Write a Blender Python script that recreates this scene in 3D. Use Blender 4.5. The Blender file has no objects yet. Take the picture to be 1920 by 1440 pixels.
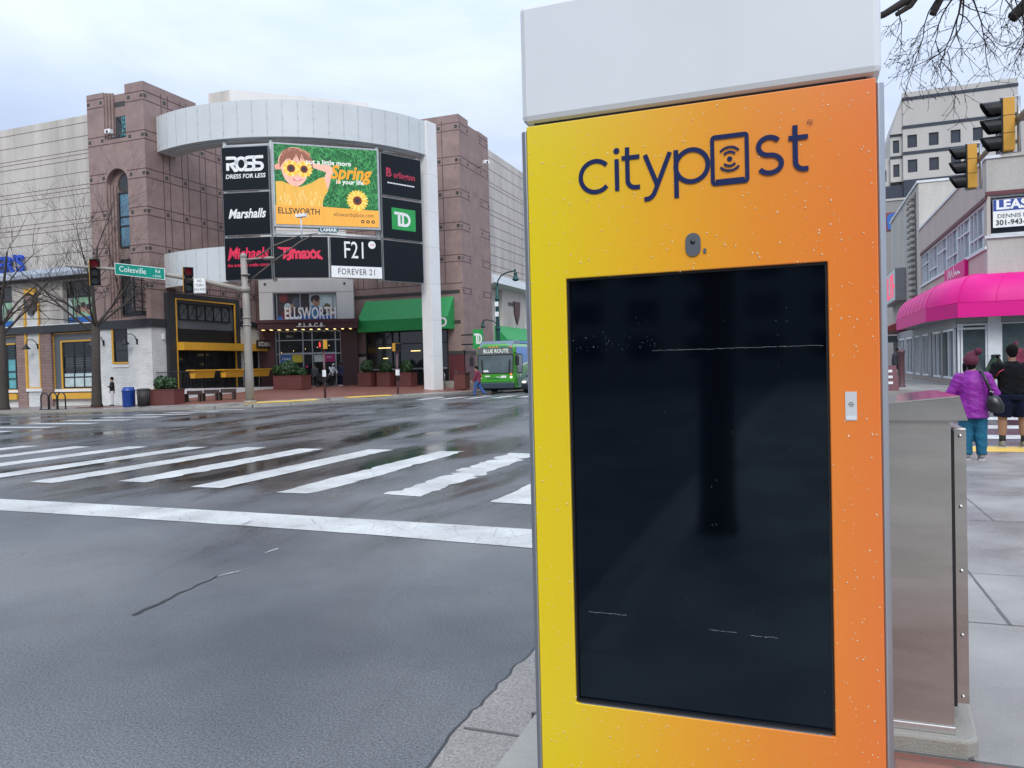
import bpy, bmesh, math, random
from mathutils import Vector, Matrix
S = bpy.context.scene
COL = S.collection
rad = math.radians
R = random.Random(7)

# ---------------------------------------------------------------- camera, sky, sun, exposure
CAM_H = 1.62
_y, _p, _r = rad(20.5), rad(1.27), rad(1.49)
f0 = Vector((-math.sin(_y), math.cos(_y), 0)); r0 = Vector((math.cos(_y), math.sin(_y), 0)); up = Vector((0, 0, 1))
fw = f0*math.cos(_p) - up*math.sin(_p); u0 = f0*math.sin(_p) + up*math.cos(_p)
cr = r0*math.cos(_r) - u0*math.sin(_r); cu = r0*math.sin(_r) + u0*math.cos(_r)
cam = bpy.data.cameras.new('camera'); camo = bpy.data.objects.new('camera', cam); COL.objects.link(camo)
camo.matrix_world = Matrix(((cr.x, cu.x, -fw.x, 0), (cr.y, cu.y, -fw.y, 0), (cr.z, cu.z, -fw.z, CAM_H), (0, 0, 0, 1)))
cam.sensor_width = 36; cam.lens = 1442/1920*36; cam.clip_start = 0.05; cam.clip_end = 6000
S.camera = camo
S.render.resolution_x, S.render.resolution_y = 1024, 768

SUN_EL, SUN_AZ = 40, 160                       # overcast: a broad soft sun behind the clouds
w = bpy.data.worlds.new('World'); S.world = w; w.use_nodes = True
nt = w.node_tree; nt.nodes.clear()
def N(t, typ, **k):
    n = t.nodes.new(typ)
    for a, b in k.items():
        if a in n.inputs.keys(): n.inputs[a].default_value = b
        else: setattr(n, a, b)
    return n
out = N(nt, 'ShaderNodeOutputWorld'); bg = N(nt, 'ShaderNodeBackground', Strength=0.1)
sky = N(nt, 'ShaderNodeTexSky', sky_type='NISHITA', sun_disc=False, sun_elevation=rad(SUN_EL), sun_rotation=rad(SUN_AZ))
tc = N(nt, 'ShaderNodeTexCoord')
mp = N(nt, 'ShaderNodeMapping'); mp.inputs['Scale'].default_value = (1.0, 1.0, 3.2)
nz = N(nt, 'ShaderNodeTexNoise', Scale=2.3, Detail=7, Roughness=0.56, Distortion=0.35)
rp = N(nt, 'ShaderNodeValToRGB'); e = rp.color_ramp.elements
e[0].position = 0.34; e[0].color = (4.5, 5.4, 7.2, 1); e[1].position = 0.66; e[1].color = (6.3, 7.0, 8.2, 1)
sx = N(nt, 'ShaderNodeSeparateXYZ')
mr = N(nt, 'ShaderNodeMapRange'); mr.inputs['From Min'].default_value = 0.25; mr.inputs['From Max'].default_value = 1.0
mr.inputs['To Min'].default_value = 1.0; mr.inputs['To Max'].default_value = 2.4
vm = N(nt, 'ShaderNodeVectorMath', operation='SCALE')
mx = N(nt, 'ShaderNodeMix', data_type='RGBA'); mx.inputs[0].default_value = 0.93
L = nt.links.new
L(tc.outputs['Generated'], mp.inputs[0]); L(mp.outputs[0], nz.inputs['Vector']); L(nz.outputs[0], rp.inputs[0])
L(tc.outputs['Generated'], sx.inputs[0]); L(sx.outputs['Z'], mr.inputs['Value'])
L(rp.outputs[0], vm.inputs[0]); L(mr.outputs[0], vm.inputs['Scale'])
L(sky.outputs[0], mx.inputs[6]); L(vm.outputs[0], mx.inputs[7]); L(mx.outputs[2], bg.inputs[0]); L(bg.outputs[0], out.inputs[0])
sl = bpy.data.lights.new('sun', 'SUN'); sl.energy = 1.4; sl.angle = rad(25); sl.color = (1, 0.97, 0.92)
so = bpy.data.objects.new('sun', sl); COL.objects.link(so)
az = rad(SUN_AZ); el = rad(SUN_EL)
sd = Vector((math.sin(az)*math.cos(el), math.cos(az)*math.cos(el), math.sin(el)))
so.rotation_euler = sd.to_track_quat('Z', 'Y').to_euler(); so.location = (0, 0, 60)
S.view_settings.view_transform = 'Standard'; S.view_settings.look = 'None'; S.view_settings.exposure = 0.36; S.view_settings.gamma = 1
S.render.engine = 'CYCLES'
S.cycles.max_bounces = 6; S.cycles.diffuse_bounces = 3; S.cycles.glossy_bounces = 3; S.cycles.transmission_bounces = 4

# ---------------------------------------------------------------- materials
MATS = {}
def srgb(h):
    h = h.lstrip('#'); c = [int(h[i:i+2], 16)/255 for i in (0, 2, 4)]
    return tuple(x/12.92 if x <= .04045 else ((x+.055)/1.055)**2.4 for x in c)
def mat(name, col, rough=.6, metal=0., var=.12, scale=3., bump=0., bscale=40., spec=.5, emit=0., stretch=(1, 1, 1), coat=0., trans=0., var2=0., ior=None, alpha=1., rvar=0.):
    """one procedural material: base colour broken up by two noises, optional bump"""
    if name in MATS: return MATS[name]
    if isinstance(col, str): col = srgb(col)
    m = bpy.data.materials.new(name); m.use_nodes = True; t = m.node_tree; t.nodes.clear()
    o = N(t, 'ShaderNodeOutputMaterial'); b = N(t, 'ShaderNodeBsdfPrincipled', Roughness=rough, Metallic=metal)
    b.inputs['Specular IOR Level'].default_value = spec; b.inputs['Coat Weight'].default_value = coat
    b.inputs['Coat Roughness'].default_value = .06
    b.inputs['Transmission Weight'].default_value = trans
    b.inputs['Alpha'].default_value = alpha
    if ior: b.inputs['IOR'].default_value = ior
    c4 = (*col, 1)
    t.links.new(b.outputs[0], o.inputs[0])
    if emit:
        b.inputs['Base Color'].default_value = (*[x*.08 for x in col], 1)
        b.inputs['Emission Color'].default_value = c4; b.inputs['Emission Strength'].default_value = emit
    tcn = N(t, 'ShaderNodeTexCoord'); mpn = N(t, 'ShaderNodeMapping'); mpn.inputs['Scale'].default_value = stretch
    t.links.new(tcn.outputs['Object'], mpn.inputs[0])
    n1 = N(t, 'ShaderNodeTexNoise', Scale=scale, Detail=6, Roughness=.6); t.links.new(mpn.outputs[0], n1.inputs['Vector'])
    r1 = N(t, 'ShaderNodeMapRange'); r1.inputs['From Min'].default_value = .25; r1.inputs['From Max'].default_value = .75
    r1.inputs['To Min'].default_value = 1-var; r1.inputs['To Max'].default_value = 1+var
    t.links.new(n1.outputs[0], r1.inputs['Value'])
    v = N(t, 'ShaderNodeVectorMath', operation='SCALE'); v.inputs[0].default_value = col
    t.links.new(r1.outputs[0], v.inputs['Scale']); colout = v.outputs[0]
    if var2:
        n3 = N(t, 'ShaderNodeTexNoise', Scale=bscale, Detail=3, Roughness=.7); t.links.new(tcn.outputs['Object'], n3.inputs['Vector'])
        r3 = N(t, 'ShaderNodeMapRange'); r3.inputs['From Min'].default_value = .3; r3.inputs['From Max'].default_value = .7
        r3.inputs['To Min'].default_value = 1-var2; r3.inputs['To Max'].default_value = 1+var2
        t.links.new(n3.outputs[0], r3.inputs['Value'])
        v2 = N(t, 'ShaderNodeVectorMath', operation='SCALE'); t.links.new(colout, v2.inputs[0]); t.links.new(r3.outputs[0], v2.inputs['Scale']); colout = v2.outputs[0]
    if not emit: t.links.new(colout, b.inputs['Base Color'])
    if emit: t.links.new(colout, b.inputs['Emission Color'])
    if rvar:
        rr = N(t, 'ShaderNodeMapRange'); rr.inputs['From Min'].default_value = .3; rr.inputs['From Max'].default_value = .7
        rr.inputs['To Min'].default_value = max(.02, rough-rvar); rr.inputs['To Max'].default_value = rough+rvar
        t.links.new(n1.outputs[0], rr.inputs['Value']); t.links.new(rr.outputs[0], b.inputs['Roughness'])
    if bump:
        n2 = N(t, 'ShaderNodeTexNoise', Scale=bscale, Detail=4); t.links.new(tcn.outputs['Object'], n2.inputs['Vector'])
        bp = N(t, 'ShaderNodeBump', Strength=bump, Distance=.01); t.links.new(n2.outputs[0], bp.inputs['Height']); t.links.new(bp.outputs[0], b.inputs['Normal'])
    MATS[name] = m; m['b'] = b.name
    return m
def brickmat(name, c1, c2, mortar, w=.22, h=.075, ms=.01, rough=.7, wet=0., flat=False, bump=.35):
    m = bpy.data.materials.new(name); m.use_nodes = True; t = m.node_tree; b = t.nodes['Principled BSDF']
    tcn = N(t, 'ShaderNodeTexCoord'); se = N(t, 'ShaderNodeSeparateXYZ'); t.links.new(tcn.outputs['Object'], se.inputs[0])
    ad = N(t, 'ShaderNodeMath', operation='ADD'); t.links.new(se.outputs[0], ad.inputs[0]); co = N(t, 'ShaderNodeCombineXYZ')
    if flat: t.links.new(se.outputs[0], co.inputs[0]); t.links.new(se.outputs[1], co.inputs[1])
    else: t.links.new(se.outputs[1], ad.inputs[1]); t.links.new(ad.outputs[0], co.inputs[0]); t.links.new(se.outputs[2], co.inputs[1])
    br = N(t, 'ShaderNodeTexBrick'); t.links.new(co.outputs[0], br.inputs['Vector'])
    for k, c in (('Color1', c1), ('Color2', c2), ('Mortar', mortar)): br.inputs[k].default_value = (*c, 1)
    br.inputs['Scale'].default_value = 1; br.inputs['Brick Width'].default_value = w; br.inputs['Row Height'].default_value = h; br.inputs['Mortar Size'].default_value = ms
    n1 = N(t, 'ShaderNodeTexNoise', Scale=1.3, Detail=6); t.links.new(tcn.outputs['Object'], n1.inputs['Vector'])
    r1 = N(t, 'ShaderNodeMapRange'); r1.inputs['To Min'].default_value = .75; r1.inputs['To Max'].default_value = 1.25; t.links.new(n1.outputs[0], r1.inputs['Value'])
    v = N(t, 'ShaderNodeVectorMath', operation='SCALE'); t.links.new(br.outputs[0], v.inputs[0]); t.links.new(r1.outputs[0], v.inputs['Scale']); t.links.new(v.outputs[0], b.inputs['Base Color'])
    bp = N(t, 'ShaderNodeBump', Strength=bump, Distance=.01); bp.invert = True; t.links.new(br.outputs['Fac'], bp.inputs['Height']); t.links.new(bp.outputs[0], b.inputs['Normal'])
    b.inputs['Roughness'].default_value = rough
    MATS[name] = m
    return m

# ---------------------------------------------------------------- mesh helpers
class Fr:
    """a frame: local x runs along ang, local y runs away from the viewer, z up"""
    def __init__(s, o=(0, 0, 0), ang=0.):
        s.o = Vector(o); a = rad(ang); s.x = Vector((math.cos(a), math.sin(a), 0)); s.y = Vector((-math.sin(a), math.cos(a), 0))
    def __call__(s, a, b, c): return s.o + s.x*a + s.y*b + Vector((0, 0, c))
W0 = Fr()
class MB:
    def __init__(s, fr=W0): s.v = []; s.f = []; s.mi = []; s.mats = []; s.fr = fr; s.sm = []
    def mid(s, m):
        if m not in s.mats: s.mats.append(m)
        return s.mats.index(m)
    def add(s, vs, fs, m, smooth=False, fr=None, raw=False):
        fr = fr or s.fr; n = len(s.v); k = s.mid(m)
        s.v += [Vector(p) for p in vs] if raw else [fr(*p) for p in vs]
        for q in fs: s.f.append([n+i for i in q]); s.mi.append(k); s.sm.append(smooth)
        return s
    def box(s, x0, x1, y0, y1, z0, z1, m):
        if x0 > x1: x0, x1 = x1, x0
        if y0 > y1: y0, y1 = y1, y0
        if z0 > z1: z0, z1 = z1, z0
        vs = [(x, y, z) for x in (x0, x1) for y in (y0, y1) for z in (z0, z1)]
        return s.add(vs, [(0, 1, 3, 2), (4, 6, 7, 5), (0, 4, 5, 1), (2, 3, 7, 6), (0, 2, 6, 4), (1, 5, 7, 3)], m)
    def quad(s, a, b, c, d, m): return s.add([a, b, c, d], [(0, 1, 2, 3)], m)
    def ext(s, poly, y0, y1, m):
        """polygon in local x,z, extruded along local y"""
        n = len(poly); vs = [(p[0], y0, p[1]) for p in poly]+[(p[0], y1, p[1]) for p in poly]
        fs = [tuple(range(n)), tuple(range(2*n-1, n-1, -1))]+[(i, i+n, (i+1) % n+n, (i+1) % n) for i in range(n)]
        return s.add(vs, fs, m)
    def slab(s, poly, z0, z1, m):
        """polygon in local x,y, extruded upwards"""
        n = len(poly); vs = [(p[0], p[1], z0) for p in poly]+[(p[0], p[1], z1) for p in poly]
        fs = [tuple(range(n-1, -1, -1)), tuple(range(n, 2*n))]+[(i, (i+1) % n, (i+1) % n+n, i+n) for i in range(n)]
        return s.add(vs, fs, m)
    def prof(s, poly, x0, x1, m, smooth=False):
        """polygon in local y,z, extruded along local x"""
        n = len(poly); vs = [(x0, *p) for p in poly]+[(x1, *p) for p in poly]
        s.add(vs, [tuple(range(n-1, -1, -1)), tuple(range(n, 2*n))], m)
        return s.add(vs, [(i, (i+1) % n, (i+1) % n+n, i+n) for i in range(n)], m, smooth)
    def tube(s, pts, rs, m, n=8, smooth=True, cap=True):
        pts = [Vector(p) for p in pts]
        if not hasattr(rs, '__len__'): rs = [rs]*len(pts)
        vs = []; prev = None
        for i, p in enumerate(pts):
            d = (pts[min(i+1, len(pts)-1)]-pts[max(i-1, 0)])
            d = d.normalized() if d.length > 1e-9 else Vector((0, 0, 1))
            a = prev if prev is not None else (Vector((1, 0, 0)) if abs(d.x) < .8 else Vector((0, 1, 0)))
            a = (a-d*a.dot(d)); a = a.normalized() if a.length > 1e-6 else d.orthogonal().normalized(); b = d.cross(a); prev = a
            for k in range(n):
                t = 2*math.pi*k/n; vs.append(tuple(p+(a*math.cos(t)+b*math.sin(t))*rs[i]))
        fs = [(i*n+k, i*n+(k+1) % n, (i+1)*n+(k+1) % n, (i+1)*n+k) for i in range(len(pts)-1) for k in range(n)]
        s.add(vs, fs, m, smooth)
        if cap: s.add(vs[:n], [tuple(range(n-1, -1, -1))], m); s.add(vs[-n:], [tuple(range(n))], m)
        return s
    def cyl(s, x, y, z0, z1, r, m, r2=None, n=16): return s.tube([(x, y, z0), (x, y, z1)], [r, r if r2 is None else r2], m, n)
    def lathe(s, x, y, prof, m, n=16):
        return s.tube([(x, y, z) for r, z in prof], [max(r, 1e-4) for r, z in prof], m, n)
    def ball(s, c, r, m, n=12, k=8, smooth=True, cut=None):
        if not hasattr(r, '__len__'): r = (r, r, r)
        vs = [(c[0], c[1], c[2]-r[2])]; fs = []
        for j in range(1, k):
            a = -math.pi/2+math.pi*j/k
            for i in range(n):
                t = 2*math.pi*i/n; vs.append((c[0]+r[0]*math.cos(a)*math.cos(t), c[1]+r[1]*math.cos(a)*math.sin(t), c[2]+r[2]*math.sin(a)))
        vs.append((c[0], c[1], c[2]+r[2]))
        for i in range(n):
            fs.append((0, 1+(i+1) % n, 1+i)); fs.append((len(vs)-1, 1+(k-2)*n+i, 1+(k-2)*n+(i+1) % n))
            for j in range(k-2): fs.append((1+j*n+i, 1+j*n+(i+1) % n, 1+(j+1)*n+(i+1) % n, 1+(j+1)*n+i))
        return s.add(vs, fs, m, smooth)
    def disc(s, cx, cz, y, rx, m, rz=None, n=24, a0=0, a1=360):
        rz = rz or rx; ang = [rad(a0+(a1-a0)*i/n) for i in range(n if a1-a0 >= 360 else n+1)]
        return s.add([(cx+rx*math.cos(t), y, cz+rz*math.sin(t)) for t in ang], [tuple(range(len(ang)))], m)
    def ribbon(s, pts, wd, y, m, closed=False):
        """flat stroke of width wd through 2D points (x,z) on the plane local y"""
        P = [Vector((p[0], p[1])) for p in pts]; n = len(P); lo = []; hi = []
        for i in range(n):
            a = P[i-1] if (i or closed) else P[i]; b = P[(i+1) % n] if (i < n-1 or closed) else P[i]
            d1 = (P[i]-a); d2 = (b-P[i])
            if d1.length < 1e-9: d1 = d2
            if d2.length < 1e-9: d2 = d1
            d1 = d1.normalized(); d2 = d2.normalized(); t = d1+d2
            t = t.normalized() if t.length > 1e-6 else d1; nn = Vector((-t.y, t.x)); k = max(.5, nn.dot(Vector((-d1.y, d1.x))))
            lo.append(P[i]-nn*wd/2/k); hi.append(P[i]+nn*wd/2/k)
        vs = [(p.x, y, p.y) for p in lo]+[(p.x, y, p.y) for p in hi]
        return s.add(vs, [(i, (i+1) % n, n+(i+1) % n, n+i) for i in range(n if closed else n-1)], m)
    def text(s, body, x, z, y, size, m, align='CENTER', shear=0., bold=0., sx=1., depth=0., spacing=1.):
        c = bpy.data.curves.new('t', 'FONT'); c.body = body; c.size = size; c.align_x = align; c.align_y = 'CENTER'; c.shear = shear
        c.offset = bold; c.extrude = depth; c.space_character = spacing; c.resolution_u = 3
        o = bpy.data.objects.new('t', c); COL.objects.link(o)
        dg = bpy.context.evaluated_depsgraph_get(); me = bpy.data.meshes.new_from_object(o.evaluated_get(dg))
        s.add([(x+v.co.x*sx, y-v.co.z, z+v.co.y) for v in me.vertices], [tuple(p.vertices) for p in me.polygons], m)
        bpy.data.objects.remove(o); bpy.data.curves.remove(c); bpy.data.meshes.remove(me)
        return s
    def build(s, name, parent=None, loc=None, bevel=0., kind=None, hide=False):
        if loc is None: loc = parent['wloc'] if parent is not None and 'wloc' in parent else None
        if loc is None:
            if parent is None: loc = (0, 0, 0)
        lv = Vector(loc); me = bpy.data.meshes.new(name)
        me.from_pydata([tuple(v-lv) for v in s.v], [], s.f); me.update()
        for m in s.mats: me.materials.append(MATS[m] if isinstance(m, str) else m)
        me.polygons.foreach_set('material_index', s.mi); me.polygons.foreach_set('use_smooth', s.sm)
        bm = bmesh.new(); bm.from_mesh(me); bmesh.ops.remove_doubles(bm, verts=bm.verts, dist=1e-5) if len(bm.verts) < 60000 and not hide else None
        bmesh.ops.recalc_face_normals(bm, faces=bm.faces); bm.to_mesh(me); bm.free()
        o = bpy.data.objects.new(name, me); COL.objects.link(o)
        if parent is not None:
            o.parent = parent
            o['wloc'] = tuple(loc)
            pl = Vector(parent['wloc']); o.location = lv-pl
        else: o.location = lv; o['wloc'] = tuple(loc)
        if bevel:
            b = o.modifiers.new('bevel', 'BEVEL'); b.width = bevel; b.segments = 2; b.limit_method = 'ANGLE'; b.angle_limit = rad(40)
        if kind: o['kind'] = kind
        return o
def thing(name, label, cat, loc, group=None):
    o = bpy.data.objects.new(name, None); o.empty_display_size = .2; COL.objects.link(o); o.location = loc; o['wloc'] = tuple(loc)
    o['label'] = label; o['category'] = cat
    if group: o['group'] = group
    return o
def tag(o, label, cat, group=None):
    o['label'] = label; o['category'] = cat
    if group: o['group'] = group
    return o
def dup(root, loc, label=None, group=None):
    def cp(o, par):
        c = o.copy(); COL.objects.link(c)
        if par is not None: c.parent = par
        for ch in [x for x in o.children]: cp(ch, c)
        return c
    r = cp(root, None); r.location = loc
    if label: r['label'] = label
    if group: r['group'] = group
    return r
def struct(o): o['kind'] = 'structure'; return o
def arc(cx, cz, r, a0, a1, n=16, rz=None):
    return [(cx+r*math.cos(rad(a0+(a1-a0)*i/n)), cz+(rz or r)*math.sin(rad(a0+(a1-a0)*i/n))) for i in range(n+1)]
def facade(m, x0, x1, z0, z1, holes, th, mt, y=0., reveal=None):
    """wall of thickness th with rectangular holes, front on local y"""
    xs = sorted({x0, x1, *[h[0] for h in holes], *[h[1] for h in holes]}); zs = sorted({z0, z1, *[h[2] for h in holes], *[h[3] for h in holes]})
    xs = [x for x in xs if x0 <= x <= x1]; zs = [z for z in zs if z0 <= z <= z1]
    def solid(i, k):
        if not (0 <= i < len(xs)-1 and 0 <= k < len(zs)-1): return False
        cx = (xs[i]+xs[i+1])/2; cz = (zs[k]+zs[k+1])/2
        return not any(h[0] < cx < h[1] and h[2] < cz < h[3] for h in holes)
    rv = reveal or mt
    for i in range(len(xs)-1):
        for k in range(len(zs)-1):
            if not solid(i, k): continue
            a, b, c, d = xs[i], xs[i+1], zs[k], zs[k+1]
            m.quad((a, y, c), (b, y, c), (b, y, d), (a, y, d), mt); m.quad((a, y+th, c), (a, y+th, d), (b, y+th, d), (b, y+th, c), mt)
            if not solid(i-1, k): m.quad((a, y, c), (a, y, d), (a, y+th, d), (a, y+th, c), rv)
            if not solid(i+1, k): m.quad((b, y, c), (b, y+th, c), (b, y+th, d), (b, y, d), rv)
            if not solid(i, k-1): m.quad((a, y, c), (a, y+th, c), (b, y+th, c), (b, y, c), rv)
            if not solid(i, k+1): m.quad((a, y, d), (b, y, d), (b, y+th, d), (a, y+th, d), rv)
    return m
def window(par, fr, x0, x1, z0, z1, y, mx=(), mz=(), fm='dark_frame', gm='glass_dark', t=.06, d=.06):
    m = MB(fr)
    m.box(x0, x0+t, y-d, y, z0, z1, fm); m.box(x1-t, x1, y-d, y, z0, z1, fm); m.box(x0+t, x1-t, y-d, y, z0, z0+t, fm); m.box(x0+t, x1-t, y-d, y, z1-t, z1, fm)
    for x in mx: m.box(x-t/2, x+t/2, y-d+.004, y, z0+t, z1-t, fm)
    for z in mz: m.box(x0+t, x1-t, y-d+.008, y, z-t/2, z+t/2, fm)
    f = m.build('window', par)
    g = MB(fr); g.box(x0+.01, x1-.01, y+.004, y+.02, z0+.01, z1-.01, gm); g.build('pane', f)
    return f
# ---------------------------------------------------------------- materials used by the setting
def asphalt():
    m = bpy.data.materials.new('wet_asphalt'); m.use_nodes = True; t = m.node_tree; b = t.nodes['Principled BSDF']; K = t.links.new
    tcn = N(t, 'ShaderNodeTexCoord')
    mp = N(t, 'ShaderNodeMapping'); mp.inputs['Scale'].default_value = (.42, .13, 1); mp.inputs['Rotation'].default_value = (0, 0, rad(9)); K(tcn.outputs['Object'], mp.inputs[0])
    n1 = N(t, 'ShaderNodeTexNoise', Scale=1.0, Detail=7, Roughness=.62, Distortion=.6); K(mp.outputs[0], n1.inputs['Vector'])
    # a wide wet hollow around the crossing
    v1 = N(t, 'ShaderNodeVectorMath', operation='SUBTRACT'); v1.inputs[1].default_value = (-10.5, 11.0, 0); K(tcn.outputs['Object'], v1.inputs[0])
    v2 = N(t, 'ShaderNodeVectorMath', operation='MULTIPLY'); v2.inputs[1].default_value = (.085, .25, 0); K(v1.outputs[0], v2.inputs[0])
    ln = N(t, 'ShaderNodeVectorMath', operation='LENGTH'); K(v2.outputs[0], ln.inputs[0])
    h = N(t, 'ShaderNodeMapRange'); h.inputs['From Min'].default_value = 0.2; h.inputs['From Max'].default_value = 1.25; h.inputs['To Min'].default_value = .13; h.inputs['To Max'].default_value = 0
    K(ln.outputs['Value'], h.inputs['Value'])
    sxyz = N(t, 'ShaderNodeSeparateXYZ'); K(tcn.outputs['Object'], sxyz.inputs[0])
    fy = N(t, 'ShaderNodeMapRange'); fy.inputs['From Min'].default_value = 5; fy.inputs['From Max'].default_value = 17; fy.inputs['To Min'].default_value = -.10; fy.inputs['To Max'].default_value = .045
    K(sxyz.outputs[1], fy.inputs['Value'])
    a0 = N(t, 'ShaderNodeMath', operation='ADD'); K(n1.outputs[0], a0.inputs[0]); K(h.outputs[0], a0.inputs[1])
    a1 = N(t, 'ShaderNodeMath', operation='ADD'); K(a0.outputs[0], a1.inputs[0]); K(fy.outputs[0], a1.inputs[1])
    p = N(t, 'ShaderNodeMapRange'); p.inputs['From Min'].default_value = .47; p.inputs['From Max'].default_value = .70; p.interpolation_type = 'SMOOTHSTEP'; K(a1.outputs[0], p.inputs['Value'])
    sp = N(t, 'ShaderNodeTexNoise', Scale=85, Detail=3, Roughness=.75); K(tcn.outputs['Object'], sp.inputs['Vector'])
    c1 = N(t, 'ShaderNodeValToRGB'); e = c1.color_ramp.elements; e[0].position = .36; e[0].color = (.040, .043, .048, 1); e[1].position = .66; e[1].color = (.195, .206, .222, 1); K(sp.outputs[0], c1.inputs[0])
    big = N(t, 'ShaderNodeTexNoise', Scale=.35, Detail=5); K(tcn.outputs['Object'], big.inputs['Vector'])
    tint = N(t, 'ShaderNodeValToRGB'); e = tint.color_ramp.elements; e[0].position = .36; e[0].color = (.55, .58, .62, 1); e[1].position = .64; e[1].color = (1.3, 1.25, 1.16, 1); K(big.outputs[0], tint.inputs[0])
    mm = N(t, 'ShaderNodeMix', data_type='RGBA', blend_type='MULTIPLY'); mm.inputs[0].default_value = 1; K(c1.outputs[0], mm.inputs[6]); K(tint.outputs[0], mm.inputs[7])
    dk = N(t, 'ShaderNodeMix', data_type='RGBA'); K(p.outputs[0], dk.inputs[0]); K(mm.outputs[2], dk.inputs[6]); dk.inputs[7].default_value = (.028, .029, .03, 1)
    K(dk.outputs[2], b.inputs['Base Color'])
    r2 = N(t, 'ShaderNodeMapRange'); r2.inputs['From Min'].default_value = .36; r2.inputs['From Max'].default_value = .64; r2.inputs['To Min'].default_value = .27; r2.inputs['To Max'].default_value = .52; n2 = N(t, 'ShaderNodeTexNoise', Scale=.55, Detail=5, Distortion=.8); K(tcn.outputs['Object'], n2.inputs['Vector']); K(n2.outputs[0], r2.inputs['Value'])
    ro = N(t, 'ShaderNodeMapRange'); K(r2.outputs[0], ro.inputs['To Min']); ro.inputs['To Max'].default_value = .10; K(p.outputs[0], ro.inputs['Value']); K(ro.outputs[0], b.inputs['Roughness'])
    bs = N(t, 'ShaderNodeMapRange'); bs.inputs['To Min'].default_value = .55; bs.inputs['To Max'].default_value = .04; K(p.outputs[0], bs.inputs['Value'])
    bp = N(t, 'ShaderNodeBump', Distance=.006); K(sp.outputs[0], bp.inputs['Height']); K(bs.outputs[0], bp.inputs['Strength']); K(bp.outputs[0], b.inputs['Normal'])
    MATS['asphalt'] = m
asphalt()
mat('paint_white', (.50, .50, .475), .5, var=.22, scale=1.3, bump=.25, bscale=38, var2=.17, rvar=.15)
def worn_paint():
    m = mat('paint_white', (.50, .50, .475), .5); t = m.node_tree; b = [n for n in t.nodes if n.type == 'BSDF_PRINCIPLED'][0]; K = t.links.new
    src = b.inputs['Base Color'].links[0].from_socket; tcn = [n for n in t.nodes if n.type == 'TEX_COORD'][0]
    n1 = N(t, 'ShaderNodeTexNoise', Scale=7, Detail=9, Roughness=.72, Distortion=.4); K(tcn.outputs['Object'], n1.inputs['Vector'])
    r = N(t, 'ShaderNodeMapRange'); r.inputs['From Min'].default_value = .60; r.inputs['From Max'].default_value = .66; r.inputs['To Max'].default_value = .75; K(n1.outputs[0], r.inputs['Value'])
    v = N(t, 'ShaderNodeTexVoronoi', Scale=2.6, feature='DISTANCE_TO_EDGE'); K(tcn.outputs['Object'], v.inputs['Vector'])
    c = N(t, 'ShaderNodeMapRange'); c.inputs['From Min'].default_value = .004; c.inputs['From Max'].default_value = .014; c.inputs['To Min'].default_value = .45; c.inputs['To Max'].default_value = 0; K(v.outputs['Distance'], c.inputs['Value'])
    mxm = N(t, 'ShaderNodeMath', operation='MAXIMUM'); K(r.outputs[0], mxm.inputs[0]); K(c.outputs[0], mxm.inputs[1])
    mx = N(t, 'ShaderNodeMix', data_type='RGBA'); K(mxm.outputs[0], mx.inputs[0]); K(src, mx.inputs[6]); mx.inputs[7].default_value = (.11, .112, .115, 1); K(mx.outputs[2], b.inputs['Base Color'])
worn_paint()
mat('paint_yellow', (.75, .50, .10), .5, var=.1)
mat('concrete_walk', (.275, .260, .238), .36, var=.30, scale=.9, bump=.2, bscale=120, var2=.12, rvar=.2)
mat('concrete_kerb', (.29, .275, .24), .6, var=.16, scale=2.2, bump=.35, bscale=90, var2=.1)
mat('aggregate', (.26, .235, .21), .55, var=.12, scale=2, bump=.8, bscale=75, var2=.45)
mat('joint', (.10, .096, .09), .6)
mat('seam', (.012, .012, .012), .35, var=.3)
mat('earth', (.12, .11, .10), .9, var=.2, scale=.05)
mat('mulch', (.09, .035, .025), .9, var=.3, scale=9, bump=.8, bscale=50)
brickmat('brick_paver', (.25, .095, .068), (.19, .075, .058), (.14, .08, .065), w=.22, h=.11, ms=.006, rough=.42, flat=True)
mat('plaza_grey', (.26, .225, .21), .45, var=.15, scale=1.0, var2=.1)

# ---------------------------------------------------------------- terrain: the far kerb climbs to the right
def sst(a, b, x):
    t = min(1, max(0, (x-a)/(b-a))); return t*t*(3-2*t)
def g(x, y): return .012*(max(-62, min(30, x))+26)*sst(14, 32, y)
def road(x, y): return -.13+g(x, y)
KERB = [(-140, 32), (-60, 32), (-30, 32), (-28.4, 32.25), (-26.9, 33.0), (-25.6, 34.3), (-24.5, 36.2), (-23.3, 39.2), (-22.2, 42.3), (-21.2, 45.6), (-20.6, 49), (-20.3, 54), (-20.2, 70), (-20.2, 150)]
KSEG = [(Vector(a), Vector(b)) for a, b in zip(KERB, KERB[1:])]
def plaza(x, y):
    p = Vector((x, y)); d = 99
    for a, b in KSEG:
        e = b-a; t = min(1, max(0, (p-a).dot(e)/e.length_squared)); d = min(d, (p-a-e*t).length)
    d = max(0, d-.25)
    return g(x, y)+(.08*min(d, 4)+.042*max(0, d-4))*sst(-40, -34, x)

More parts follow.
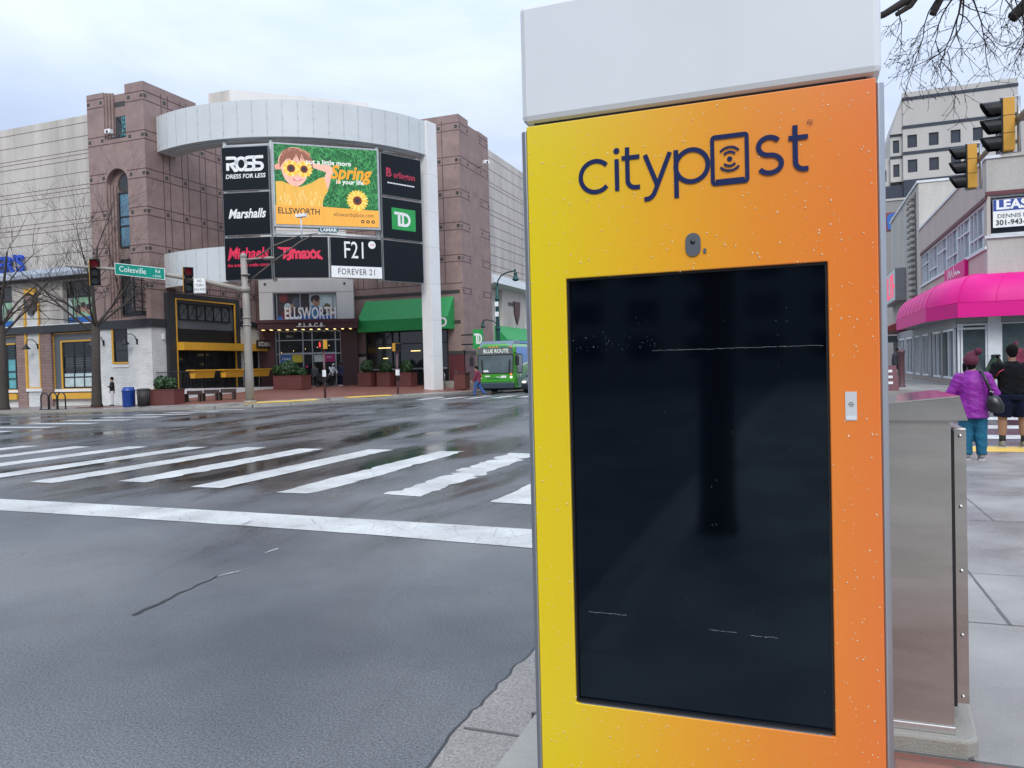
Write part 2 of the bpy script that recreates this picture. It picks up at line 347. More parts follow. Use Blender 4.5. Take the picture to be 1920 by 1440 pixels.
def axis(*seg):
    o = []
    for a, b, n in seg: o += [a+(b-a)*i/n for i in range(n)]
    return o+[seg[-1][1]]
m = MB(); X = axis((-140, -64, 6), (-64, 10, 74), (10, 120, 8)); Y = axis((-90, -4, 6), (-4, 60, 64), (60, 260, 8))
m.add([(x, y, road(x, y)) for y in Y for x in X], [(j*len(X)+i, j*len(X)+i+1, (j+1)*len(X)+i+1, (j+1)*len(X)+i) for j in range(len(Y)-1) for i in range(len(X)-1)], 'asphalt', True)
struct(m.build('road'))
m = MB(); m.quad((-3000, -3000, -.95), (3000, -3000, -.95), (3000, 3000, -.95), (-3000, 3000, -.95), 'earth'); struct(m.build('ground'))

def painted(pts_l, pts_r, name, mt='paint_white', dz=.005):
    """a painted strip between two edges"""
    m = MB(); n = len(pts_l)
    vs = [(x, y, road(x, y)+dz) for x, y in pts_l]+[(x, y, road(x, y)+dz) for x, y in pts_r]
    m.add(vs, [(i, i+1, n+i+1, n+i) for i in range(n-1)], mt); return struct(m.build(name))
rs = random.Random(3)
def stripe_y(x0, x1, y0, y1, wear=.006, n=40):
    l = []; r = []; jl = jr = 0
    for i in range(n+1):
        y = y0+(y1-y0)*i/n
        jl = .72*jl+rs.uniform(-wear, wear); jr = .72*jr+rs.uniform(-wear, wear)
        l.append((x0+jl+(rs.random() < .12)*wear*2, y+(rs.uniform(-1, 1)*wear*3 if i in (0, n) else 0))); r.append((x1+jr-(rs.random() < .12)*wear*3, y+(rs.uniform(-1, 1)*wear*3 if i in (0, n) else 0)))
    painted(l, r, 'crosswalk_stripe')
for i, (a, b, y0, y1, wr) in enumerate([(-3.78, -3.08, 9.2, 14.5, .02), (-5.5, -4.88, 9.45, 14.55, .05), (-7.2, -6.6, 9.3, 14.7, .026), (-8.98, -8.36, 9.5, 14.85, .012), (-10.76, -10.12, 9.75, 14.85, .02),
                                    (-12.35, -11.75, 9.35, 14.9, .014), (-14.05, -13.45, 9.5, 14.8, .006), (-15.8, -15.2, 9.5, 14.7, .006), (-17.5, -16.9, 9.6, 14.5, .02), (-19.3, -18.7, 9.6, 14.5, .006)]):
    stripe_y(a, b, y0, y1, wr)
# one long stop bar
n = 60; l = []; r = []; j = 0
for i in range(n+1):
    x = -20+18.1*i/n; t = max(0, (x+11)/9); j = .6*j+rs.uniform(-.012, .012)*(1 if x > -7 else .3)
    l.append((x, 7.22-.35*t*t*t*.9+j)); r.append((x, 7.92-.22*t*t*.9))
painted(l, r, 'stop_bar')
# far crossing of the cross street, bars along x
for x0, x1, y in [(-28.4, -25.0, 16.6), (-28.5, -25.1, 18.35), (-28.6, -25.2, 20.1), (-28.7, -25.3, 21.9), (-28.8, -25.45, 23.7), (-28.9, -25.6, 25.5), (-28.9, -25.7, 27.3), (-28.8, -25.6, 29.0), (-28.6, -25.4, 30.6)]:
    painted([(x0+(x1-x0)*i/8, y-.3) for i in range(9)], [(x0+(x1-x0)*i/8, y+.3) for i in range(9)], 'crosswalk_stripe')
painted([(-60+(30.5)*i/40, 28.0-.0*i) for i in range(41)], [(-60+30.5*i/40, 28.16) for i in range(41)], 'lane_line')
painted([(-90+(57)*i/60, 31.0) for i in range(61)], [(-90+57*i/60, 31.14) for i in range(61)], 'edge_line', 'paint_yellow')
# right crossing
for y in (16.35, 18.25, 20.15, 22.05, 23.95, 25.9, 27.8, 29.7):
    painted([(1.0+i, y-.34) for i in range(7)], [(1.0+i, y+.34) for i in range(7)], 'crosswalk_stripe')
# crossing on the far side of the junction, by the bus
for k in range(9):
    x = -19.6+k*1.5
    painted([(x-.3, 37.6+i*.6) for i in range(6)], [(x+.3, 37.6+i*.6) for i in range(6)], 'crosswalk_stripe')
# road seams and flecks
mat('worn_line', (.30, .30, .30), .5, var=.3)
def thin(p, q, w0, w1, mt, name, dz=.004, jit=.012, n=24):
    l = []; r = []
    d = Vector((q[0]-p[0], q[1]-p[1])).normalized(); nn = Vector((-d.y, d.x)); jj = 0
    for i in range(n+1):
        t = i/n; jj = .7*jj+rs.uniform(-jit, jit); c = Vector(p)*(1-t)+Vector(q)*t+nn*jj; ww = (w0+(w1-w0)*t)*(.6+.8*rs.random())/2
        l.append(tuple(c-nn*ww)); r.append(tuple(c+nn*ww))
    painted(l, r, name, mt, dz)
thin((-4.62, 4.26), (-4.75, 5.32), .04, .012, 'seam', 'road_seam')
thin((-4.75, 5.25), (-4.7, 5.5), .02, .04, 'worn_line', 'paint_fleck', n=4)
thin((-4.9, 6.1), (-4.88, 6.32), .02, .035, 'worn_line', 'paint_fleck', n=4)
thin((-4.7, 5.45), (-4.6, 5.75), .008, .005, 'worn_line', 'paint_fleck', n=10)
thin((-10.2, 5.2), (-10.1, 7.0), .03, .02, 'seam', 'road_seam')
thin((-10.05, 6.4), (-10.0, 6.9), .05, .03, 'paint_white', 'paint_fleck', n=4)

# ---------------------------------------------------------------- near corner: gutter, kerb, pavement
YC = 15.75; RC = 4.2
def corner(off):
    p = [(-1.18-off, -60), (-1.18-off, -4), (-1.18-off, 0), (-1.18-off, 2), (-1.18-off, 4), (-1.18-off, 7)]
    rr = RC+off; cx, cy = -1.18+RC, YC-RC
    p += [(cx-rr*math.cos(rad(a)), cy+rr*math.sin(rad(a))) for a in range(0, 91, 9)]
    return p+[(20, YC+off), (120, YC+off)]
def strip(a, b, za, zb, mt, name):
    m = MB(); n = len(a); m.add([(x, y, za) for x, y in a]+[(x, y, zb) for x, y in b], [(i, i+1, n+i+1, n+i) for i in range(n-1)], mt); return m
inner = corner(-.17); kf = corner(0)
m = strip(kf, inner, -.002, 0.0, 'concrete_kerb', 'kerb'); n = len(kf)
m.add([(x, y, -.2) for x, y in corner(.015)]+[(x, y, -.02) for x, y in corner(.012)]+[(x, y, -.002) for x, y in kf], [(i, i+1, n+i+1, n+i) for i in range(n-1)]+[(n+i, n+i+1, 2*n+i+1, 2*n+i) for i in range(n-1)], 'concrete_kerb')
for y in (-3.2, .1, 3.36, 6.4, 9.5): m.box(-1.2, -1.0, y-.006, y+.006, -.15, .002, 'joint')
struct(m.build('kerb'))
# exposed-aggregate gutter with a ragged asphalt lip
m = MB(); ys = [-30, -10, -3]+[-1+.07*i for i in range(150)]; ed = [(-1.555+rs.uniform(-.014, .014)-.02*math.sin(y*2.1), y) for y in ys]
for i in range(len(ys)-1):
    a, b = ed[i], ed[i+1]
    m.quad((a[0], a[1], -.124), (-1.185, a[1], -.122), (-1.185, b[1], -.122), (b[0], b[1], -.124), 'aggregate')
    m.quad((a[0]-.018, a[1], -.1255), (a[0], a[1], -.1255), (b[0], b[1], -.1255), (b[0]-.018, b[1], -.1255), 'seam')
for y in (.1, 3.36, 6.5): m.box(-1.55, -1.19, y-.008, y+.008, -.14, -.119, 'joint')
struct(m.build('gutter'))
# pavement: brick strip round the post, concrete flags beyond, tactile strip at the crossing
m = MB(); m.quad((-1.01, 1.2, 0), (60, 1.2, 0), (60, 3.46, 0), (-1.01, 3.46, 0), 'brick_paver'); m.quad((-1.01, -60, 0), (60, -60, 0), (60, 1.2, 0), (-1.01, 1.2, 0), 'concrete_walk')
struct(m.build('brick_pavement'))
poly = [p for p in inner if p[1] > 3.46]
m = MB(); m.add([(x, y, 0) for x, y in [(-1.01, 3.46)]+poly+[(120, 3.46)]], [tuple(range(len(poly)+2))], 'concrete_walk')
def jl(x0, y0, x1, y1, w=.012): thinj(m, x0, y0, x1, y1, w)
def thinj(m, x0, y0, x1, y1, w):
    d = Vector((x1-x0, y1-y0)).normalized(); k = Vector((-d.y, d.x))*w*.36; nn = 10
    for i in range(nn):
        a = Vector((x0+(x1-x0)*i/nn, y0+(y1-y0)*i/nn)); b = Vector((x0+(x1-x0)*(i+1)/nn, y0+(y1-y0)*(i+1)/nn)); a2 = a-k*rs.uniform(.5, 1.6); 
        m.quad((a.x-k.x, a.y-k.y, .0022), (b.x-k.x, b.y-k.y, .0022), (b.x+k.x*rs.uniform(.6, 1.8), b.y+k.y, .0022), (a.x+k.x*rs.uniform(.6, 1.8), a.y+k.y, .0022), 'joint')
for y in (5.3, 8.6, 11.9): jl(-1, y, 14, y, .014)
for y in (6.5, 10.2): jl(-.4, y, 14, y, .008)
jl(1.16, 5.3, 1.16, 8.6, .022); jl(1.75, 8.6, 1.75, 11.9, .02); jl(2.9, 3.5, 2.9, 8.6, .014); jl(3.3, 8.6, 3.3, 14, .012); jl(.62, 3.47, .66, 5.3, .03); jl(-1.0, 3.47, 8, 3.47, .02)
struct(m.build('pavement'))
m = MB(); m.slab([(1.3, 14.75), (9, 14.75), (9, 15.55), (1.3, 15.55)], .003, .006, 'paint_yellow')
for i in range(60):
    for k in range(5): m.box(1.4+i*.125, 1.45+i*.125, 14.85+k*.14, 14.9+k*.14, .006, .011, 'paint_yellow')
struct(m.build('tactile_paving'))
# ---------------------------------------------------------------- far pavement and plaza
def resample(P, n):
    P = [Vector(p) for p in P]; L_ = [0]
    for a, b in zip(P, P[1:]): L_.append(L_[-1]+(b-a).length)
    o = []
    for i in range(n):
        s_ = L_[-1]*i/(n-1); k = max(j for j in range(len(P)) if L_[j] <= s_+1e-9); k = min(k, len(P)-2)
        o.append(P[k].lerp(P[k+1], (s_-L_[k])/(L_[k+1]-L_[k])))
    return o
segs = [([(-140, 32), (-46, 32)], [(-140, 40), (-46, 40)], 20), ([(-46, 32), (-38.5, 32)], [(-46, 40), (-38.5, 40)], 12), ([(-38.5, 32), (-30, 32)]+KERB[3:5], [(-38.5, 40), (-38.5, 49.5)], 20),
        ([KERB[4]]+KERB[5:8], [(-38.5, 49.5), (-38.5, 53), (-34, 53)], 20), (KERB[7:11], [(-34, 53), (-24, 53)], 20), (KERB[10:13], [(-24, 53), (-24, 70)], 16), (KERB[12:], [(-24, 70), (-24, 150)], 16)]
m = MB(); mk = MB(); NV = 22
for k, i, n in segs:
    A = resample(k, n); B = resample(i, n)
    for a, a2, b, b2 in zip(A, A[1:], B, B[1:]):
        for j in range(NV):
            q = [p.lerp(r_, t) for p, r_, t in ((a, b, j/NV), (a2, b2, j/NV), (a2, b2, (j+1)/NV), (a, b, (j+1)/NV))]
            mt = 'concrete_walk' if j < 2 or a.x < -60 else ('plaza_grey' if a.x < -39.5 else 'brick_paver')
            m.quad(*[(p.x, p.y, plaza(p.x, p.y)+.002) for p in q], mt)
        d = (a2-a).normalized(); o = Vector((d.y, -d.x))*.16; e_ = Vector((d.y, -d.x))*.02
        mk.quad((a.x+o.x, a.y+o.y, g(a.x, a.y)), (a2.x+o.x, a2.y+o.y, g(a2.x, a2.y)), (a2.x, a2.y, g(a2.x, a2.y)+.004), (a.x, a.y, g(a.x, a.y)+.004), 'concrete_kerb')
        mk.quad((a.x+o.x+e_.x, a.y+o.y+e_.y, g(a.x, a.y)-.3), (a2.x+o.x+e_.x, a2.y+o.y+e_.y, g(a2.x, a2.y)-.3), (a2.x+o.x, a2.y+o.y, g(a2.x, a2.y)), (a.x+o.x, a.y+o.y, g(a.x, a.y)), 'concrete_kerb')
struct(m.build('plaza', hide=True)); struct(mk.build('far_kerb'))
m = MB()
for P_, n in (([(-27.6, 33.2), (-26.0, 34.6), (-25.0, 36.3)], 8), ([(-24.3, 38.2), (-23.0, 41.2)], 6)):
    A = resample(P_, n)
    for a, a2 in zip(A, A[1:]):
        d = (a2-a).normalized(); o = Vector((-d.y, d.x))*.7
        m.quad(*[(p.x, p.y, plaza(p.x, p.y)+.03) for p in (a, a2, a2+o, a+o)], 'paint_yellow')
struct(m.build('tactile_paving'))
# right far pavement
m = MB(); Xs = axis((-1.0, 30, 16)); Ys = axis((32, 60, 14), (60, 140, 4))
m.add([(x, y, g(x, y)) for y in Ys for x in Xs], [(j*len(Xs)+i, j*len(Xs)+i+1, (j+1)*len(Xs)+i+1, (j+1)*len(Xs)+i) for j in range(len(Ys)-1) for i in range(len(Xs)-1)], 'concrete_walk', True)
for a, b in zip(Xs, Xs[1:]): m.quad((a, 31.99, g(a, 32)-.25), (b, 31.99, g(b, 32)-.25), (b, 31.99, g(b, 32)), (a, 31.99, g(a, 32)), 'concrete_kerb')
for a, b in zip(Ys, Ys[1:]): m.quad((-1.01, a, g(-1, a)-.25), (-1.01, b, g(-1, b)-.25), (-1.01, b, g(-1, b)), (-1.01, a, g(-1, a)), 'concrete_kerb')
struct(m.build('far_pavement'))
# ---------------------------------------------------------------- the information post
def gradient_panel():
    m = bpy.data.materials.new('post_panel'); m.use_nodes = True; t = m.node_tree; b = t.nodes['Principled BSDF']
    tcn = N(t, 'ShaderNodeTexCoord'); se = N(t, 'ShaderNodeSeparateXYZ'); t.links.new(tcn.outputs['Object'], se.inputs[0])
    r = N(t, 'ShaderNodeMapRange'); r.inputs['From Min'].default_value = -.465; r.inputs['From Max'].default_value = .465; t.links.new(se.outputs[0], r.inputs['Value'])
    c = N(t, 'ShaderNodeValToRGB'); e = c.color_ramp.elements
    e[0].position = 0; e[0].color = (*srgb('#ead012'), 1); e[1].position = 1; e[1].color = (*srgb('#ea7a2e'), 1)
    for p, h in ((.12, '#e9c918'), (.42, '#eeac20'), (.7, '#ec8f28')):
        k = c.color_ramp.elements.new(p); k.color = (*srgb(h), 1)
    t.links.new(r.outputs[0], c.inputs[0])
    v = N(t, 'ShaderNodeVectorMath', operation='SCALE'); v.inputs['Scale'].default_value = .93; t.links.new(c.outputs[0], v.inputs[0]); t.links.new(v.outputs[0], b.inputs['Base Color'])
    b.inputs['Roughness'].default_value = .3; b.inputs['Coat Weight'].default_value = .5; b.inputs['Coat Roughness'].default_value = .12
    MATS['post_panel'] = m
gradient_panel()
mat('navy_print', (.012, .022, .085), .6, spec=.15, var=.03)
mat('acrylic_white', (.66, .69, .70), .2, var=.03, scale=2, coat=.3)
mat('alu', (.42, .44, .47), .32, metal=.8, var=.05)
mat('alu_dark', (.13, .135, .145), .4, metal=.4)
mat('screen_glass', (.0010, .0015, .0035), .06, var=.2, spec=.55); MATS['screen_glass'].node_tree.nodes[MATS['screen_glass']['b']].inputs['Specular Tint'].default_value = (.55, .78, 1, 1)
mat('black_plastic', (.012, .012, .014), .35)
mat('grey_plastic', (.10, .11, .125), .3, var=.1, scale=30)
mat('light_plastic', (.55, .56, .56), .4)
mat('water', (1, .86, .55), .08, trans=.45, ior=1.33, var=0)
mat('ledge_water', (.55, .60, .62), .1, trans=.75, ior=1.33, var=0); mat('drop_clear', (1, 1, 1), .02, trans=1., ior=1.33, var=0); mat('red_led', (1, .03, .05), emit=.6, var=0)
KX, KY = -.27, 2.14            # centre of the face
post = thing('information_post', 'tall yellow and orange touchscreen post with a dark blank screen and white cap', 'kiosk', (KX, KY, 0))
F_ = Fr((KX, KY, 0), 0)
m = MB(F_); m.box(-.45, .45, .02, .20, .06, 2.30, 'alu_dark'); m.box(-.42, .42, .03, .19, 0, .06, 'black_plastic'); m.build('body', post)
for sx in (-1, 1):
    m = MB(F_); x = sx*.465; q = [(x-sx*.0, -.012), (x+sx*.014, -.004), (x+sx*.016, .02), (x+sx*.016, .2), (x, .215), (x-sx*.02, .215), (x-sx*.012, .0)]
    m.slab(q if sx > 0 else q[::-1], .02, 2.305, 'alu'); m.build('side_rail', post, bevel=.003)
m = MB(F_); facade(m, -.46, .46, .10, 2.315, [(-.352, .342, .642, 1.868)], .03, 'post_panel', y=-.015)
m.build('front_panel', post, bevel=.003)
m = MB(F_); m.box(-.36, .35, .006, .016, .63, 1.88, 'screen_glass'); sc_ = m.build('screen', post)
m = MB(F_); 
for a in ((-.352, -.346, .642, 1.868), (.336, .342, .642, 1.868), (-.346, .336, 1.862, 1.868), (-.346, .336, .642, .65)): m.box(a[0], a[1], -.006, .008, a[2], a[3], 'black_plastic')
m.box(-.34, .333, -.013, -.003, .636, .643, 'alu')
m.build('screen_bezel', post)
# cap: a box of milky acrylic with softened corners, on a dark gap
m = MB(F_); m.box(-.44, .44, 0, .2, 2.30, 2.325, 'black_plastic'); m.build('cap_gap', post)
m = MB(F_); m.box(-.474, .474, -.02, .22, 2.325, 2.665, 'acrylic_white'); m.build('light_cap', post, bevel=.018)
# lettering drawn with strokes, in post coordinates: x from the centre of the face
m = MB(F_); yy = -.0172; wS = .0125; mt = 'navy_print'; dx = .27
LAY = [0]
def rb(p, w_=wS, closed=False): LAY[0] += 1; m.ribbon([(x+dx, z) for x, z in p], w_, yy-.00012*LAY[0], mt, closed)
rb(arc(-.527, 2.1485, .043, 42, 318, 26))                                   # c
rb([(-.466, 2.102), (-.466, 2.19)]); m.disc(-.466+dx, 2.2125, yy, .0085, mt)   # i
rb([(-.436, 2.219)]+[(-.436, 2.13)]+arc(-.415, 2.128, .021, 180, 270, 8)+[(-.402, 2.107)]); rb([(-.452, 2.19), (-.402, 2.19)])   # t
rb([(-.387, 2.192), (-.355, 2.108)]); rb([(-.319, 2.192), (-.359, 2.095), (-.3645, 2.083), (-.371, 2.0755), (-.379, 2.0715), (-.391, 2.071)])   # y
rb([(-.303, 2.195), (-.303, 2.066)]); rb(arc(-.2615, 2.1485, .0425, 0, 360, 32)[:-1], closed=True)   # p
def rrect(x0, x1, z0, z1, r): return [(x1-r+r*math.cos(rad(a)), z1-r+r*math.sin(rad(a))) for a in range(0, 91, 30)]+[(x0+r+r*math.cos(rad(a)), z1-r+r*math.sin(rad(a))) for a in range(90, 181, 30)]+[(x0+r+r*math.cos(rad(a)), z0+r+r*math.sin(rad(a))) for a in range(180, 271, 30)]+[(x1-r+r*math.cos(rad(a)), z0+r+r*math.sin(rad(a))) for a in range(270, 361, 30)]
rb(rrect(-.207, -.119, 2.093, 2.216, .006), .0105, True); rb([(-.2, 2.0965), (-.126, 2.0965)], .015); rb([(-.2, 2.2145), (-.126, 2.2145)], .011)
m.disc(-.163+dx, 2.155, yy, .0068, mt)
for r_, wd in ((.0185, .006), (.031, .006)):
    rb(arc(-.163, 2.155, r_, 40, 140, 12), wd); rb(arc(-.163, 2.155, r_, 220, 320, 12), wd)
rb(arc(-.0635, 2.1755, .0265, 32, 262, 16, .023)+arc(-.0625, 2.1295, .0285, 85, -150, 16, .023))   # s
rb([(.0, 2.221), (.0, 2.13)]+arc(.02, 2.128, .02, 180, 270, 8)+[(.031, 2.108)]); rb([(-.016, 2.189), (.031, 2.189)])   # t
rb(arc(.036, 2.224, .006, 0, 360, 16)[:-1], .0013, True); m.text('R', .036+dx, 2.224, yy, .008, mt)
m.build('lettering', post)
m = MB(F_); yy = -.017
m.ext(rrect(-.0325+.02, .0075+.02, 1.905, 1.968, .019), -.019, -.010, 'grey_plastic'); m.ball((.007, -.019, 1.944), (.007, .003, .007), 'black_plastic'); m.build('camera_window', post)
m = MB(F_); m.ext(rrect(.034, .042, 1.911, 1.925, .004), -.018, -.010, 'grey_plastic'); m.build('light_sensor', post)
m = MB(F_); m.box(.378, .405, -.0165, -.010, 1.462, 1.535, 'light_plastic'); m.box(.379, .404, -.0175, -.012, 1.464, 1.473, 'acrylic_white')
for a in range(0, 360, 60): m.disc(.3915+.005*math.cos(rad(a)), 1.503+.005*math.sin(rad(a)), -.0172, .0016, 'black_plastic', n=8)
m.disc(.3915, 1.503, -.0172, .0016, 'black_plastic', n=8); m.build('speaker_plate', post)
# rain drops clinging to the panel and the glass
m = MB(F_); rq = random.Random(11); cnt = 0
while cnt < 1500:
    x = rq.uniform(-.455, .455); z = rq.uniform(.3, 2.31)
    ins = -.35 < x < .34 and .645 < z < 1.865
    if ins and rq.random() < .72: continue
    if not ins and rq.random() < .25 and x < -.3: continue
    r_ = rq.choice((.0007, .0009, .0011, .0015, .0022))*rq.uniform(.7, 1.2); y0 = .006 if ins else -.0152
    m.ball((x, y0, z), (r_, r_*.7, r_*rq.uniform(1., 1.5)), 'drop_clear' if ins else 'water', 6, 4); cnt += 1
for z0, x0, x1 in ((1.655, -.11, .33), (.905, -.31, -.2), (.885, .03, .10), (.88, .14, .21)):    # runs of water held on a ledge of the glass
    x = x0
    while x < x1:
        r_ = rq.uniform(.0012, .003); m.ball((x, .0055, z0+rq.uniform(-.001, .001)), (r_*2.2, .0012, .0008), 'ledge_water', 6, 4); x += r_*rq.uniform(2.2, 4.6)
for i in range(50):
    x = rq.uniform(-.34, -.1); r_ = rq.uniform(.0012, .002); m.ball((x, .0055, 1.66+abs(rq.gauss(0, .03))), (r_, .001, r_*1.3), 'drop_clear', 6, 4)
d_ = m.build('rain_drops', post, hide=True); d_['kind'] = 'stuff'

# ---------------------------------------------------------------- steel utility cabinet beside it
def steel():
    m = mat('brushed_steel', (.44, .43, .405), .30, metal=.9, var=.38, scale=1.1, stretch=(.6, .6, 3.5), rvar=.10, var2=.05, bump=.03, bscale=260)
steel()
mat('steel_polished', (.62, .62, .61), .09, metal=.95, var=.04, bump=.06, bscale=5); mat('steel_edge', (.62, .62, .61), .28, metal=.9, var=.05)
cx0, cx1, cy0, cy1 = -.12, .572, 3.54, 4.10; ZB, ZL = .10, 1.362
cab = thing('utility_cabinet', 'stainless steel utility cabinet with sloping lid, behind the orange edge of the post', 'cabinet', ((cx0+cx1)/2, (cy0+cy1)/2, .067))
m = MB(); m.box(cx0, cx1, cy0, cy1, ZB, ZL, 'brushed_steel'); m.box(cx0-.002, cx1+.004, cy0-.006, cy1+.006, .067, ZB, 'steel_edge'); m.build('housing', cab, bevel=.004)
m = MB(); m.ext([(cx0-.06, ZL-.004), (cx1+.058, ZL-.004), (cx1+.030, 1.453), (cx0-.06, 1.375)], cy0-.02, cy1+.03, 'brushed_steel')
m.ext([(cx0-.06, 1.375), (cx1+.030, 1.453), (cx1+.029, 1.458), (cx0-.06, 1.380)], cy0-.024, cy1+.034, 'steel_polished')
m.build('lid', cab)
m = MB(); m.box(cx1+.024, cx1+.072, cy0+.10, cy0+.118, .16, 1.315, 'brushed_steel'); m.box(cx1+.002, cx1+.022, cy0+.06, cy0+.11, .16, 1.31, 'black_plastic')
m.box(cx1+.002, cx1+.073, cy0+.118, cy1-.05, .16, 1.315, 'brushed_steel'); dr = m.build('door', cab, bevel=.002)
m = MB()
for i in range(32): m.tube([(cx1+.012, cy0+.09, .17+i*.0355), (cx1+.012, cy0+.09, .17+i*.0355+.033)], .008, 'steel_edge', 8)
m.build('hinge', dr)
for z in (1.285, .99, .72, .45, .19):
    m = MB(); m.ball((cx1+.049, cy0+.098, z), (.008, .005, .008), 'steel_edge', 12, 6); m.build('bolt', dr)
m = MB(); m.slab([(cx0-.25, 3.49), (.61, 3.49), (.655, 3.53), (.73, 4.28), (cx0-.25, 4.28)], -.01, .067, 'concrete_kerb')
o = m.build('concrete_plinth', None, loc=(.2, 3.9, 0), bevel=.012); tag(o, 'low concrete plinth under the steel utility cabinet', 'plinth')
# ---------------------------------------------------------------- the shopping mall
mat('tower_stone', (.29, .20, .178), .7, var=.2, scale=1.2, bump=.35, bscale=22, var2=.16)
mat('tower_joint', (.10, .052, .048), .8, var=.1)
mat('inset_dark', (.055, .05, .048), .5)
mat('precast', (.50, .458, .41), .75, var=.33, scale=.7, stretch=(1, 1, .12), var2=.07, bscale=14)
mat('precast_joint', (.19, .135, .12), .8)
mat('precast_pale', (.68, .66, .63), .7, var=.08, scale=.8, stretch=(1, 1, .3))
mat('metal_white', (.58, .61, .61), .42, var=.06, scale=.7, metal=.0)
mat('metal_white_seam', (.45, .47, .475), .5)
mat('stone_white', (.76, .755, .74), .6, var=.06, scale=.8, bump=.1)
brickmat('white_brick', (.72, .72, .69), (.64, .64, .62), (.54, .54, .52), .4, .13, .012, bump=.5)
brickmat('brown_brick', (.31, .20, .175), (.25, .155, .135), (.18, .13, .12), .9, .2, .02)
mat('black_cornice', (.03, .032, .036), .5, var=.1)
mat('gold_paint', (.70, .37, .035), .45, var=.06)
mat('slate_panel', (.115, .13, .14), .5, var=.08)
mat('dark_frame', (.016, .017, .02), .4)
mat('glass_dark', (.018, .02, .023), .06, var=.3, scale=.5, spec=.6)
mat('glass_blue', (.09, .21, .30), .08, var=.18, scale=.5, spec=.7)
mat('glass_teal', (.12, .38, .40), .15, var=.25)
mat('louvre', (.02, .021, .024), .45)
mat('maroon_metal', (.07, .02, .023), .5, var=.12)
mat('maroon_tile', (.11, .022, .026), .3, var=.1)
mat('poster_blue', (.02, .12, .42), .5); mat('poster_skin', (.38, .22, .15), .5, var=.3, scale=4); mat('poster_green', (.25, .42, .28), .5, var=.4, scale=3); mat('poster_pale', (.50, .60, .60), .5, var=.25, scale=2); mat('poster_dark', (.05, .035, .04), .4, var=.4, scale=2)
mat('poster_brown', (.16, .11, .05), .5, var=.4, scale=6); mat('poster_shirt', (.06, .22, .40), .5, var=.3, scale=5); mat('poster_jacket', (.09, .10, .14), .5, var=.4, scale=8); mat('poster_magenta', (.45, .02, .19), .5); mat('poster_yellow', (.50, .44, .04), .5); mat('poster_red', (.20, .03, .03), .5, var=.4, scale=5)
mat('sign_blue', (.01, .08, .55), .4); mat('sign_white', (.82, .82, .80), .45); mat('sign_letter', (.9, .9, .89), .8, spec=.1, var=.02); mat('lamp_warm', (1, .74, .30), emit=1.6, var=0)
mat('green_canvas', (.018, .30, .075), .55, var=.06, scale=2); mat('bank_green', (.018, .33, .07), .45)
mat('interior', (.03, .032, .034), .6, var=.4, scale=.8)

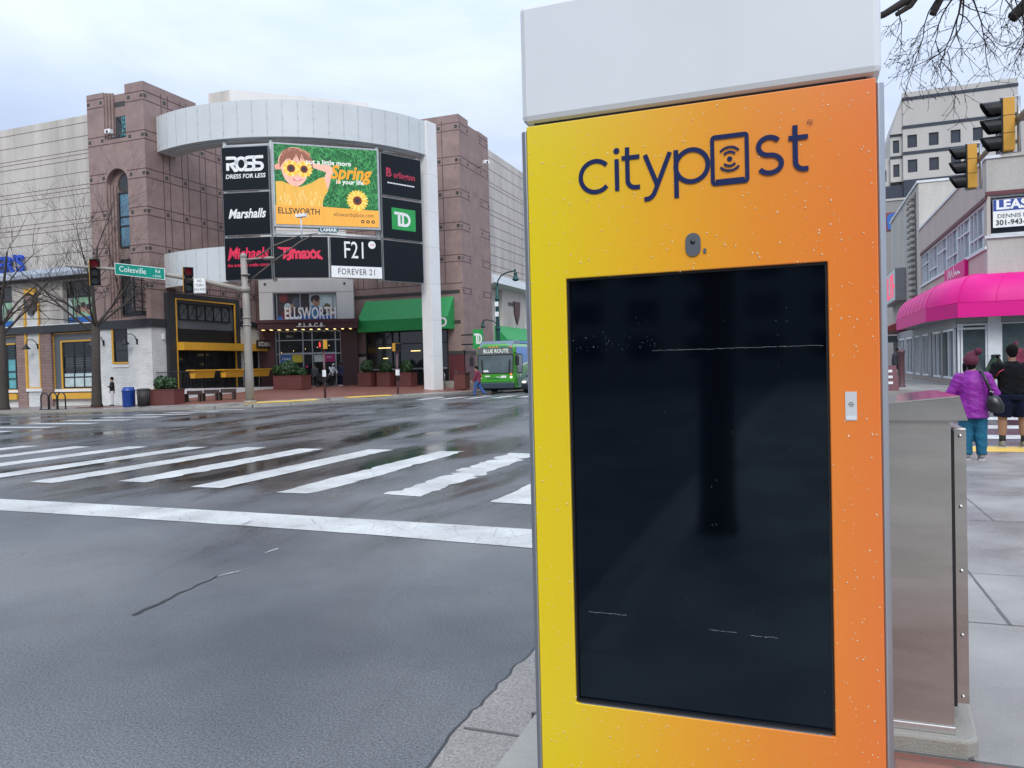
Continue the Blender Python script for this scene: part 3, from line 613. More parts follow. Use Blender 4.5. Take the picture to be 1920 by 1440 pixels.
mat('canopy_grey', (.36, .40, .45), .45, var=.08)
mall = thing('shopping_mall', 'brown and cream shopping mall with two square towers round a recessed corner entrance', 'building', (-35, 50, .3))
def joints(m, x0, x1, zs, mt, y=0., h=.055, d=.006):
    for z in zs: m.box(x0, x1, y-d, y+.02, z-h/2, z+h/2, mt)
def vjoints(m, xs, z0, z1, mt, y=0., h=.05, d=.006):
    for x in xs: m.box(x-h/2, x+h/2, y-d-.002, y+.02, z0, z1, mt)
BANDS = [(19.19, 19.74), (16.73, 17.28), (14.3, 14.86), (11.9, 12.45), (9.55, 10.05), (7.2, 7.6)]
ALLB = [z for b in BANDS for z in b]
def tower(fr, wd, n0, n1, flip, zb, bl):
    nc = (n0+n1)/2; dp = .15 if flip else .42
    m = MB(fr)
    facade(m, 0, wd, zb, 17.0, [(n0, n1, 5.4, 15.1)], dp, 'tower_stone')
    r_ = (n1-n0)/2; zc = 15.1-r_
    for s in (-1, 1):      # spandrels turn the square head into an arch
        m.ext([(nc+s*r_, 15.1), (nc+s*r_, zc)]+[(nc+s*r_*math.cos(rad(a)), zc+r_*math.sin(rad(a))) for a in range(10, 91, 10)], .002, dp, 'tower_stone')
    hl, hr = (20.1, 20.35) if not flip else (20.35, 20.1)
    m.box(0, n0, 0, dp, 17.0, hl, 'tower_stone'); m.box(n1, wd, 0, dp, 17.0, hr, 'tower_stone')
    m.box(0, wd, dp, dp+1.2, zb, 20.0, 'tower_stone')
    (m.box(n1+.002, wd-.003, dp, 4.6, 17, 20.35, 'tower_stone') if not flip else m.box(-.003, n0-.002, dp, 4.6, 17, 20.35, 'tower_stone'))
    a, b = (n0, 1) if not flip else (n1, -1)        # stepped jamb on the side away from the corner
    for k in range(3):
        x0 = a+b*(.005+k*.17); x1 = x0+b*.15
        m.box(x0, x1, dp*(.24+.22*k), dp, 5.4, zc-.05*k, 'tower_stone'); m.box(x0, x1, dp*(.24+.22*k), dp, 17.0, 20.08, 'tower_stone')
    wc = (n1-.64) if not flip else (n0+.64)
    for za, zb_ in BANDS:
        hole = za > 17.1 or za < 15.1
        for x0, x1 in (((0, n0), (n1, wd)) if (za > 19 or za < 12.6) else ((0, n0), (n1, wd)) if 13 < za < 15 else ((0, wd),)):
            joints(m, x0, x1, (za, zb_), 'tower_joint')
        zm = (za+zb_)/2
        for x in (.15, n0-.22, n1+.3, wd-.16): m.box(x-.11, x+.11, -.012, .02, zm-.1, zm+.1, 'inset_dark')
    m.box(n0+.35, n1-.35, dp-.02, dp, 19.2, 19.5, 'inset_dark')
    m.build('tower', mall)
    window(mall, fr, wc-.58, wc+.58, 10.05, 13.62, dp-.02, (), (11.45, 12.05), 'dark_frame', bl, .07, .08)
    window(mall, fr, wc-.58, wc+.58, 5.6, 9.3, dp-.02, (), (7.3, 8.1), 'dark_frame', 'glass_dark', .07, .08)
    f = MB(fr); f.ribbon(arc(wc, 14.2, .60, 0, 360, 28)[:-1], .1, dp-.03, 'tower_joint', True); f.disc(wc, 14.2, dp-.012, .58, 'glass_dark'); f.build('oculus', mall)
    f = MB(fr); f.box(wc-.62, wc+.62, dp-.03, dp, 17.15, 18.55, 'glass_dark')
    for i in range(5):
        x = wc-.05+i*.145; f.box(x, x+.04, dp-.07, dp-.035, 17.2, 18.5, 'glass_teal')
        f.box(wc-.05, wc+.6, dp-.08, dp-.04, 17.3+i*.26, 17.34+i*.26, 'glass_teal')
    f.ribbon([(wc-.55, 18.5), (wc+.55, 17.2)], .05, dp-.09, 'dark_frame'); f.ribbon([(wc-.2, 17.2), (wc+.6, 18.4)], .05, dp-.09, 'glass_teal'); f.build('grille_window', mall)
    return nc
FT_L = Fr((-43.45, 38, 0), 0); FT_R = Fr((-23.2, 52.2, 0), 90); F_S = Fr((-38.65, 38, 0), 90); F_N = Fr((-38.65, 52.2, 0), 0)
tower(FT_L, 4.795, 1.45, 3.28, False, -1, 'glass_blue')
tower(FT_R, 5.7, 1.75, 3.75, True, -.2, 'glass_dark')
# the long sides of the notch
m = MB(F_S); m.box(.96, 14.2, .002, 4.8, -.5, 20.0, 'tower_stone'); m.box(.002, .96, .001, .9, -1, 20.0, 'tower_stone'); joints(m, 0, 12, ALLB, 'tower_joint')
VX = []
for k in range(7): VX += [1.46+k*1.64, 2.02+k*1.64]
vjoints(m, VX, 5.5, 20.0, 'tower_joint')
for za, zb in BANDS:
    for k in range(7): m.box(1.62+k*1.64, 1.86+k*1.64, -.014, .02, (za+zb)/2-.12, (za+zb)/2+.12, 'inset_dark')
    m.box(.03, .25, -.014, .02, (za+zb)/2-.1, (za+zb)/2+.1, 'inset_dark')
m.build('wall', mall)
m = MB(F_N); m.box(5.6, 15.44, .002, 4, -.2, 4.4, 'tower_stone') ; facade(m, 5.6, 15.44, 4.4, 20.0, [], 4, 'tower_stone', y=.002)
joints(m, 5.6, 15.44, ALLB[:10], 'tower_joint'); joints(m, 5.6, 15.44, (7.95,), 'tower_joint')
vjoints(m, [15.44-d for d in (1.9, 1.38, 3.68, 3.16, 5.46, 4.94, 7.2, 6.7, 8.9, 8.4)], 7.95, 20.0, 'tower_joint')
for za, zb in BANDS[:5]:
    for d in (.22, 1.64, 3.42, 5.2, 6.95): m.box(15.44-d-.12, 15.44-d+.12, -.014, .02, (za+zb)/2-.12, (za+zb)/2+.12, 'inset_dark')
m.box(6, 15.2, -.03, .02, 7.2, 7.45, 'inset_dark'); m.box(14.2, 15.2, -.03, .02, 4.95, 5.2, 'inset_dark')
m.build('wall', mall)
# pale recess wall behind the signs
dF = Fr((-38.65, 48.69, 0), 31.2)
m = MB(dF); m.box(0, 6.75, .25, 3, .2, 19.4, 'precast_pale'); joints(m, 0, 6.7, (17.4, 15.2, 18.6, 12.6, 10.3), 'precast_joint', .25, .03)
for a, b in ((.8, 2.9), (3.5, 3.9), (4.8, 6.4)): m.box(a, b, .2, .26, 17.75, 18.15, 'inset_dark')
m.build('wall', mall)
m = MB(Fr((-50.4, 60, 0), 41.6)); m.box(0, 13.3, 0, 9, 15, 28.75, 'precast_pale'); joints(m, 0, 13.3, (27.6,), 'precast_joint', 0, .08, .02); m.fr = Fr((-50.4, 60, 0), 0); m.box(-2.5, -.02, .02, 8, 15, 28.7, 'precast'); m.build('roof_plant_room', mall)
m = MB(); m.box(-90, -38.7, 43, 110, 0, 18.6, 'precast'); m.box(-38.7, -23.9, 57, 110, 0, 18.6, 'precast'); m.build('roof_block', mall)
# cream wing along the cross street
F_W = Fr((-95, 38.5, 0), 0); X_ = lambda x: x+95
m = MB(F_W); facade(m, 0, X_(-43.45), 5.3, 19.1, [(X_(a), X_(b), 5.35, 8.25) for a, b in ((-46.87, -44.0), (-53.6, -51.72), (-60, -58), (-66, -64))], .6, 'precast')
m.box(0, X_(-43.5), .6, 5, 4, 18.9, 'precast')
joints(m, 0, X_(-43.46), (18.62, 17.74, 16.83, 16.58, 16.25, 15.38, 14.54, 14.27, 13.95, 13.11, 12.3, 12.0, 11.65, 10.9, 10.1), 'precast_joint', h=.045)
joints(m, 0, X_(-46.9), (6.3,), 'precast_joint', h=.04)
m.build('wall', mall)
m = MB(F_W); m.prof([(-.75, 8.5), (.0, 8.5), (.0, 9.2), (-.45, 9.05), (-.75, 8.75)], 0, X_(-43.5), 'canopy_grey'); m.box(0, X_(-43.5), -.3, .0, 8.35, 8.5, 'inset_dark'); m.build('canopy', mall)
m = MB(F_W); m.box(0, X_(-43.2), -.25, .3, 4.8, 5.28, 'black_cornice'); m.box(0, X_(-43.3), -.08, .0, 5.28, 5.36, 'stone_white'); m.build('cornice', mall)
for a, b in ((-46.87, -44.0), (-53.6, -51.72), (-60, -58)):
    wf = window(mall, F_W, X_(a), X_(b), 5.36, 8.24, .4, (X_(a)+.5,), (7.2,), 'dark_frame', 'glass_dark')
    p = MB(F_W); p.box(X_(a)+.56, X_(b)-.08, .36, .38, 5.8, 7.1, 'poster_green'); p.box(X_(a)+.07, X_(a)+.46, .36, .38, 5.8, 7.1, 'poster_pale'); p.box(X_(a)+.56, X_(b)-.08, .355, .38, 5.43, 5.8, 'poster_blue'); p.box(X_(a)+.07, X_(a)+.46, .355, .38, 5.43, 5.8, 'poster_blue')
    for k in range(3): p.disc(X_(a)+1.0+.45*k, 6.25+.14*(k % 2), .352, .24, 'poster_skin', rz=.3); p.disc(X_(a)+1.0+.45*k, 6.45+.14*(k % 2), .350, .22, 'poster_dark', rz=.2)
    p.build('poster', wf)
# ground storey: brown piers, white panel in a gold frame, shop windows
for a, b in ((-51.34, -50.42), (-49.08, -48.0), (-57.5, -56.3)): m = MB(F_W); m.box(X_(a), X_(b), -.12, .3, -1, 4.8, 'brown_brick'); m.build('pier', mall)
m = MB(F_W); m.box(X_(-50.42), X_(-49.08), -.04, .3, -1, 6.9, 'white_brick'); m.box(X_(-48.0), X_(-43.4), .06, .4, -1, .24, 'white_brick'); m.box(X_(-56.3), X_(-51.34), .06, .4, -1, .24, 'white_brick'); m.box(X_(-50.5), X_(-49.0), -.16, -.04, .78, .98, 'stone_white'); m.build('brick_panel', mall)
m = MB(F_W)
m.box(X_(-50.5), X_(-50.32), -.14, -.04, .98, 6.9, 'gold_paint'); m.box(X_(-49.14), X_(-49.04), -.14, -.04, .98, 6.9, 'gold_paint'); m.box(X_(-50.3), X_(-49.15), -.13, -.04, .98, 1.07, 'gold_paint'); m.build('gold_trim', mall)
for a, b in ((-48.0, -43.4), (-56.3, -51.34)):
    m = MB(F_W); m.box(X_(a), X_(b), .10, .4, .24, 4.8, 'slate_panel'); m.box(X_(a)+.02, X_(b)-.02, -.22, .10, .24, .64, 'gold_paint'); m.box(X_(a)+.1, X_(b), -.05, .1, .72, .9, 'stone_white')
    m.box(X_(a), X_(b), .06, .1, 4.66, 4.74, 'gold_paint'); m.box(X_(a)+.0, X_(a)+.06, .06, .1, .9, 4.66, 'gold_paint'); m.build('shopfront', mall)
for a, b, gl in ((-47.1, -44.3, 'glass_dark'), (-55.6, -51.6, 'glass_teal')):
    wf = window(mall, F_W, X_(a), X_(b), .94, 4.1, .08, (X_(a)+1.0, X_(b)-.9), (1.7, 2.2), 'dark_frame', gl, .08, .06)
    p = MB(F_W); p.box(X_(a)-.14, X_(a), -.03, .09, .92, 4.2, 'gold_paint'); p.box(X_(a), X_(b), -.03, .09, 4.1, 4.2, 'gold_paint'); p.box(X_(a), X_(b), -.03, .09, .84, .94, 'gold_paint')
    for k in range(8): p.box(X_(a)+.09, X_(b)-.09, -.0, .09, 3.1+k*.115, 3.17+k*.115, 'louvre')
    p.box(X_(a)+.09, X_(b)-.09, .05, .088, 1.05, 1.95, 'poster_pale') if gl == 'glass_dark' else None
    if gl == 'glass_dark':
        for k in range(4): p.box(X_(a)+.3, X_(b)-.3, .05, .09, 2.45+k*.16, 2.48+k*.16, 'slate_panel')
    p.build('surround', wf)
m = MB(F_W); cx = X_(-49.75)   # crowned shield on the panel head
m.ext([(cx-.62, 7.0), (cx-.55, 7.55), (cx-.3, 7.35), (cx, 7.45), (cx+.3, 7.35), (cx+.55, 7.55), (cx+.62, 7.0), (cx+.55, 6.45), (cx+.25, 6.3), (cx+.2, 6.1), (cx-.2, 6.1), (cx-.25, 6.3), (cx-.55, 6.45)], -.2, -.05, 'inset_dark')
m.ext([(cx-.45, 7.4), (cx, 6.6), (cx+.45, 7.4)], -.26, -.2, 'brown_brick'); m.ext([(cx-.5, 7.35), (cx-.52, 7.95), (cx-.2, 7.75), (cx+.1, 7.95), (cx+.3, 7.78), (cx+.55, 7.95), (cx+.5, 7.4), (cx, 7.6)], -.24, -.06, 'gold_paint'); m.build('emblem', mall)
m = MB(F_W); m.text("BUSTER'S", X_(-50.15), 9.62, -.2, 1.6, 'sign_blue', align='RIGHT', bold=.03, depth=.08); o = m.build('wall_sign', None, loc=(-52, 38.3, 9.5)); tag(o, "blue channel letters ending in ER'S on cream wall at far left", 'sign')
# white painted base of the left tower
m = MB(FT_L); facade(m, .15, 4.86, -1, 4.76, [(1.53, 2.85, 2.5, 4.72)], .07, 'white_brick', y=-.08); m.build('brick_base', mall)
m = MB(F_S); m.box(0, 1.1, -.062, .02, -1, 4.76, 'white_brick'); m.box(.78, .95, -.16, -.06, 4.0, 4.35, 'stone_white'); m.build('brick_base', mall)
m = MB(FT_L); m.box(.0, 4.99, -.2, .0, 4.76, 5.3, 'black_cornice'); m.build('cornice', mall)
m = MB(F_S); m.box(0.0, 1.1, -.19, .0, 4.765, 5.295, 'black_cornice'); m.build('cornice', mall)
wf = window(mall, FT_L, 1.67, 2.85, 2.6, 4.74, -.04, (), (3.35,), 'dark_frame', 'glass_dark', .06, .05)
p = MB(FT_L); p.box(1.52, 1.67, -.13, -.03, 2.5, 4.75, 'gold_paint'); p.box(1.67, 2.86, -.13, -.03, 2.48, 2.6, 'gold_paint'); p.box(1.5, 2.9, -.14, -.08, 2.26, 2.42, 'stone_white')
for k in range(7): p.box(1.74, 2.79, -.10, -.05, 3.95+k*.11, 4.02+k*.11, 'louvre')
p.build('surround', wf)
m = MB(FT_L); m.box(2.55, 3.2, .55, .60, 5.45, 8.0, 'poster_dark'); m.box(2.56, 3.19, .53, .56, 5.45, 5.9, 'poster_blue'); m.disc(2.87, 6.9, .545, .3, 'poster_jacket', rz=.42); m.disc(2.87, 6.3, .547, .33, 'poster_jacket', rz=.4); m.disc(2.87, 7.55, .545, .24, 'poster_red', rz=.35); m.text('ROSS', 2.8, 5.68, .525, .22, 'sign_white'); m.build('poster', mall)
# black frame shopfront on the side of the notch
m = MB(F_S)
m.box(1.1, 1.75, -.32, .0, -.2, 7.05, 'black_cornice'); m.box(7.45, 7.95, -.32, .0, .3, 7.05, 'black_cornice'); m.box(1.75, 7.45, -.32, .0, 6.72, 7.05, 'black_cornice')
m.box(1.75, 7.45, -.10, .0, 4.75, 6.72, 'slate_panel'); m.box(1.75, 7.45, -.06, .0, 3.8, 4.75, 'dark_frame')
for k in range(8): m.box(1.75, 7.45, -.10, -.06, 3.86+k*.11, 3.92+k*.11, 'louvre')
m.box(1.75, 1.83, -.35, -.28, .2, 6.72, 'gold_paint'); m.box(7.38, 7.46, -.35, -.28, .4, 6.72, 'gold_paint'); m.box(1.83, 7.38, -.35, -.28, 6.64, 6.72, 'gold_paint')
m.box(7.95, 11.9, -.1, .0, 3.85, 5.1, 'white_brick'); m.box(7.95, 11.9, -.22, .0, 5.12, 5.5, 'black_cornice'); m.box(8.4, 9.2, -.04, .0, 5.7, 6.5, 'dark_frame')
m.build('shopfront', mall)
m = MB(F_S)
for i in range(7):
    x = 2.25+i*.8; m.box(x-.03, x+.03, -.18, -.12, 5.35, 6.45, 'dark_frame')
    if i < 6:
        m.ribbon([(x, 5.4), (x+.8, 6.4)], .05, -.15, 'dark_frame')
        m.ribbon([(x, 6.4), (x+.8, 5.4)], .05, -.16, 'dark_frame') if i in (0, 3, 5) else None
m.box(2.2, 7.1, -.18, -.12, 5.33, 5.41, 'dark_frame'); m.box(2.2, 7.1, -.18, -.12, 6.38, 6.46, 'dark_frame'); m.ribbon(arc(3.9, 5.95, .4, 0, 360, 20)[:-1], .05, -.17, 'dark_frame', True); m.build('truss_ornament', mall)
m = MB(F_S); m.prof([(-.85, 3.3), (0, 3.3), (0, 3.84), (-.85, 3.82)], 1.84, 11.95, 'gold_paint'); m.build('awning', mall)
window(mall, F_S, 1.83, 7.38, .35, 3.3, -.02, (3.2, 4.6, 6.0), (1.2,), 'dark_frame', 'glass_dark', .07, .06)
m = MB(F_S); m.box(7.95, 8.5, -.1, 0, .3, 3.3, 'white_brick'); m.box(10.2, 10.8, -.1, 0, .3, 3.3, 'stone_white'); m.box(8.5, 10.2, -.02, .0, .4, 3.3, 'glass_dark'); m.box(10.8, 12, -.05, 0, .3, 3.3, 'maroon_metal'); m.build('side_entrance', mall)
m = MB(F_S); m.box(9.0, 11.2, -1.0, -.86, 3.5, 4.1, 'dark_frame'); o = m.build('restaurant_sign', None, loc=(-37.7, 48.1, 3.5)); tag(o, 'small black KITCHEN & BAR sign on the golden awning band', 'sign')
m.fr = F_S; mm_ = MB(F_S); mm_.text('KITCHEN & BAR', 10.1, 3.8, -1.01, .46, 'sign_white', sx=.62, bold=.012); lt = mm_.build('lettering', None, loc=(-37.7, 48.1, 3.5)); lt.parent = o; lt.location = (0, 0, 0)
# bank shopfront on the front of the right tower side
Xn = lambda x: x+38.65
m = MB(F_N); m.box(Xn(-32.75), Xn(-31.5), -.06, .0, .2, 2.7, 'precast'); m.box(Xn(-32.75), Xn(-31.5), -.08, .0, 2.7, 2.95, 'inset_dark')
m.build('plinth_course', mall); m = MB(F_N); m.box(Xn(-24.45), Xn(-23.14), -.06, .0, -.1, 2.66, 'maroon_tile'); m.box(Xn(-24.45), Xn(-23.1), -.1, .0, 2.66, 2.92, 'inset_dark'); m.build('plinth_course', mall)
m = MB(FT_R); m.box(-.06, 1.9, -.058, .0, -.1, 2.66, 'maroon_tile'); m.box(-.1, 1.9, -.1, .0, 2.665, 2.915, 'inset_dark'); m.build('plinth_course', mall)
wf = window(mall, F_N, Xn(-31.5), Xn(-24.5), .5, 4.6, -.03, [Xn(x) for x in (-29.2, -28.6, -26.6, -25.2)], (1.7, 3.6), 'dark_frame', 'glass_dark', .08, .08)
p = MB(F_N)
for a, b, z in ((-30.4, -29.3, 3.3), (-30.0, -29.6, 2.5), (-27.6, -26.8, 3.0)): p.box(Xn(a), Xn(b), -.12, -.10, z, z+.06, 'lamp_warm')
p.box(Xn(-31.4), Xn(-24.6), -.14, -.05, 1.62, 1.74, 'alu'); p.build('rail', wf)
m = MB(F_N)
m.prof([(-1.25, 4.55), (-1.25, 5.42), (-.01, 6.98), (-.01, 4.55)], Xn(-31.5), Xn(-23.95), 'green_canvas')
m.text('TD', Xn(-24.55), 5.0, -1.262, .95, 'sign_white', bold=.035, sx=.9); m.build('awning', mall)
m = MB(Fr((-23.6, 59, 0), 90)); m.prof([(-1.1, 3.5), (-1.1, 3.9), (0, 5.1), (0, 3.5)], .4, 8.5, 'green_canvas'); m.prof([(-1.1, 3.5), (-1.1, 3.9), (0, 5.1), (0, 3.5)], 11, 20, 'green_canvas'); m.build('awning', mall)
# cream wing along the far street
F_E = Fr((-23.6, 57.9, 0), 90); m = MB(F_E); facade(m, 0, 70, -.2, 19.5, [(.9, 3.4, 5.2, 8.2)]+[(9+8*k, 11.5+8*k, 5.2, 8.2) for k in range(7)], .6, 'precast'); m.box(0, 70, .6, 4, 0, 19.3, 'precast')
joints(m, 0, 70, (18.9, 17.9, 16.85, 16.55, 15.6, 14.6, 14.2, 13.3, 12.45, 11.75, 10.9, 10.1, 9.6), 'precast_joint', h=.05); m.build('wall', mall)
m = MB(F_E); m.prof([(-.7, 8.5), (.0, 8.3), (.0, 9.3), (-.5, 9.2)], 0, 70, 'metal_white'); m.build('canopy', mall)
for k in range(8):
    a = .9 if k == 0 else 1+8*k; wf = window(mall, F_E, a, a+2.5, 5.2, 8.2, .4, (a+.8, a+1.7), (6.9,), 'dark_frame', 'glass_blue')
for k in range(4): m = MB(F_E); m.ext([(6+9*k, 7.4), (7.6+9*k, 7.4), (7.4+9*k, 6.2), (6.8+9*k, 5.4), (6.2+9*k, 6.2)], -.12, .0, 'maroon_metal'); m.box(4.8+9*k, 6+9*k, -.06, 0, 7.0, 7.25, 'inset_dark'); m.box(4.2+9*k, 8.8+9*k, -.06, 0, 4.6, 4.8, 'inset_dark'); m.build('ornament', mall)
# corner entrance
eF = Fr((-38.5, 48.55, 0), 28.0); EW = 7.02
m = MB(eF); facade(m, 0, EW, 5.5, 8.68, [(1.0, 5.75, 5.62, 7.7)], .8, 'precast_pale', y=-.6); m.box(0, EW, .2, .4, 0, 8.6, 'precast_pale'); m.box(.01, EW-.01, -.59, .2, 8.5, 8.66, 'precast_pale')
joints(m, 0, EW, (7.75,), 'precast_joint', -.6, .03); m.box(.4, .55, -.66, -.6, 8.3, 8.45, 'inset_dark'); m.box(6.3, 6.45, -.66, -.6, 8.3, 8.45, 'inset_dark'); m.build('entrance_portal', mall)
wf = window(mall, eF, 1.0, 5.75, 5.62, 7.7, -.3, (1.25, 3.0, 3.7, 5.45), (), 'alu', 'glass_dark', .07, .1)
p = MB(eF); p.box(1.3, 5.7, -.34, -.32, 5.68, 7.62, 'poster_dark'); p.box(3.74, 5.68, -.345, -.32, 5.7, 7.6, 'poster_pale'); p.box(1.3, 5.7, -.35, -.33, 5.68, 5.95, 'poster_blue')
for x, z, r_, mt in ((1.75, 7.35, .3, 'poster_red'), (2.05, 6.62, .27, 'poster_pale'), (2.1, 6.36, .28, 'poster_skin'), (2.55, 6.75, .22, 'poster_skin'), (2.75, 7.0, .34, 'poster_jacket'), (1.95, 6.0, .35, 'poster_red'), (4.2, 6.95, .27, 'poster_skin'), (4.05, 7.2, .27, 'poster_dark'), (4.25, 7.28, .22, 'poster_dark'), (5.0, 6.6, .25, 'poster_brown'), (4.98, 6.45, .2, 'poster_skin'), (4.05, 6.3, .4, 'poster_shirt'), (4.75, 6.3, .25, 'poster_dark'), (5.4, 6.2, .25, 'poster_skin')): p.disc(x, z, -.352-.001*x, r_, mt, rz=r_*1.15)
p.build('poster', wf)
m = MB(eF); m.box(.1, EW+.35, -2.1, .1, 4.85, 5.5, 'maroon_metal'); m.box(.0, EW+.45, -2.2, -2.1, 5.32, 5.5, 'maroon_metal'); m.box(.0, EW+.45, -2.15, .1, 5.5, 5.56, 'maroon_metal')
cp = m.build('entrance_canopy', mall)
for k in range(12):
    p = MB(eF); x = .35+k*.58; p.box(x, x+.14, -1.95, -1.3, 4.815, 4.848, 'lamp_warm'); p.build('downlight', cp)
m = MB(eF); m.text('ELLSWORTH', 3.95, 5.98, -2.12, 1.2, 'sign_letter', sx=.54, bold=.028, depth=.03, spacing=1.02); o = m.build('entrance_sign', None, loc=(-35.5, 48.5, 5.6)); tag(o, 'white ELLSWORTH capital letters standing on the maroon entrance canopy', 'sign')
m = MB(eF); m.text('P L A C E', 3.95, 5.12, -2.23, .38, 'sign_white', bold=.014, depth=.02, spacing=1.15); m.ribbon([(2.9, 5.03), (5.0, 5.03)], .04, -2.235, 'sign_white'); o = m.build('entrance_sign', None, loc=(-35.4, 48.4, 5.1)); tag(o, 'small spaced white word PLACE on the fascia of the maroon canopy', 'sign')
m = MB(eF); m.box(-.1, 1.0, -.5, .2, .2, 4.85, 'maroon_metal'); m.build('entrance_pier', mall); m = MB(eF); m.box(5.95, EW+.2, -.5, .2, .2, 4.85, 'maroon_metal')
for k in range(6): m.box(6.1+k*.18, 6.14+k*.18, -.53, -.5, .5, 4.8, 'inset_dark')
m.build('entrance_pier', mall)
wf = window(mall, eF, 1.0, 5.95, .5, 4.85, .1, (1.28, 3.05, 3.75, 5.5), (3.05, 4.1), 'alu', 'glass_dark', .08, .1)
p = MB(eF)
p.box(1.35, 2.18, .03, .05, 2.4, 2.98, 'poster_blue'); p.box(2.2, 2.98, .03, .05, 2.4, 2.98, 'poster_yellow'); p.box(4.6, 5.45, .03, .05, 2.4, 2.98, 'poster_magenta'); p.box(3.85, 4.55, .03, .05, 2.4, 2.95, 'poster_pale')
p.text('Hello!', 1.77, 2.68, .02, .26, 'sign_white', shear=.2); p.text('8661', 2.1, 4.4, .02, .28, 'alu'); p.text('POP', 5.0, 2.75, .02, .22, 'sign_white')
p.disc(3.3, 2.05, .02, .1, 'poster_magenta'); p.box(1.3, 5.5, .0, .03, 3.0, 3.14, 'alu')
for k in range(14): p.box(1.4+k*.3, 1.44+k*.3, .03, .05, 3.15+.12*(k*7 % 5), 3.2+.12*(k*7 % 5), 'lamp_warm' if k % 3 == 0 else 'poster_green')
p.build('door_sign', wf)

# ---------------------------------------------------------------- curved sign gantry with its panels
GC = (-34.803, 50.21); GR = 11.84
gan = thing('sign_gantry', 'curved white metal gantry arching in front of the mall entrance on one tall square column', 'gantry', (-30.2, 42, .3))
def ring(m, r0_, r1_, z0, z1, a0, a1, n, mt, seam=None):
    vs = []; fs = []
    for i in range(n+1):
        a = rad(a0+(a1-a0)*i/n)
        for r_, z in ((r1_, z0), (r1_, z1), (r0_, z1), (r0_, z0)): vs.append((GC[0]+r_*math.cos(a), GC[1]+r_*math.sin(a), z))
    for i in range(n):
        for k in range(4): fs.append((4*i+k, 4*i+(k+1) % 4, 4*i+4+(k+1) % 4, 4*i+4+k))
    fs += [(0, 1, 2, 3), (4*n+3, 4*n+2, 4*n+1, 4*n)]
    m.add(vs, fs, mt)
    if seam:
        for i in range(1, seam):
            a = a0+(a1-a0)*i/seam; f = Fr((GC[0]+r1_*math.cos(rad(a)), GC[1]+r1_*math.sin(rad(a)), 0), a+90)
            m.fr = f; m.box(-.018, .018, -.006, .02, z0+.02, z1-.02, 'metal_white_seam')
            for z in (z0+.35, (z0+z1)/2, z1-.35): m.box(-.05, .05, -.012, .02, z-.03, z+.03, 'metal_white_seam')
            m.fr = W0
m = MB(); ring(m, GR-1.5, GR, 16.1, 18.35, -112, -13.7, 60, 'metal_white', 22); ring(m, GR-1.2, GR-.4, 15.98, 16.1, -106, -16, 40, 'metal_white_seam'); m.build('upper_ring', gan)
m = MB(); ring(m, GR-1.2, GR-.25, 7.36, 9.55, -111, -80, 24, 'metal_white', 7); m.build('lower_ring', gan)
cF = Fr((GC[0]+GR*math.cos(rad(-13.0)), GC[1]+GR*math.sin(rad(-13.0)), 0), 90-13.0)
m = MB(cF); m.box(-.52, .52, -.14, .7, -.1, 18.38, 'stone_white')
for z in (2.5, 4.95, 7.4, 9.9, 12.3, 14.8): m.box(-.525, .525, -.146, .3, z-.015, z+.015, 'metal_white_seam')
m.build('column', gan, bevel=.02)
PA = (-81.5, -66.8, -50.5, -34.1, -18.4)
for a in PA[:2]+PA[3:4]+(-74, ):
    m = MB(); x, y = GC[0]+(GR-.35)*math.cos(rad(a)), GC[1]+(GR-.35)*math.sin(rad(a)); m.tube([(x, y, 7.3), (x, y, 16.0)], .13, 'metal_white', 10); m.build('post', gan) if a != -74 else None
m = MB(); m.tube([(-30.3, 41.5, 15.9), (-25.5, 46.5, 16.4)], .14, 'metal_white', 10); m.build('brace', gan); m = MB(); m.tube([(-25.2, 44.4, 15.9), (-24.2, 47, 16.3)], .12, 'metal_white', 10); m.build('brace', gan)
for a0, a1, z in ((PA[1], PA[2], 10.2), (PA[2], PA[3], 10.2), (PA[0], PA[1], 15.7), (PA[0], PA[1], 12.78), (PA[3], PA[4], 12.8)):
    p = [(GC[0]+(GR-.3)*math.cos(rad(a)), GC[1]+(GR-.3)*math.sin(rad(a)), z) for a in (a0, a1)]; m = MB(); m.tube(p, .09, 'metal_white', 8); m.build('cross_rail', gan)
mat('sign_face', (.006, .008, .012), .35, var=.1, spec=.22); mat('sign_red', (.75, .02, .075), .45); mat('sign_edge', (.42, .44, .45), .4, metal=.5); mat('sign_maroon', (.48, .03, .07), .45)
def pframe(a0, a1, rr=GR+.02):
    p = [Vector((GC[0]+rr*math.cos(rad(a)), GC[1]+rr*math.sin(rad(a)), 0)) for a in (a0, a1)]
    d = p[1]-p[0]; return Fr(p[0], math.degrees(math.atan2(d.y, d.x))), d.length
def panel(a0, a1, z0, z1, label, fn, face='sign_face'):
    f, W_ = pframe(a0, a1); c = f(W_/2, 0, z0); t = thing('tenant_sign', label, 'sign', c, 'tenant signs on the gantry')
    m = MB(f); m.box(.04, W_-.04, -.13, .12, z0+.03, z1-.03, 'sign_edge'); m.build('box_frame', t)
    m = MB(f); m.box(.06, W_-.06, -.145, -.128, z0+.05, z1-.05, face); fc = m.build('face', t)
    if fn:
        m = MB(f); fn(m, W_, z0, z1, (z0+z1)/2); m.build('lettering', t)
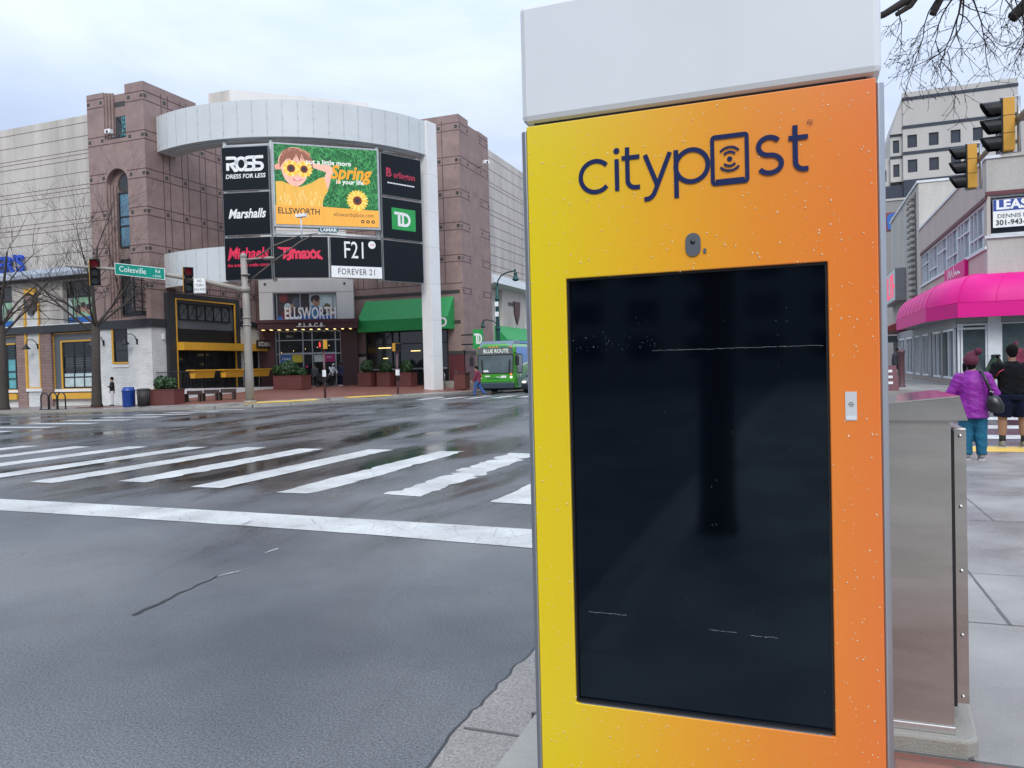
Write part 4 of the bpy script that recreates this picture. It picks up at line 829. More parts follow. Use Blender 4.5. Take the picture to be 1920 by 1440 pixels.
def s_ross(m, W_, z0, z1, zm):
    wd = .19; y = -.155; k = 'sign_white'; z = zm+.28; 
    def q(p): m.ribbon(p, wd, y, k)
    q([(.42, z-.38), (.42, z+.08)]); q([(.32, z+.38), (.78, z+.38)]+arc(.80, z+.2, .18, 90, -80, 8)+[(.62, z-.02), (.88, z-.38), (1.05, z-.36)])
    m.ribbon(arc(1.28, z, .30, 0, 360, 24, .36)[:-1], wd, y, k, True)
    for x in (1.72, 2.26): q([(x+.42, z+.38), (x+.05, z+.38)]+arc(x, z+.2, .18, 90, 250, 8)+arc(x+.16, z-.18, .19, 70, -90, 8)+[(x-.24, z-.37)])
    m.text('DRESS FOR LESS', W_/2, zm-.48, y, .36, k, shear=.12, bold=.008, sx=.98)
def s_mar(m, W_, z0, z1, zm): m.text('Marshalls', W_/2, zm-.02, -.155, .78, 'sign_white', shear=.3, bold=.022, sx=.8)
def s_mic(m, W_, z0, z1, zm):
    m.text('Michaels', W_/2, zm+.3, -.155, .92, 'sign_red', shear=.18, bold=.022, sx=.8); m.ribbon([(.28, zm-.1), (.42, zm+.65), (.6, zm+.2), (.85, zm+.68), (.92, zm-.02)], .1, -.156, 'sign_red'); m.text('the arts and crafts store', W_/2, zm-.4, -.155, .29, 'sign_red', bold=.004, sx=.92)
def s_tj(m, W_, z0, z1, zm): m.text('TJ', .78, zm+.26, -.155, .8, 'sign_red', shear=.1, bold=.04); m.text('maxx', 1.95, zm+.22, -.155, .95, 'sign_red', bold=.045, sx=.82); m.ribbon([(.3, zm+.58), (1.3, zm+.45), (.95, zm+.18), (.6, zm-.1)], .1, -.156, 'sign_red'); m.ribbon([(2.35, zm+.45), (2.95, zm-.12)], .14, -.157, 'sign_red')
def s_f21(m, W_, z0, z1, zm):
    m.box(.07, W_-.07, -.155, -.14, z0+.06, z0+.78, 'sign_white'); m.text('F21', W_/2-.1, zm+.45, -.155, 1.5, 'sign_white', sx=.68, bold=.004); m.text('FOREVER 21', W_/2, z0+.42, -.162, .52, 'sign_face', sx=.78, spacing=1.15)
    m.disc(W_-.68, z1-.42, -.158, .24, 'sign_white'); m.text('red', W_-.68, z1-.42, -.162, .2, 'sign_red')
def s_bur(m, W_, z0, z1, zm):
    m.text('urlington', W_/2+.22, zm+.05, -.155, .56, 'sign_maroon', bold=.012, sx=.84); m.text('B', .60, zm+.13, -.155, .75, 'sign_maroon', bold=.03); m.disc(.62, zm+.02, -.157, .07, 'sign_face')
    for k in range(10): m.box(.5+k*.215, .68+k*.215, -.155, -.15, zm-.55, zm-.47, 'sign_white')
def s_td(m, W_, z0, z1, zm):
    m.box(.75, W_-.6, -.158, -.15, zm-.68, zm+.72, 'bank_green'); y = -.165; k = 'sign_white'
    m.ribbon([(.95, zm+.38), (1.72, zm+.38)], .18, y, k); m.ribbon([(1.32, zm+.36), (1.32, zm-.42)], .2, y, k); m.ribbon([(1.22, zm-.36), (1.75, zm-.36)]+arc(1.78, zm, .36, -90, 90, 12)+[(1.6, zm+.36)], .18, y-.001, k); m.ribbon([(1.62, zm+.3), (1.62, zm-.3)], .16, y, k)
panel(PA[0], PA[1], 12.83, 15.55, 'black ROSS DRESS FOR LESS sign, top of the left column of panels', s_ross)
panel(PA[0], PA[1], 10.1, 12.77, 'black Marshalls sign with white slanted letters below the ROSS sign', s_mar)
panel(PA[0], PA[1], 7.36, 10.02, 'black Michaels sign with red script at the lower left', s_mic)
panel(PA[1], PA[2], 7.42, 10.02, 'black TJ maxx sign with red letters below the video screen', s_tj)
panel(PA[2], PA[3], 7.42, 10.02, 'black F21 sign with a white FOREVER 21 strip', s_f21)
panel(PA[3], PA[4], 12.85, 15.58, 'black Burlington sign with maroon letters right of the video screen', s_bur)
panel(PA[3], PA[4], 10.08, 12.76, 'black sign with green square TD logo under the Burlington sign', s_td)
panel(PA[3], PA[4], 7.34, 10.04, 'blank glossy black sign at the lower right of the gantry', None)
# video screen
for nm, c in (('v_grass', (.012, .17, .045)), ('v_grass2', (.08, .42, .13)), ('v_grass3', (.004, .07, .025)), ('v_skin', (.95, .42, .33)), ('v_skin2', (.98, .56, .46)), ('v_hair', (.34, .13, .085)), ('v_hair2', (.62, .30, .20)), ('v_shirt', (.92, .52, .09)), ('v_shirt2', (1., .72, .28)), ('v_petal', (1., .62, .05)), ('v_petal2', (1., .78, .22)), ('v_core', (.22, .03, .015)), ('v_band', (.98, .48, .075)), ('v_black', (.03, .03, .03)), ('v_white', (1, 1, 1)), ('v_orange', (1, .42, .02)), ('v_mouth', (.8, .2, .2))):
    mat(nm, c, emit=.72, var=.12, scale=2.5, stretch=(3, 3, .3))
lf, LW = pframe(-66.2, -34.4, GR+.06); z0, z1 = 10.75, 15.62
vs_ = thing('video_screen', 'large bright video screen showing a child with flower sunglasses lying on green grass', 'screen', lf(LW/2, 0, z0))
m = MB(lf); m.box(.0, LW, -.12, .35, z0-.16, z1+.10, 'sign_edge'); m.build('cabinet', vs_)
m = MB(lf); H_ = z1-z0; m.box(.12, LW-.12, -.14, -.115, z0, z1, 'v_grass')
rv = random.Random(5)
for i in range(900):
    x = rv.uniform(.2, LW-.2); z = rv.uniform(z0+1.15, z1-.06); a = rv.uniform(.3, 2.8); l_ = rv.uniform(.15, .5)
    x2 = min(LW-.14, max(.14, x+l_*math.cos(a))); z2 = min(z1-.03, z+l_*math.sin(a)); m.ribbon([(x, z), ((x+x2)/2+.04, (z+z2)/2), (x2, z2)], rv.uniform(.02, .055), -.1415-.00001*i, rv.choice(('v_grass2', 'v_grass3', 'v_grass2')))
def U_(px, py): return .12+(px-680)/(1835-680)*(LW-.24), z1-(py-205)/(1090-205)*H_     # reading of the picture on the screen
def P_(pts, mt, y): m.add([(*U_(a, b)[:1], y, U_(a, b)[1]) for a, b in pts], [tuple(range(len(pts)))], mt)
P_([(684, 440), (760, 395), (770, 480), (690, 490)], 'v_skin', -.150); P_([(1090, 400), (1290, 410), (1345, 460), (1300, 560), (1270, 680), (1230, 690), (1225, 560), (1250, 490), (1110, 450)], 'v_skin2', -.150)
P_([(690, 620), (760, 615), (850, 650), (960, 670), (1080, 620), (1170, 560), (1225, 545), (1260, 690), (1270, 690), (1225, 760), (1200, 830), (1200, 900), (690, 900)], 'v_shirt', -.152)
for i in range(45):
    x = rv.uniform(705, 1190); y = rv.uniform(690, 850); P_([(x, y), (x+rv.uniform(4, 12), y), (x+8, y+rv.uniform(20, 90)), (x, y+40)], 'v_shirt2', -.1525)
P_([(905+185*math.cos(rad(a))*(1.02 if math.sin(rad(a)) < 0 else .82), 440+(210 if math.sin(rad(a)) < 0 else 225)*math.sin(rad(a))) for a in range(0, 360, 12)], 'v_skin2', -.154)
for i in range(26):
    x = 770+i*12; P_([(x, 300+abs(x-920)*.35), (x+7, 300+abs(x-920)*.35), (x+4+rv.uniform(-14, 14), 380+rv.uniform(-10, 40))], 'v_hair', -.1555)
P_([(740, 470), (735, 380), (765, 300), (820, 250), (900, 235), (990, 255), (1060, 300), (1105, 370), (1100, 470), (1075, 400), (1020, 380), (980, 300), (960, 385), (920, 300), (880, 390), (840, 350), (800, 380), (770, 420)], 'v_hair', -.156)
def flower(cx, cz, r_, n, y, ce=.42):
    u, v = U_(cx, cz); k = r_/1155*(LW-.24)
    for i in range(n):
        a = 2*math.pi*i/n; b = 2*math.pi*(i+.5)/n; d = math.pi/n*1.05
        m.add([(u+k*.3*math.cos(a-d), y, v+k*.3*math.sin(a-d)), (u+k*.8*math.cos(a-d), y, v+k*.8*math.sin(a-d)), (u+k*math.cos(a), y, v+k*math.sin(a)), (u+k*.8*math.cos(a+d), y, v+k*.8*math.sin(a+d)), (u+k*.3*math.cos(a+d), y, v+k*.3*math.sin(a+d))], [(0, 1, 2, 3, 4)], ('v_petal', 'v_petal2')[i % 2])
    m.disc(u, v, y-.002, k*ce, 'v_core'); m.disc(u, v, y-.003, k*ce*.55, 'v_black', n=12)
for i in range(30):
    a = rv.uniform(3.3, 6.1); P_([(915+150*math.cos(a), 360+95*math.sin(a)), (919+150*math.cos(a), 362+95*math.sin(a)), (917+165*math.cos(a+.05), 300+40*math.sin(a)), (910+150*math.cos(a), 310+80*math.sin(a))], 'v_hair2', -.157)
flower(862, 468, 100, 14, -.159, .45); flower(1005, 470, 100, 14, -.1595, .42)
P_([(870, 575), (925, 590), (990, 575), (965, 600), (925, 610), (885, 600)], 'v_mouth', -.159); P_([(885, 580), (925, 592), (975, 580), (925, 600)], 'v_white', -.160); P_([(915, 545), (940, 545), (928, 530)], 'v_skin', -.159)
P_([(681, 878), (1200, 880), (1840, 902), (1840, 1092), (681, 1092)], 'v_band', -.157)
flower(1595, 795, 130, 22, -.161, .4)
def T_(b, px, py, sz, mt, **k): u, v = U_(px, py); m.text(b, u, v, -.166, sz, mt, **k)
T_('put a little more', 1280, 383, .42, 'v_white', bold=.008); T_('Spring', 1520, 490, 1.15, 'v_orange', shear=.25, bold=.035, sx=.86); T_('in your life', 1515, 590, .40, 'v_white', bold=.008)
T_('ELLSWORTH', 935, 945, .52, 'v_black', sx=.85, bold=.008); T_('ellsworthplace.com', 1550, 962, .36, 'v_black', spacing=1.1, sx=.8)
for k in range(3): u, v = U_(1650+60*k, 1032); m.disc(u, v, -.166, .11, 'v_black'); m.disc(u, v, -.168, .05, 'v_band', n=8)
m.build('picture', vs_)
f, W_ = pframe(-53.6, -47.6, GR+.05); t = thing('nameplate', 'small dark teal LAMAR nameplate hanging below the video screen', 'sign', f(W_/2, 0, 10.3))
mat('teal_plate', (.02, .13, .16), .4)
m = MB(f); m.ext([(.0, 10.36), (.12, 10.5), (W_-.12, 10.5), (W_, 10.36), (W_-.12, 10.24), (.12, 10.24)], -.2, -.1, 'teal_plate'); m.build('plate', t); m = MB(f); m.text('LAMAR', W_/2, 10.37, -.206, .26, 'sign_white', sx=1.2, bold=.008); m.build('lettering', t)
# ---------------------------------------------------------------- street furniture across the road
mat('pole_grey', (.30, .27, .235), .6, metal=.2, var=.18, scale=2, stretch=(1, 1, .4))
mat('bracket_dark', (.12, .10, .085), .6, metal=.2); mat('sign_alu', (.62, .64, .66), .4); mat('signal_black', (.009, .0095, .011), .5, spec=.3); mat('signal_yellow', (.58, .29, .025), .45, var=.08); mat('red_lens', (.5, .01, .025), emit=.10, var=.1); mat('lens_dark', (.03, .012, .014), .25); mat('lens_green', (.01, .03, .02), .25)
mat('street_green', (.005, .28, .20), .4); mat('maroon_pole', (.10, .045, .05), .5); mat('bin_blue', (.008, .05, .27), .35, var=.1); mat('bin_dark', (.045, .042, .04), .5)
mat('planter_maroon', (.125, .034, .028), .55, var=.14, scale=2); mat('leaf', (.03, .075, .018), .55, var=.4, scale=7); mat('leaf_dark', (.016, .045, .014), .55, var=.4, scale=7)
mat('iron_black', (.012, .012, .013), .4); mat('teal_iron', (.012, .065, .06), .4, metal=.3); mat('bench_wood', (.05, .03, .025), .7)
def gz(x, y): return plaza(x, y)
def signal_head(root, c, ang, z0, h, lit, body='signal_black', back='signal_yellow'):
    """three-lens head facing local -y of a frame"""
    f = Fr((c[0], c[1], 0), ang); w_ = h*.30
    m = MB(f); m.box(-w_/2, w_/2, -.02, .19, z0, z0+h, back); 
    for k in (1, 2): m.box(-w_/2-.004, w_/2+.004, -.024, .194, z0+h*k/3-.008, z0+h*k/3+.008, body)
    hd = m.build('signal_head', root, bevel=.012)
    m = MB(f); m.box(-w_/2+.005, w_/2-.005, -.05, -.02, z0+.01, z0+h-.01, body); m.build('door', hd)
    for k in range(3):
        zc = z0+h*(k+.5)/3; r_ = h*.142
        m = MB(f); m.tube([(0, -.05, zc), (0, -.058, zc)], r_, ('lens_green', 'lens_dark', 'red_lens' if lit else 'lens_dark')[k], 18); m.build('lens', hd)
        m = MB(f); n = 18; vs = []; fs = []
        for i in range(n+1):
            a = rad(-42+264*i/n); 
            for rr, far in ((r_*1.02, 0), (r_*1.02, 1), (r_*1.10, 1), (r_*1.10, 0)): vs.append((rr*math.cos(a), -.05-far*(.26+.10*math.sin(a)), zc+rr*math.sin(a)))
        for i in range(n):
            for q in range(4): fs.append((4*i+q, 4*i+(q+1) % 4, 4*i+4+(q+1) % 4, 4*i+4+q))
        m.add(vs, fs, body); m.build('visor', hd)
    return hd
pz = gz(-27.7, 33.8)
t = thing('traffic_signal', 'grey mast arm traffic signal with two heads standing on the brick corner', 'traffic signal', (-27.7, 33.8, pz))
m = MB(); m.tube([(-27.7, 33.8, pz), (-27.7, 33.8, pz+1.5), (-27.75, 33.81, 5), (-27.85, 33.83, 7.9)], [.24, .225, .19, .165], 'pole_grey', 14); m.tube([(-27.7, 33.8, pz), (-27.7, 33.8, pz+.14)], .34, 'pole_grey', 14); m.ball((-27.85, 33.83, 7.92), .19, 'pole_grey')
for z in (2.2, 4.2, 4.6, 6.9): m.tube([(-27.74, 33.81, z), (-27.74, 33.81, z+.07)], .235, 'pole_grey', 14)
m.build('pole', t)
m = MB(); m.tube([(-27.8, 33.8, 6.1), (-29.6, 33.14, 6.6), (-31.6, 32.4, 7.02), (-34, 31.5, 7.38), (-36.8, 30.5, 7.68)], [.15, .13, .115, .095, .07], 'pole_grey', 10); m.tube([(-27.8, 33.82, 6.0), (-27.8, 33.82, 6.3)], .26, 'pole_grey', 12); m.build('arm', t)
for (x, y, z0, h, lit) in ((-35.3, 30.98, 6.62, 1.32, True), (-30.62, 32.74, 6.12, 1.26, True)):
    signal_head(t, (x, y), 48, z0, h, lit, back='signal_black')
for (x, y, z0, h) in ((-35.3, 30.98, 6.62, 1.32), (-30.62, 32.74, 6.12, 1.26)):
    m = MB(); f = Fr((x, y, 0), 48); m.fr = f; m.box(-.27, -.24, -.03, .06, z0-.05, z0+h+.05, 'signal_yellow'); m.box(-.24, .27, .02, .03, z0-.05, z0+h+.05, 'signal_black'); m.build('backplate', t)
m = MB(); m.tube([(-27.7, 33.85, 6.5), (-26.4, 34.35, 7.55), (-25.0, 34.9, 8.62), (-24.4, 35.15, 8.95)], [.05, .045, .04, .03], 'bracket_dark', 8); m.tube([(-27.8, 33.9, 7.5), (-26.3, 34.4, 8.45), (-25.0, 34.95, 8.98), (-24.1, 35.3, 9.05)], [.05, .045, .04, .03], 'bracket_dark', 8); m.tube([(-24.9, 34.95, 8.8), (-24.9, 34.95, 10.0)], .045, 'sign_alu', 6); m.box(-25.2, -24.6, 34.85, 35.1, 9.95, 10.12, 'sign_white'); m.tube([(-27.8, 33.83, 7.75), (-26.9, 34.15, 7.8)], .05, 'pole_grey', 8); m.build('lamp_bracket', t)
m = MB(); m.ball((-26.55, 34.28, 7.78), (.38, .18, .10), 'pole_grey'); m.build('luminaire', t)
sg = thing('street_sign', 'green Colesville Rd street name sign hung on the mast arm', 'sign', (-32.9, 31.7, 7.1))
d = Vector((-31.6+34.1, 32.3-31.36, 0)); f = Fr((-34.15, 31.33, 0), math.degrees(math.atan2(d.y, d.x)))
mat('sign_green', (.0, .26, .19), .35); mat('sign_alu', (.62, .64, .66), .4)
def tilted(f, sl):
    class T(Fr): pass
    q = T(f.o, 0); q.x = f.x+Vector((0, 0, sl)); q.y = f.y; return q
ft = tilted(f, -.135)
m = MB(ft); m.box(0, 2.66, -.16, -.13, 7.1, 7.72, 'sign_white'); m.box(.03, 2.63, -.166, -.158, 7.13, 7.69, 'sign_green'); m.build('plate', sg)
m = MB(ft); m.text('Colesville', .95, 7.42, -.17, .42, 'sign_white', sx=.88); m.text('Rd', 2.28, 7.5, -.17, .24, 'sign_white'); m.text('< 8100', 2.22, 7.25, -.17, .16, 'sign_white'); m.build('lettering', sg)
sg = thing('traffic_sign', 'white NO TURN ON RED sign on the mast arm beside the inner signal head', 'sign', (-29.8, 32.9, 6))
f = Fr((-30.18, 32.72, 0), 22)
m = MB(f); m.box(0, .64, -.18, -.155, 5.98, 6.82, 'sign_white'); m.ribbon([(.03, 6.01), (.61, 6.01), (.61, 6.79), (.03, 6.79)], .015, -.183, 'iron_black', True); m.build('plate', sg)
m = MB(f)
for i, s_ in enumerate(('NO', 'TURN', 'ON RED')): m.text(s_, .32, 6.62-.23*i, -.184, .2, 'iron_black', sx=.8)
m.build('lettering', sg)
# pedestrian signals
mat('hand_red', (1, .05, .04), emit=1.2, var=0)
def ped_signal(x, y, ang, label, red):
    z = gz(x, y); t = thing('pedestrian_signal', label, 'pedestrian signal', (x, y, z), 'pedestrian signals on the far corner')
    m = MB(); m.tube([(x, y, z), (x, y, z+2.75)], [.065, .055], 'maroon_pole', 10); m.slab([(x-.2, y-.2), (x+.2, y-.2), (x+.2, y+.2), (x-.2, y+.2)], z, z+.1, 'pole_grey'); m.build('pole', t)
    f = Fr((x, y, 0), ang); m = MB(f); m.box(-.24, .24, -.10, .12, z+2.72, z+3.2, 'signal_yellow'); m.box(-.22, .22, -.2, -.10, z+2.74, z+3.18, 'signal_black'); m.build('signal_head', t)
    if red:
        m = MB(f); m.box(-.09, .09, -.215, -.2, z+2.82, z+2.98, 'hand_red')
        for k in range(4): m.box(-.09+k*.047, -.055+k*.047, -.215, -.2, z+2.98, z+3.10-.02*abs(k-1.5), 'hand_red')
        m.box(.09, .14, -.215, -.2, z+2.86, z+2.94, 'hand_red'); m.build('lit_hand', t)
    m = MB(f); m.box(-.1, .1, -.09, .05, z+1.25, z+1.6, 'sign_white'); m.build('instruction_plate', t)
    m = MB(f); m.box(-.06, .06, -.12, .02, z+.92, z+1.18, 'signal_black'); m.build('push_button', t)
ped_signal(-23.7, 34.9, -38, 'maroon pedestrian signal showing a red hand in front of the mall entrance', True)
ped_signal(-22.85, 41.3, 75, 'maroon pedestrian signal seen from behind, in front of the bank window', False)
# bins, rack
x, y = -35.4, 33.0; z = gz(x, y); t = thing('litter_bin', 'bright blue recycling bin on the far pavement', 'bin', (x, y, z))
m = MB(); m.lathe(x, y, [(.30, z), (.33, z+.05), (.345, z+.85), (.35, z+.86)], 'bin_blue', 20); m.build('body', t)
m = MB(); m.lathe(x, y, [(.37, z+.86), (.37, z+.93), (.30, z+1.0), (.29, z+1.10), (.12, z+1.12)], 'bin_blue', 20); m.build('lid', t)
for a in range(0, 360, 60): m = None
x, y = -34.35, 33.05; z = gz(x, y); t = thing('litter_bin', 'dark slatted litter bin next to the blue recycling bin', 'bin', (x, y, z))
m = MB(); m.lathe(x, y, [(.28, z+.02), (.33, z+.9)], 'bin_dark', 20)
for i in range(20): a = 2*math.pi*i/20; m.tube([(x+.3*math.cos(a), y+.3*math.sin(a), z), (x+.35*math.cos(a), y+.35*math.sin(a), z+.92)], .025, 'bin_dark', 5)
m.build('body', t); m = MB(); m.lathe(x, y, [(.36, z+.9), (.37, z+.95), (.22, z+1.0)], 'bin_dark', 20); m.build('rim', t)
rk = thing('bike_rack', 'black bicycle rack of three hoops beside the far kerb', 'bike rack', (-40.8, 32.6, gz(-40.8, 32.6)))
for i in range(3):
    x0 = -41.75+i*.68; z = gz(x0, 32.6); m = MB(); m.tube([(x0, 32.6, z), (x0, 32.6, z+.72)]+[(x0+.3-.3*math.cos(rad(a)), 32.6, z+.72+.28*math.sin(rad(a))) for a in range(20, 161, 20)]+[(x0+.6, 32.6, z+.72), (x0+.6, 32.6, z)], .038, 'iron_black', 8); m.build('hoop', rk)
m = MB(); m.box(-41.9, -39.6, 32.57, 32.63, gz(-41, 32.6), gz(-41, 32.6)+.04, 'iron_black'); m.build('base_rail', rk)
# planters and their shrubs
def leafball(m, c, r_, n, seed, mt=('leaf', 'leaf_dark'), sz=.09):
    q = random.Random(seed)
    for i in range(n):
        d = Vector((q.gauss(0, 1), q.gauss(0, 1), q.gauss(0, 1))).normalized(); k = q.uniform(.72, 1.06); p = Vector(c)+Vector((d.x*r_[0], d.y*r_[1], d.z*r_[2]))*k
        a = Vector((q.uniform(-1, 1), q.uniform(-1, 1), q.uniform(-1, 1))).normalized()*sz*q.uniform(.6, 1.3); b = d.cross(a).normalized()*sz*q.uniform(.4, .8)
        m.add([tuple(p-a), tuple(p+b), tuple(p+a), tuple(p-b)], [(0, 1, 2, 3)], mt[0] if q.random() < .6 else mt[1], raw=True)
    m.ball(c, tuple(x*.72 for x in r_), mt[1], 10, 6, True)
def planter(x0, x1, y0, y1, z0, z1, label, group=None):
    t = thing('planter', label, 'planter', ((x0+x1)/2, (y0+y1)/2, z0), group); m = MB()
    for a, b, c, d in ((x0, x1, y0, y0+.06), (x0, x1, y1-.06, y1), (x0, x0+.06, y0+.06, y1-.06), (x1-.06, x1, y0+.06, y1-.06)): m.box(a, b, c, d, z0, z1, 'planter_maroon')
    m.box(x0-.025, x1+.025, y0-.025, y0+.05, z1, z1+.05, 'planter_maroon'); m.box(x0-.025, x1+.025, y1-.05, y1+.025, z1, z1+.05, 'planter_maroon'); m.box(x0-.025, x0+.05, y0+.05, y1-.05, z1, z1+.05, 'planter_maroon'); m.box(x1-.05, x1+.025, y0+.05, y1-.05, z1, z1+.05, 'planter_maroon')
    for k in range(1, 8): xx = x0+(x1-x0)*k/8; m.box(xx-.008, xx+.008, y0-.006, y0+.01, z0+.05, z1-.02, 'inset_dark')
    m.build('box', t); m = MB(); m.box(x0+.06, x1-.06, y0+.06, y1-.06, z1-.12, z1-.06, 'mulch'); m.build('soil', t)
def shrub(x, y, z, r_, h, label, seed, group=None, lobes=1):
    t = thing('shrub', label, 'shrub', (x, y, z), group); m = MB(); q = random.Random(seed)
    leafball(m, (x, y, z+h*.5), (r_, r_, h*.5), int(900*r_*h/.5)+200, seed)
    for k in range(lobes-1): leafball(m, (x+q.uniform(-r_, r_)*1.1, y+q.uniform(-.2, .2), z+h*q.uniform(.3, .6)), (r_*.6, r_*.6, h*.35), 300, seed+k+1)
    m.build('foliage', t, hide=True); m = MB(); m.tube([(x, y, z-.1), (x, y, z+h*.5)], [.04, .02], 'bench_wood', 6); m.build('stem', t)
z = gz(-33.3, 33.5); planter(-34.15, -32.35, 33.2, 34.0, z, z+.82, 'long maroon planter box with two round shrubs beside the dark litter bin', 'maroon planters')
shrub(-33.55, 33.6, z+.78, .42, .82, 'larger round shrub at the left of the long maroon planter', 21); shrub(-32.85, 33.6, z+.78, .3, .7, 'smaller round shrub at the right of the long maroon planter', 22)
z = gz(-32.2, 43.6); planter(-33.35, -31.1, 43.1, 44.2, z, z+.9, 'wide maroon planter in front of the entrance doors, full of bushy shrubs', 'maroon planters')
shrub(-32.45, 43.6, z+.85, .68, 1.1, 'big bushy shrub in the wide planter before the entrance', 31, None, 3)
shrub(-31.5, 43.7, z+.85, .34, .6, 'low shrub at the right end of the wide planter', 35)
for (x, y, lb, lb2) in ((-29.45, 48.8, 'square maroon planter left of the other two at the bank window', 'clipped cone shrub in the square planter nearest the mall entrance'), (-28.15, 49.25, 'square maroon planter in the middle of three at the bank window', 'clipped cone shrub in the middle planter at the bank window'), (-26.7, 49.75, 'square maroon planter beside the tall white column', 'clipped cone shrub in the planter beside the white column')):
    z = gz(x, y); planter(x-.52, x+.52, y-.5, y+.5, z, z+.98, lb, 'maroon planters'); shrub(x-.05, y, z+.93, .45, 1.0, lb2, int(-x*7), 'cone shrubs'); 
x, y = -21.95, 48.8; z = gz(x, y); t = thing('litter_bin', 'square maroon litter bin near the bank corner and the bus', 'bin', (x, y, z)); m = MB(); m.box(x-.42, x+.42, y-.42, y+.42, z+.04, z+1.1, 'planter_maroon'); m.build('body', t); m = MB(); m.box(x-.46, x+.46, y-.46, y+.46, z+1.1, z+1.2, 'maroon_metal'); m.build('lid', t)
for i, (x, y) in enumerate(((-24.35, 50.6), (-23.3, 50.9))):
    z = gz(x, y); t = thing('handrail', ('steel handrail nearer the white column by the bank door', 'steel handrail nearer the maroon litter bin by the bank door')[i], 'handrail', (x, y, z), 'handrails'); m = MB(); m.tube([(x-.45, y+.6, z), (x-.45, y+.6, z+1.15), (x-.35, y+.5, z+1.25), (x+.4, y-.4, z+.95), (x+.45, y-.45, z+.85), (x+.45, y-.45, z)], .03, 'alu', 8); m.build('tube', t)
m = MB(); z = gz(-23.6, 50.5); m.box(-24.9, -22.4, 50.2, 52.1, z-.2, z+.28, 'concrete_kerb'); m.box(-24.7, -22.6, 50.5, 52.1, z+.28, z+.45, 'concrete_kerb'); o = m.build('steps', None, loc=(-23.6, 51, z)); tag(o, 'low grey concrete steps at the bank door', 'steps')
# terrace: low white wall, railing with hanging trays
m = MB(); zb = gz(-36.4, 43); n = 10
for i in range(n):
    y0, y1 = 38+9.2*i/n, 38+9.2*(i+1)/n; m.box(-36.55, -36.3, y0, y1+.001*0, -.4, .78-.18*i/n, 'stone_white')
o = m.build('terrace_wall', None, loc=(-36.4, 42.6, .1)); tag(o, 'low white terrace wall under the black railing of the restaurant', 'wall')
m = MB(); m.box(-38.6, -36.56, 38.4, 47.2, -.4, .56, 'concrete_walk'); o = m.build('terrace_floor'); struct(o)
t = thing('railing', 'black metal railing with thin bars round the restaurant terrace', 'railing', (-36.6, 42.6, .6))
m = MB()
for a, b in (((-38.5, 38.1), (-36.5, 38.1)), ((-36.5, 38.1), (-36.5, 47.6))):
    for z in (.72, 1.86): m.tube([(a[0], a[1], z), (b[0], b[1], z)], .03, 'iron_black', 6)
m.build('rail', t); m = MB()
for i in range(78): m.box(-36.515, -36.485, 38.15+i*.121, 38.165+i*.121, .72, 1.86, 'iron_black')
for i in range(16): m.box(-38.45+i*.12, -38.43+i*.12, 38.09, 38.11, .72, 1.86, 'iron_black')
m.build('bars', t, hide=True)
for i in range(6):
    m = MB(); y = 38.1+i*1.9; m.box(-36.54, -36.46, y-.04, y+.04, .5, 1.95, 'iron_black'); m.build('post', t)
for i, y in enumerate((38.7, 41.5, 44.3)):
    f = Fr((-36.25, y, 0), 90); m = MB(f); m.prof([(-.25, 1.93), (-.1, 1.42), (.25, 1.42), (.35, 1.93)], .18, 1.92, 'gold_paint'); m.prof([(-.3, 1.90), (.4, 1.90), (.4, 1.97), (-.3, 1.97)], 0, 2.1, 'gold_paint')
    o = m.build('trough', None, loc=f(1, 0, 1.42)); tag(o, ('golden wooden trough on the railing, nearest the long planter', 'golden wooden trough on the railing, the middle one', 'golden wooden trough on the railing, partly behind the grey signal pole')[i], 'trough', 'golden troughs on the railing')
for i in range(3):
    x = -32.3+i*.95; y = 34.6+i*.28; z = gz(x, y); f = Fr((x, y, 0), 17); t = thing('bench', ('dark low bench nearest the long maroon planter', 'dark low bench in the middle of the row of three', 'dark low bench nearest the grey signal pole')[i], 'bench', (x, y, z), 'dark low benches')
    m = MB(f); m.box(-.45, .45, -.2, .2, z+.40, z+.46, 'bench_wood'); m.build('seat', t)
    for s_ in (-.4, .4): m = MB(f); m.box(s_-.05, s_+.05, -.18, .18, z, z+.40, 'bench_wood'); m.build('leg', t)
    m = MB(f); m.box(-.45, .45, .17, .21, z+.46, z+.62, 'bench_wood'); m.build('backrest', t)
# gooseneck wall lamps
for i, (x, y, lb) in enumerate(((-49.5, 38.4, 'gooseneck wall lamp on the narrow white panel with gold frame'), (-42.9, 37.92, 'gooseneck wall lamp half hidden behind the tree trunk'), (-40.05, 37.92, 'gooseneck wall lamp right of the gold framed window'))):
    if i == 0:
        t0 = thing('wall_lamp', lb, 'lamp', (x, y, 3.9), 'gooseneck wall lamps')
        m = MB(); m.box(x+.22, x+.32, y-.06, y, 3.7, 4.05, 'iron_black'); m.build('wall_plate', t0)
        m = MB(); m.tube([(x+.27, y-.06, 3.9), (x+.24, y-.15, 4.2), (x+.1, y-.3, 4.36), (x-.1, y-.42, 4.36), (x-.22, y-.48, 4.2), (x-.24, y-.5, 4.05)], .028, 'iron_black', 6); m.build('arm', t0)
        m = MB(); m.lathe(x-.24, y-.5, [(.04, 4.08), (.07, 4.02), (.10, 3.92), (.27, 3.74), (.28, 3.70), (.05, 3.72)], 'iron_black', 14); m.build('shade', t0)
    else: dup(t0, (x, y, 3.9), lb)
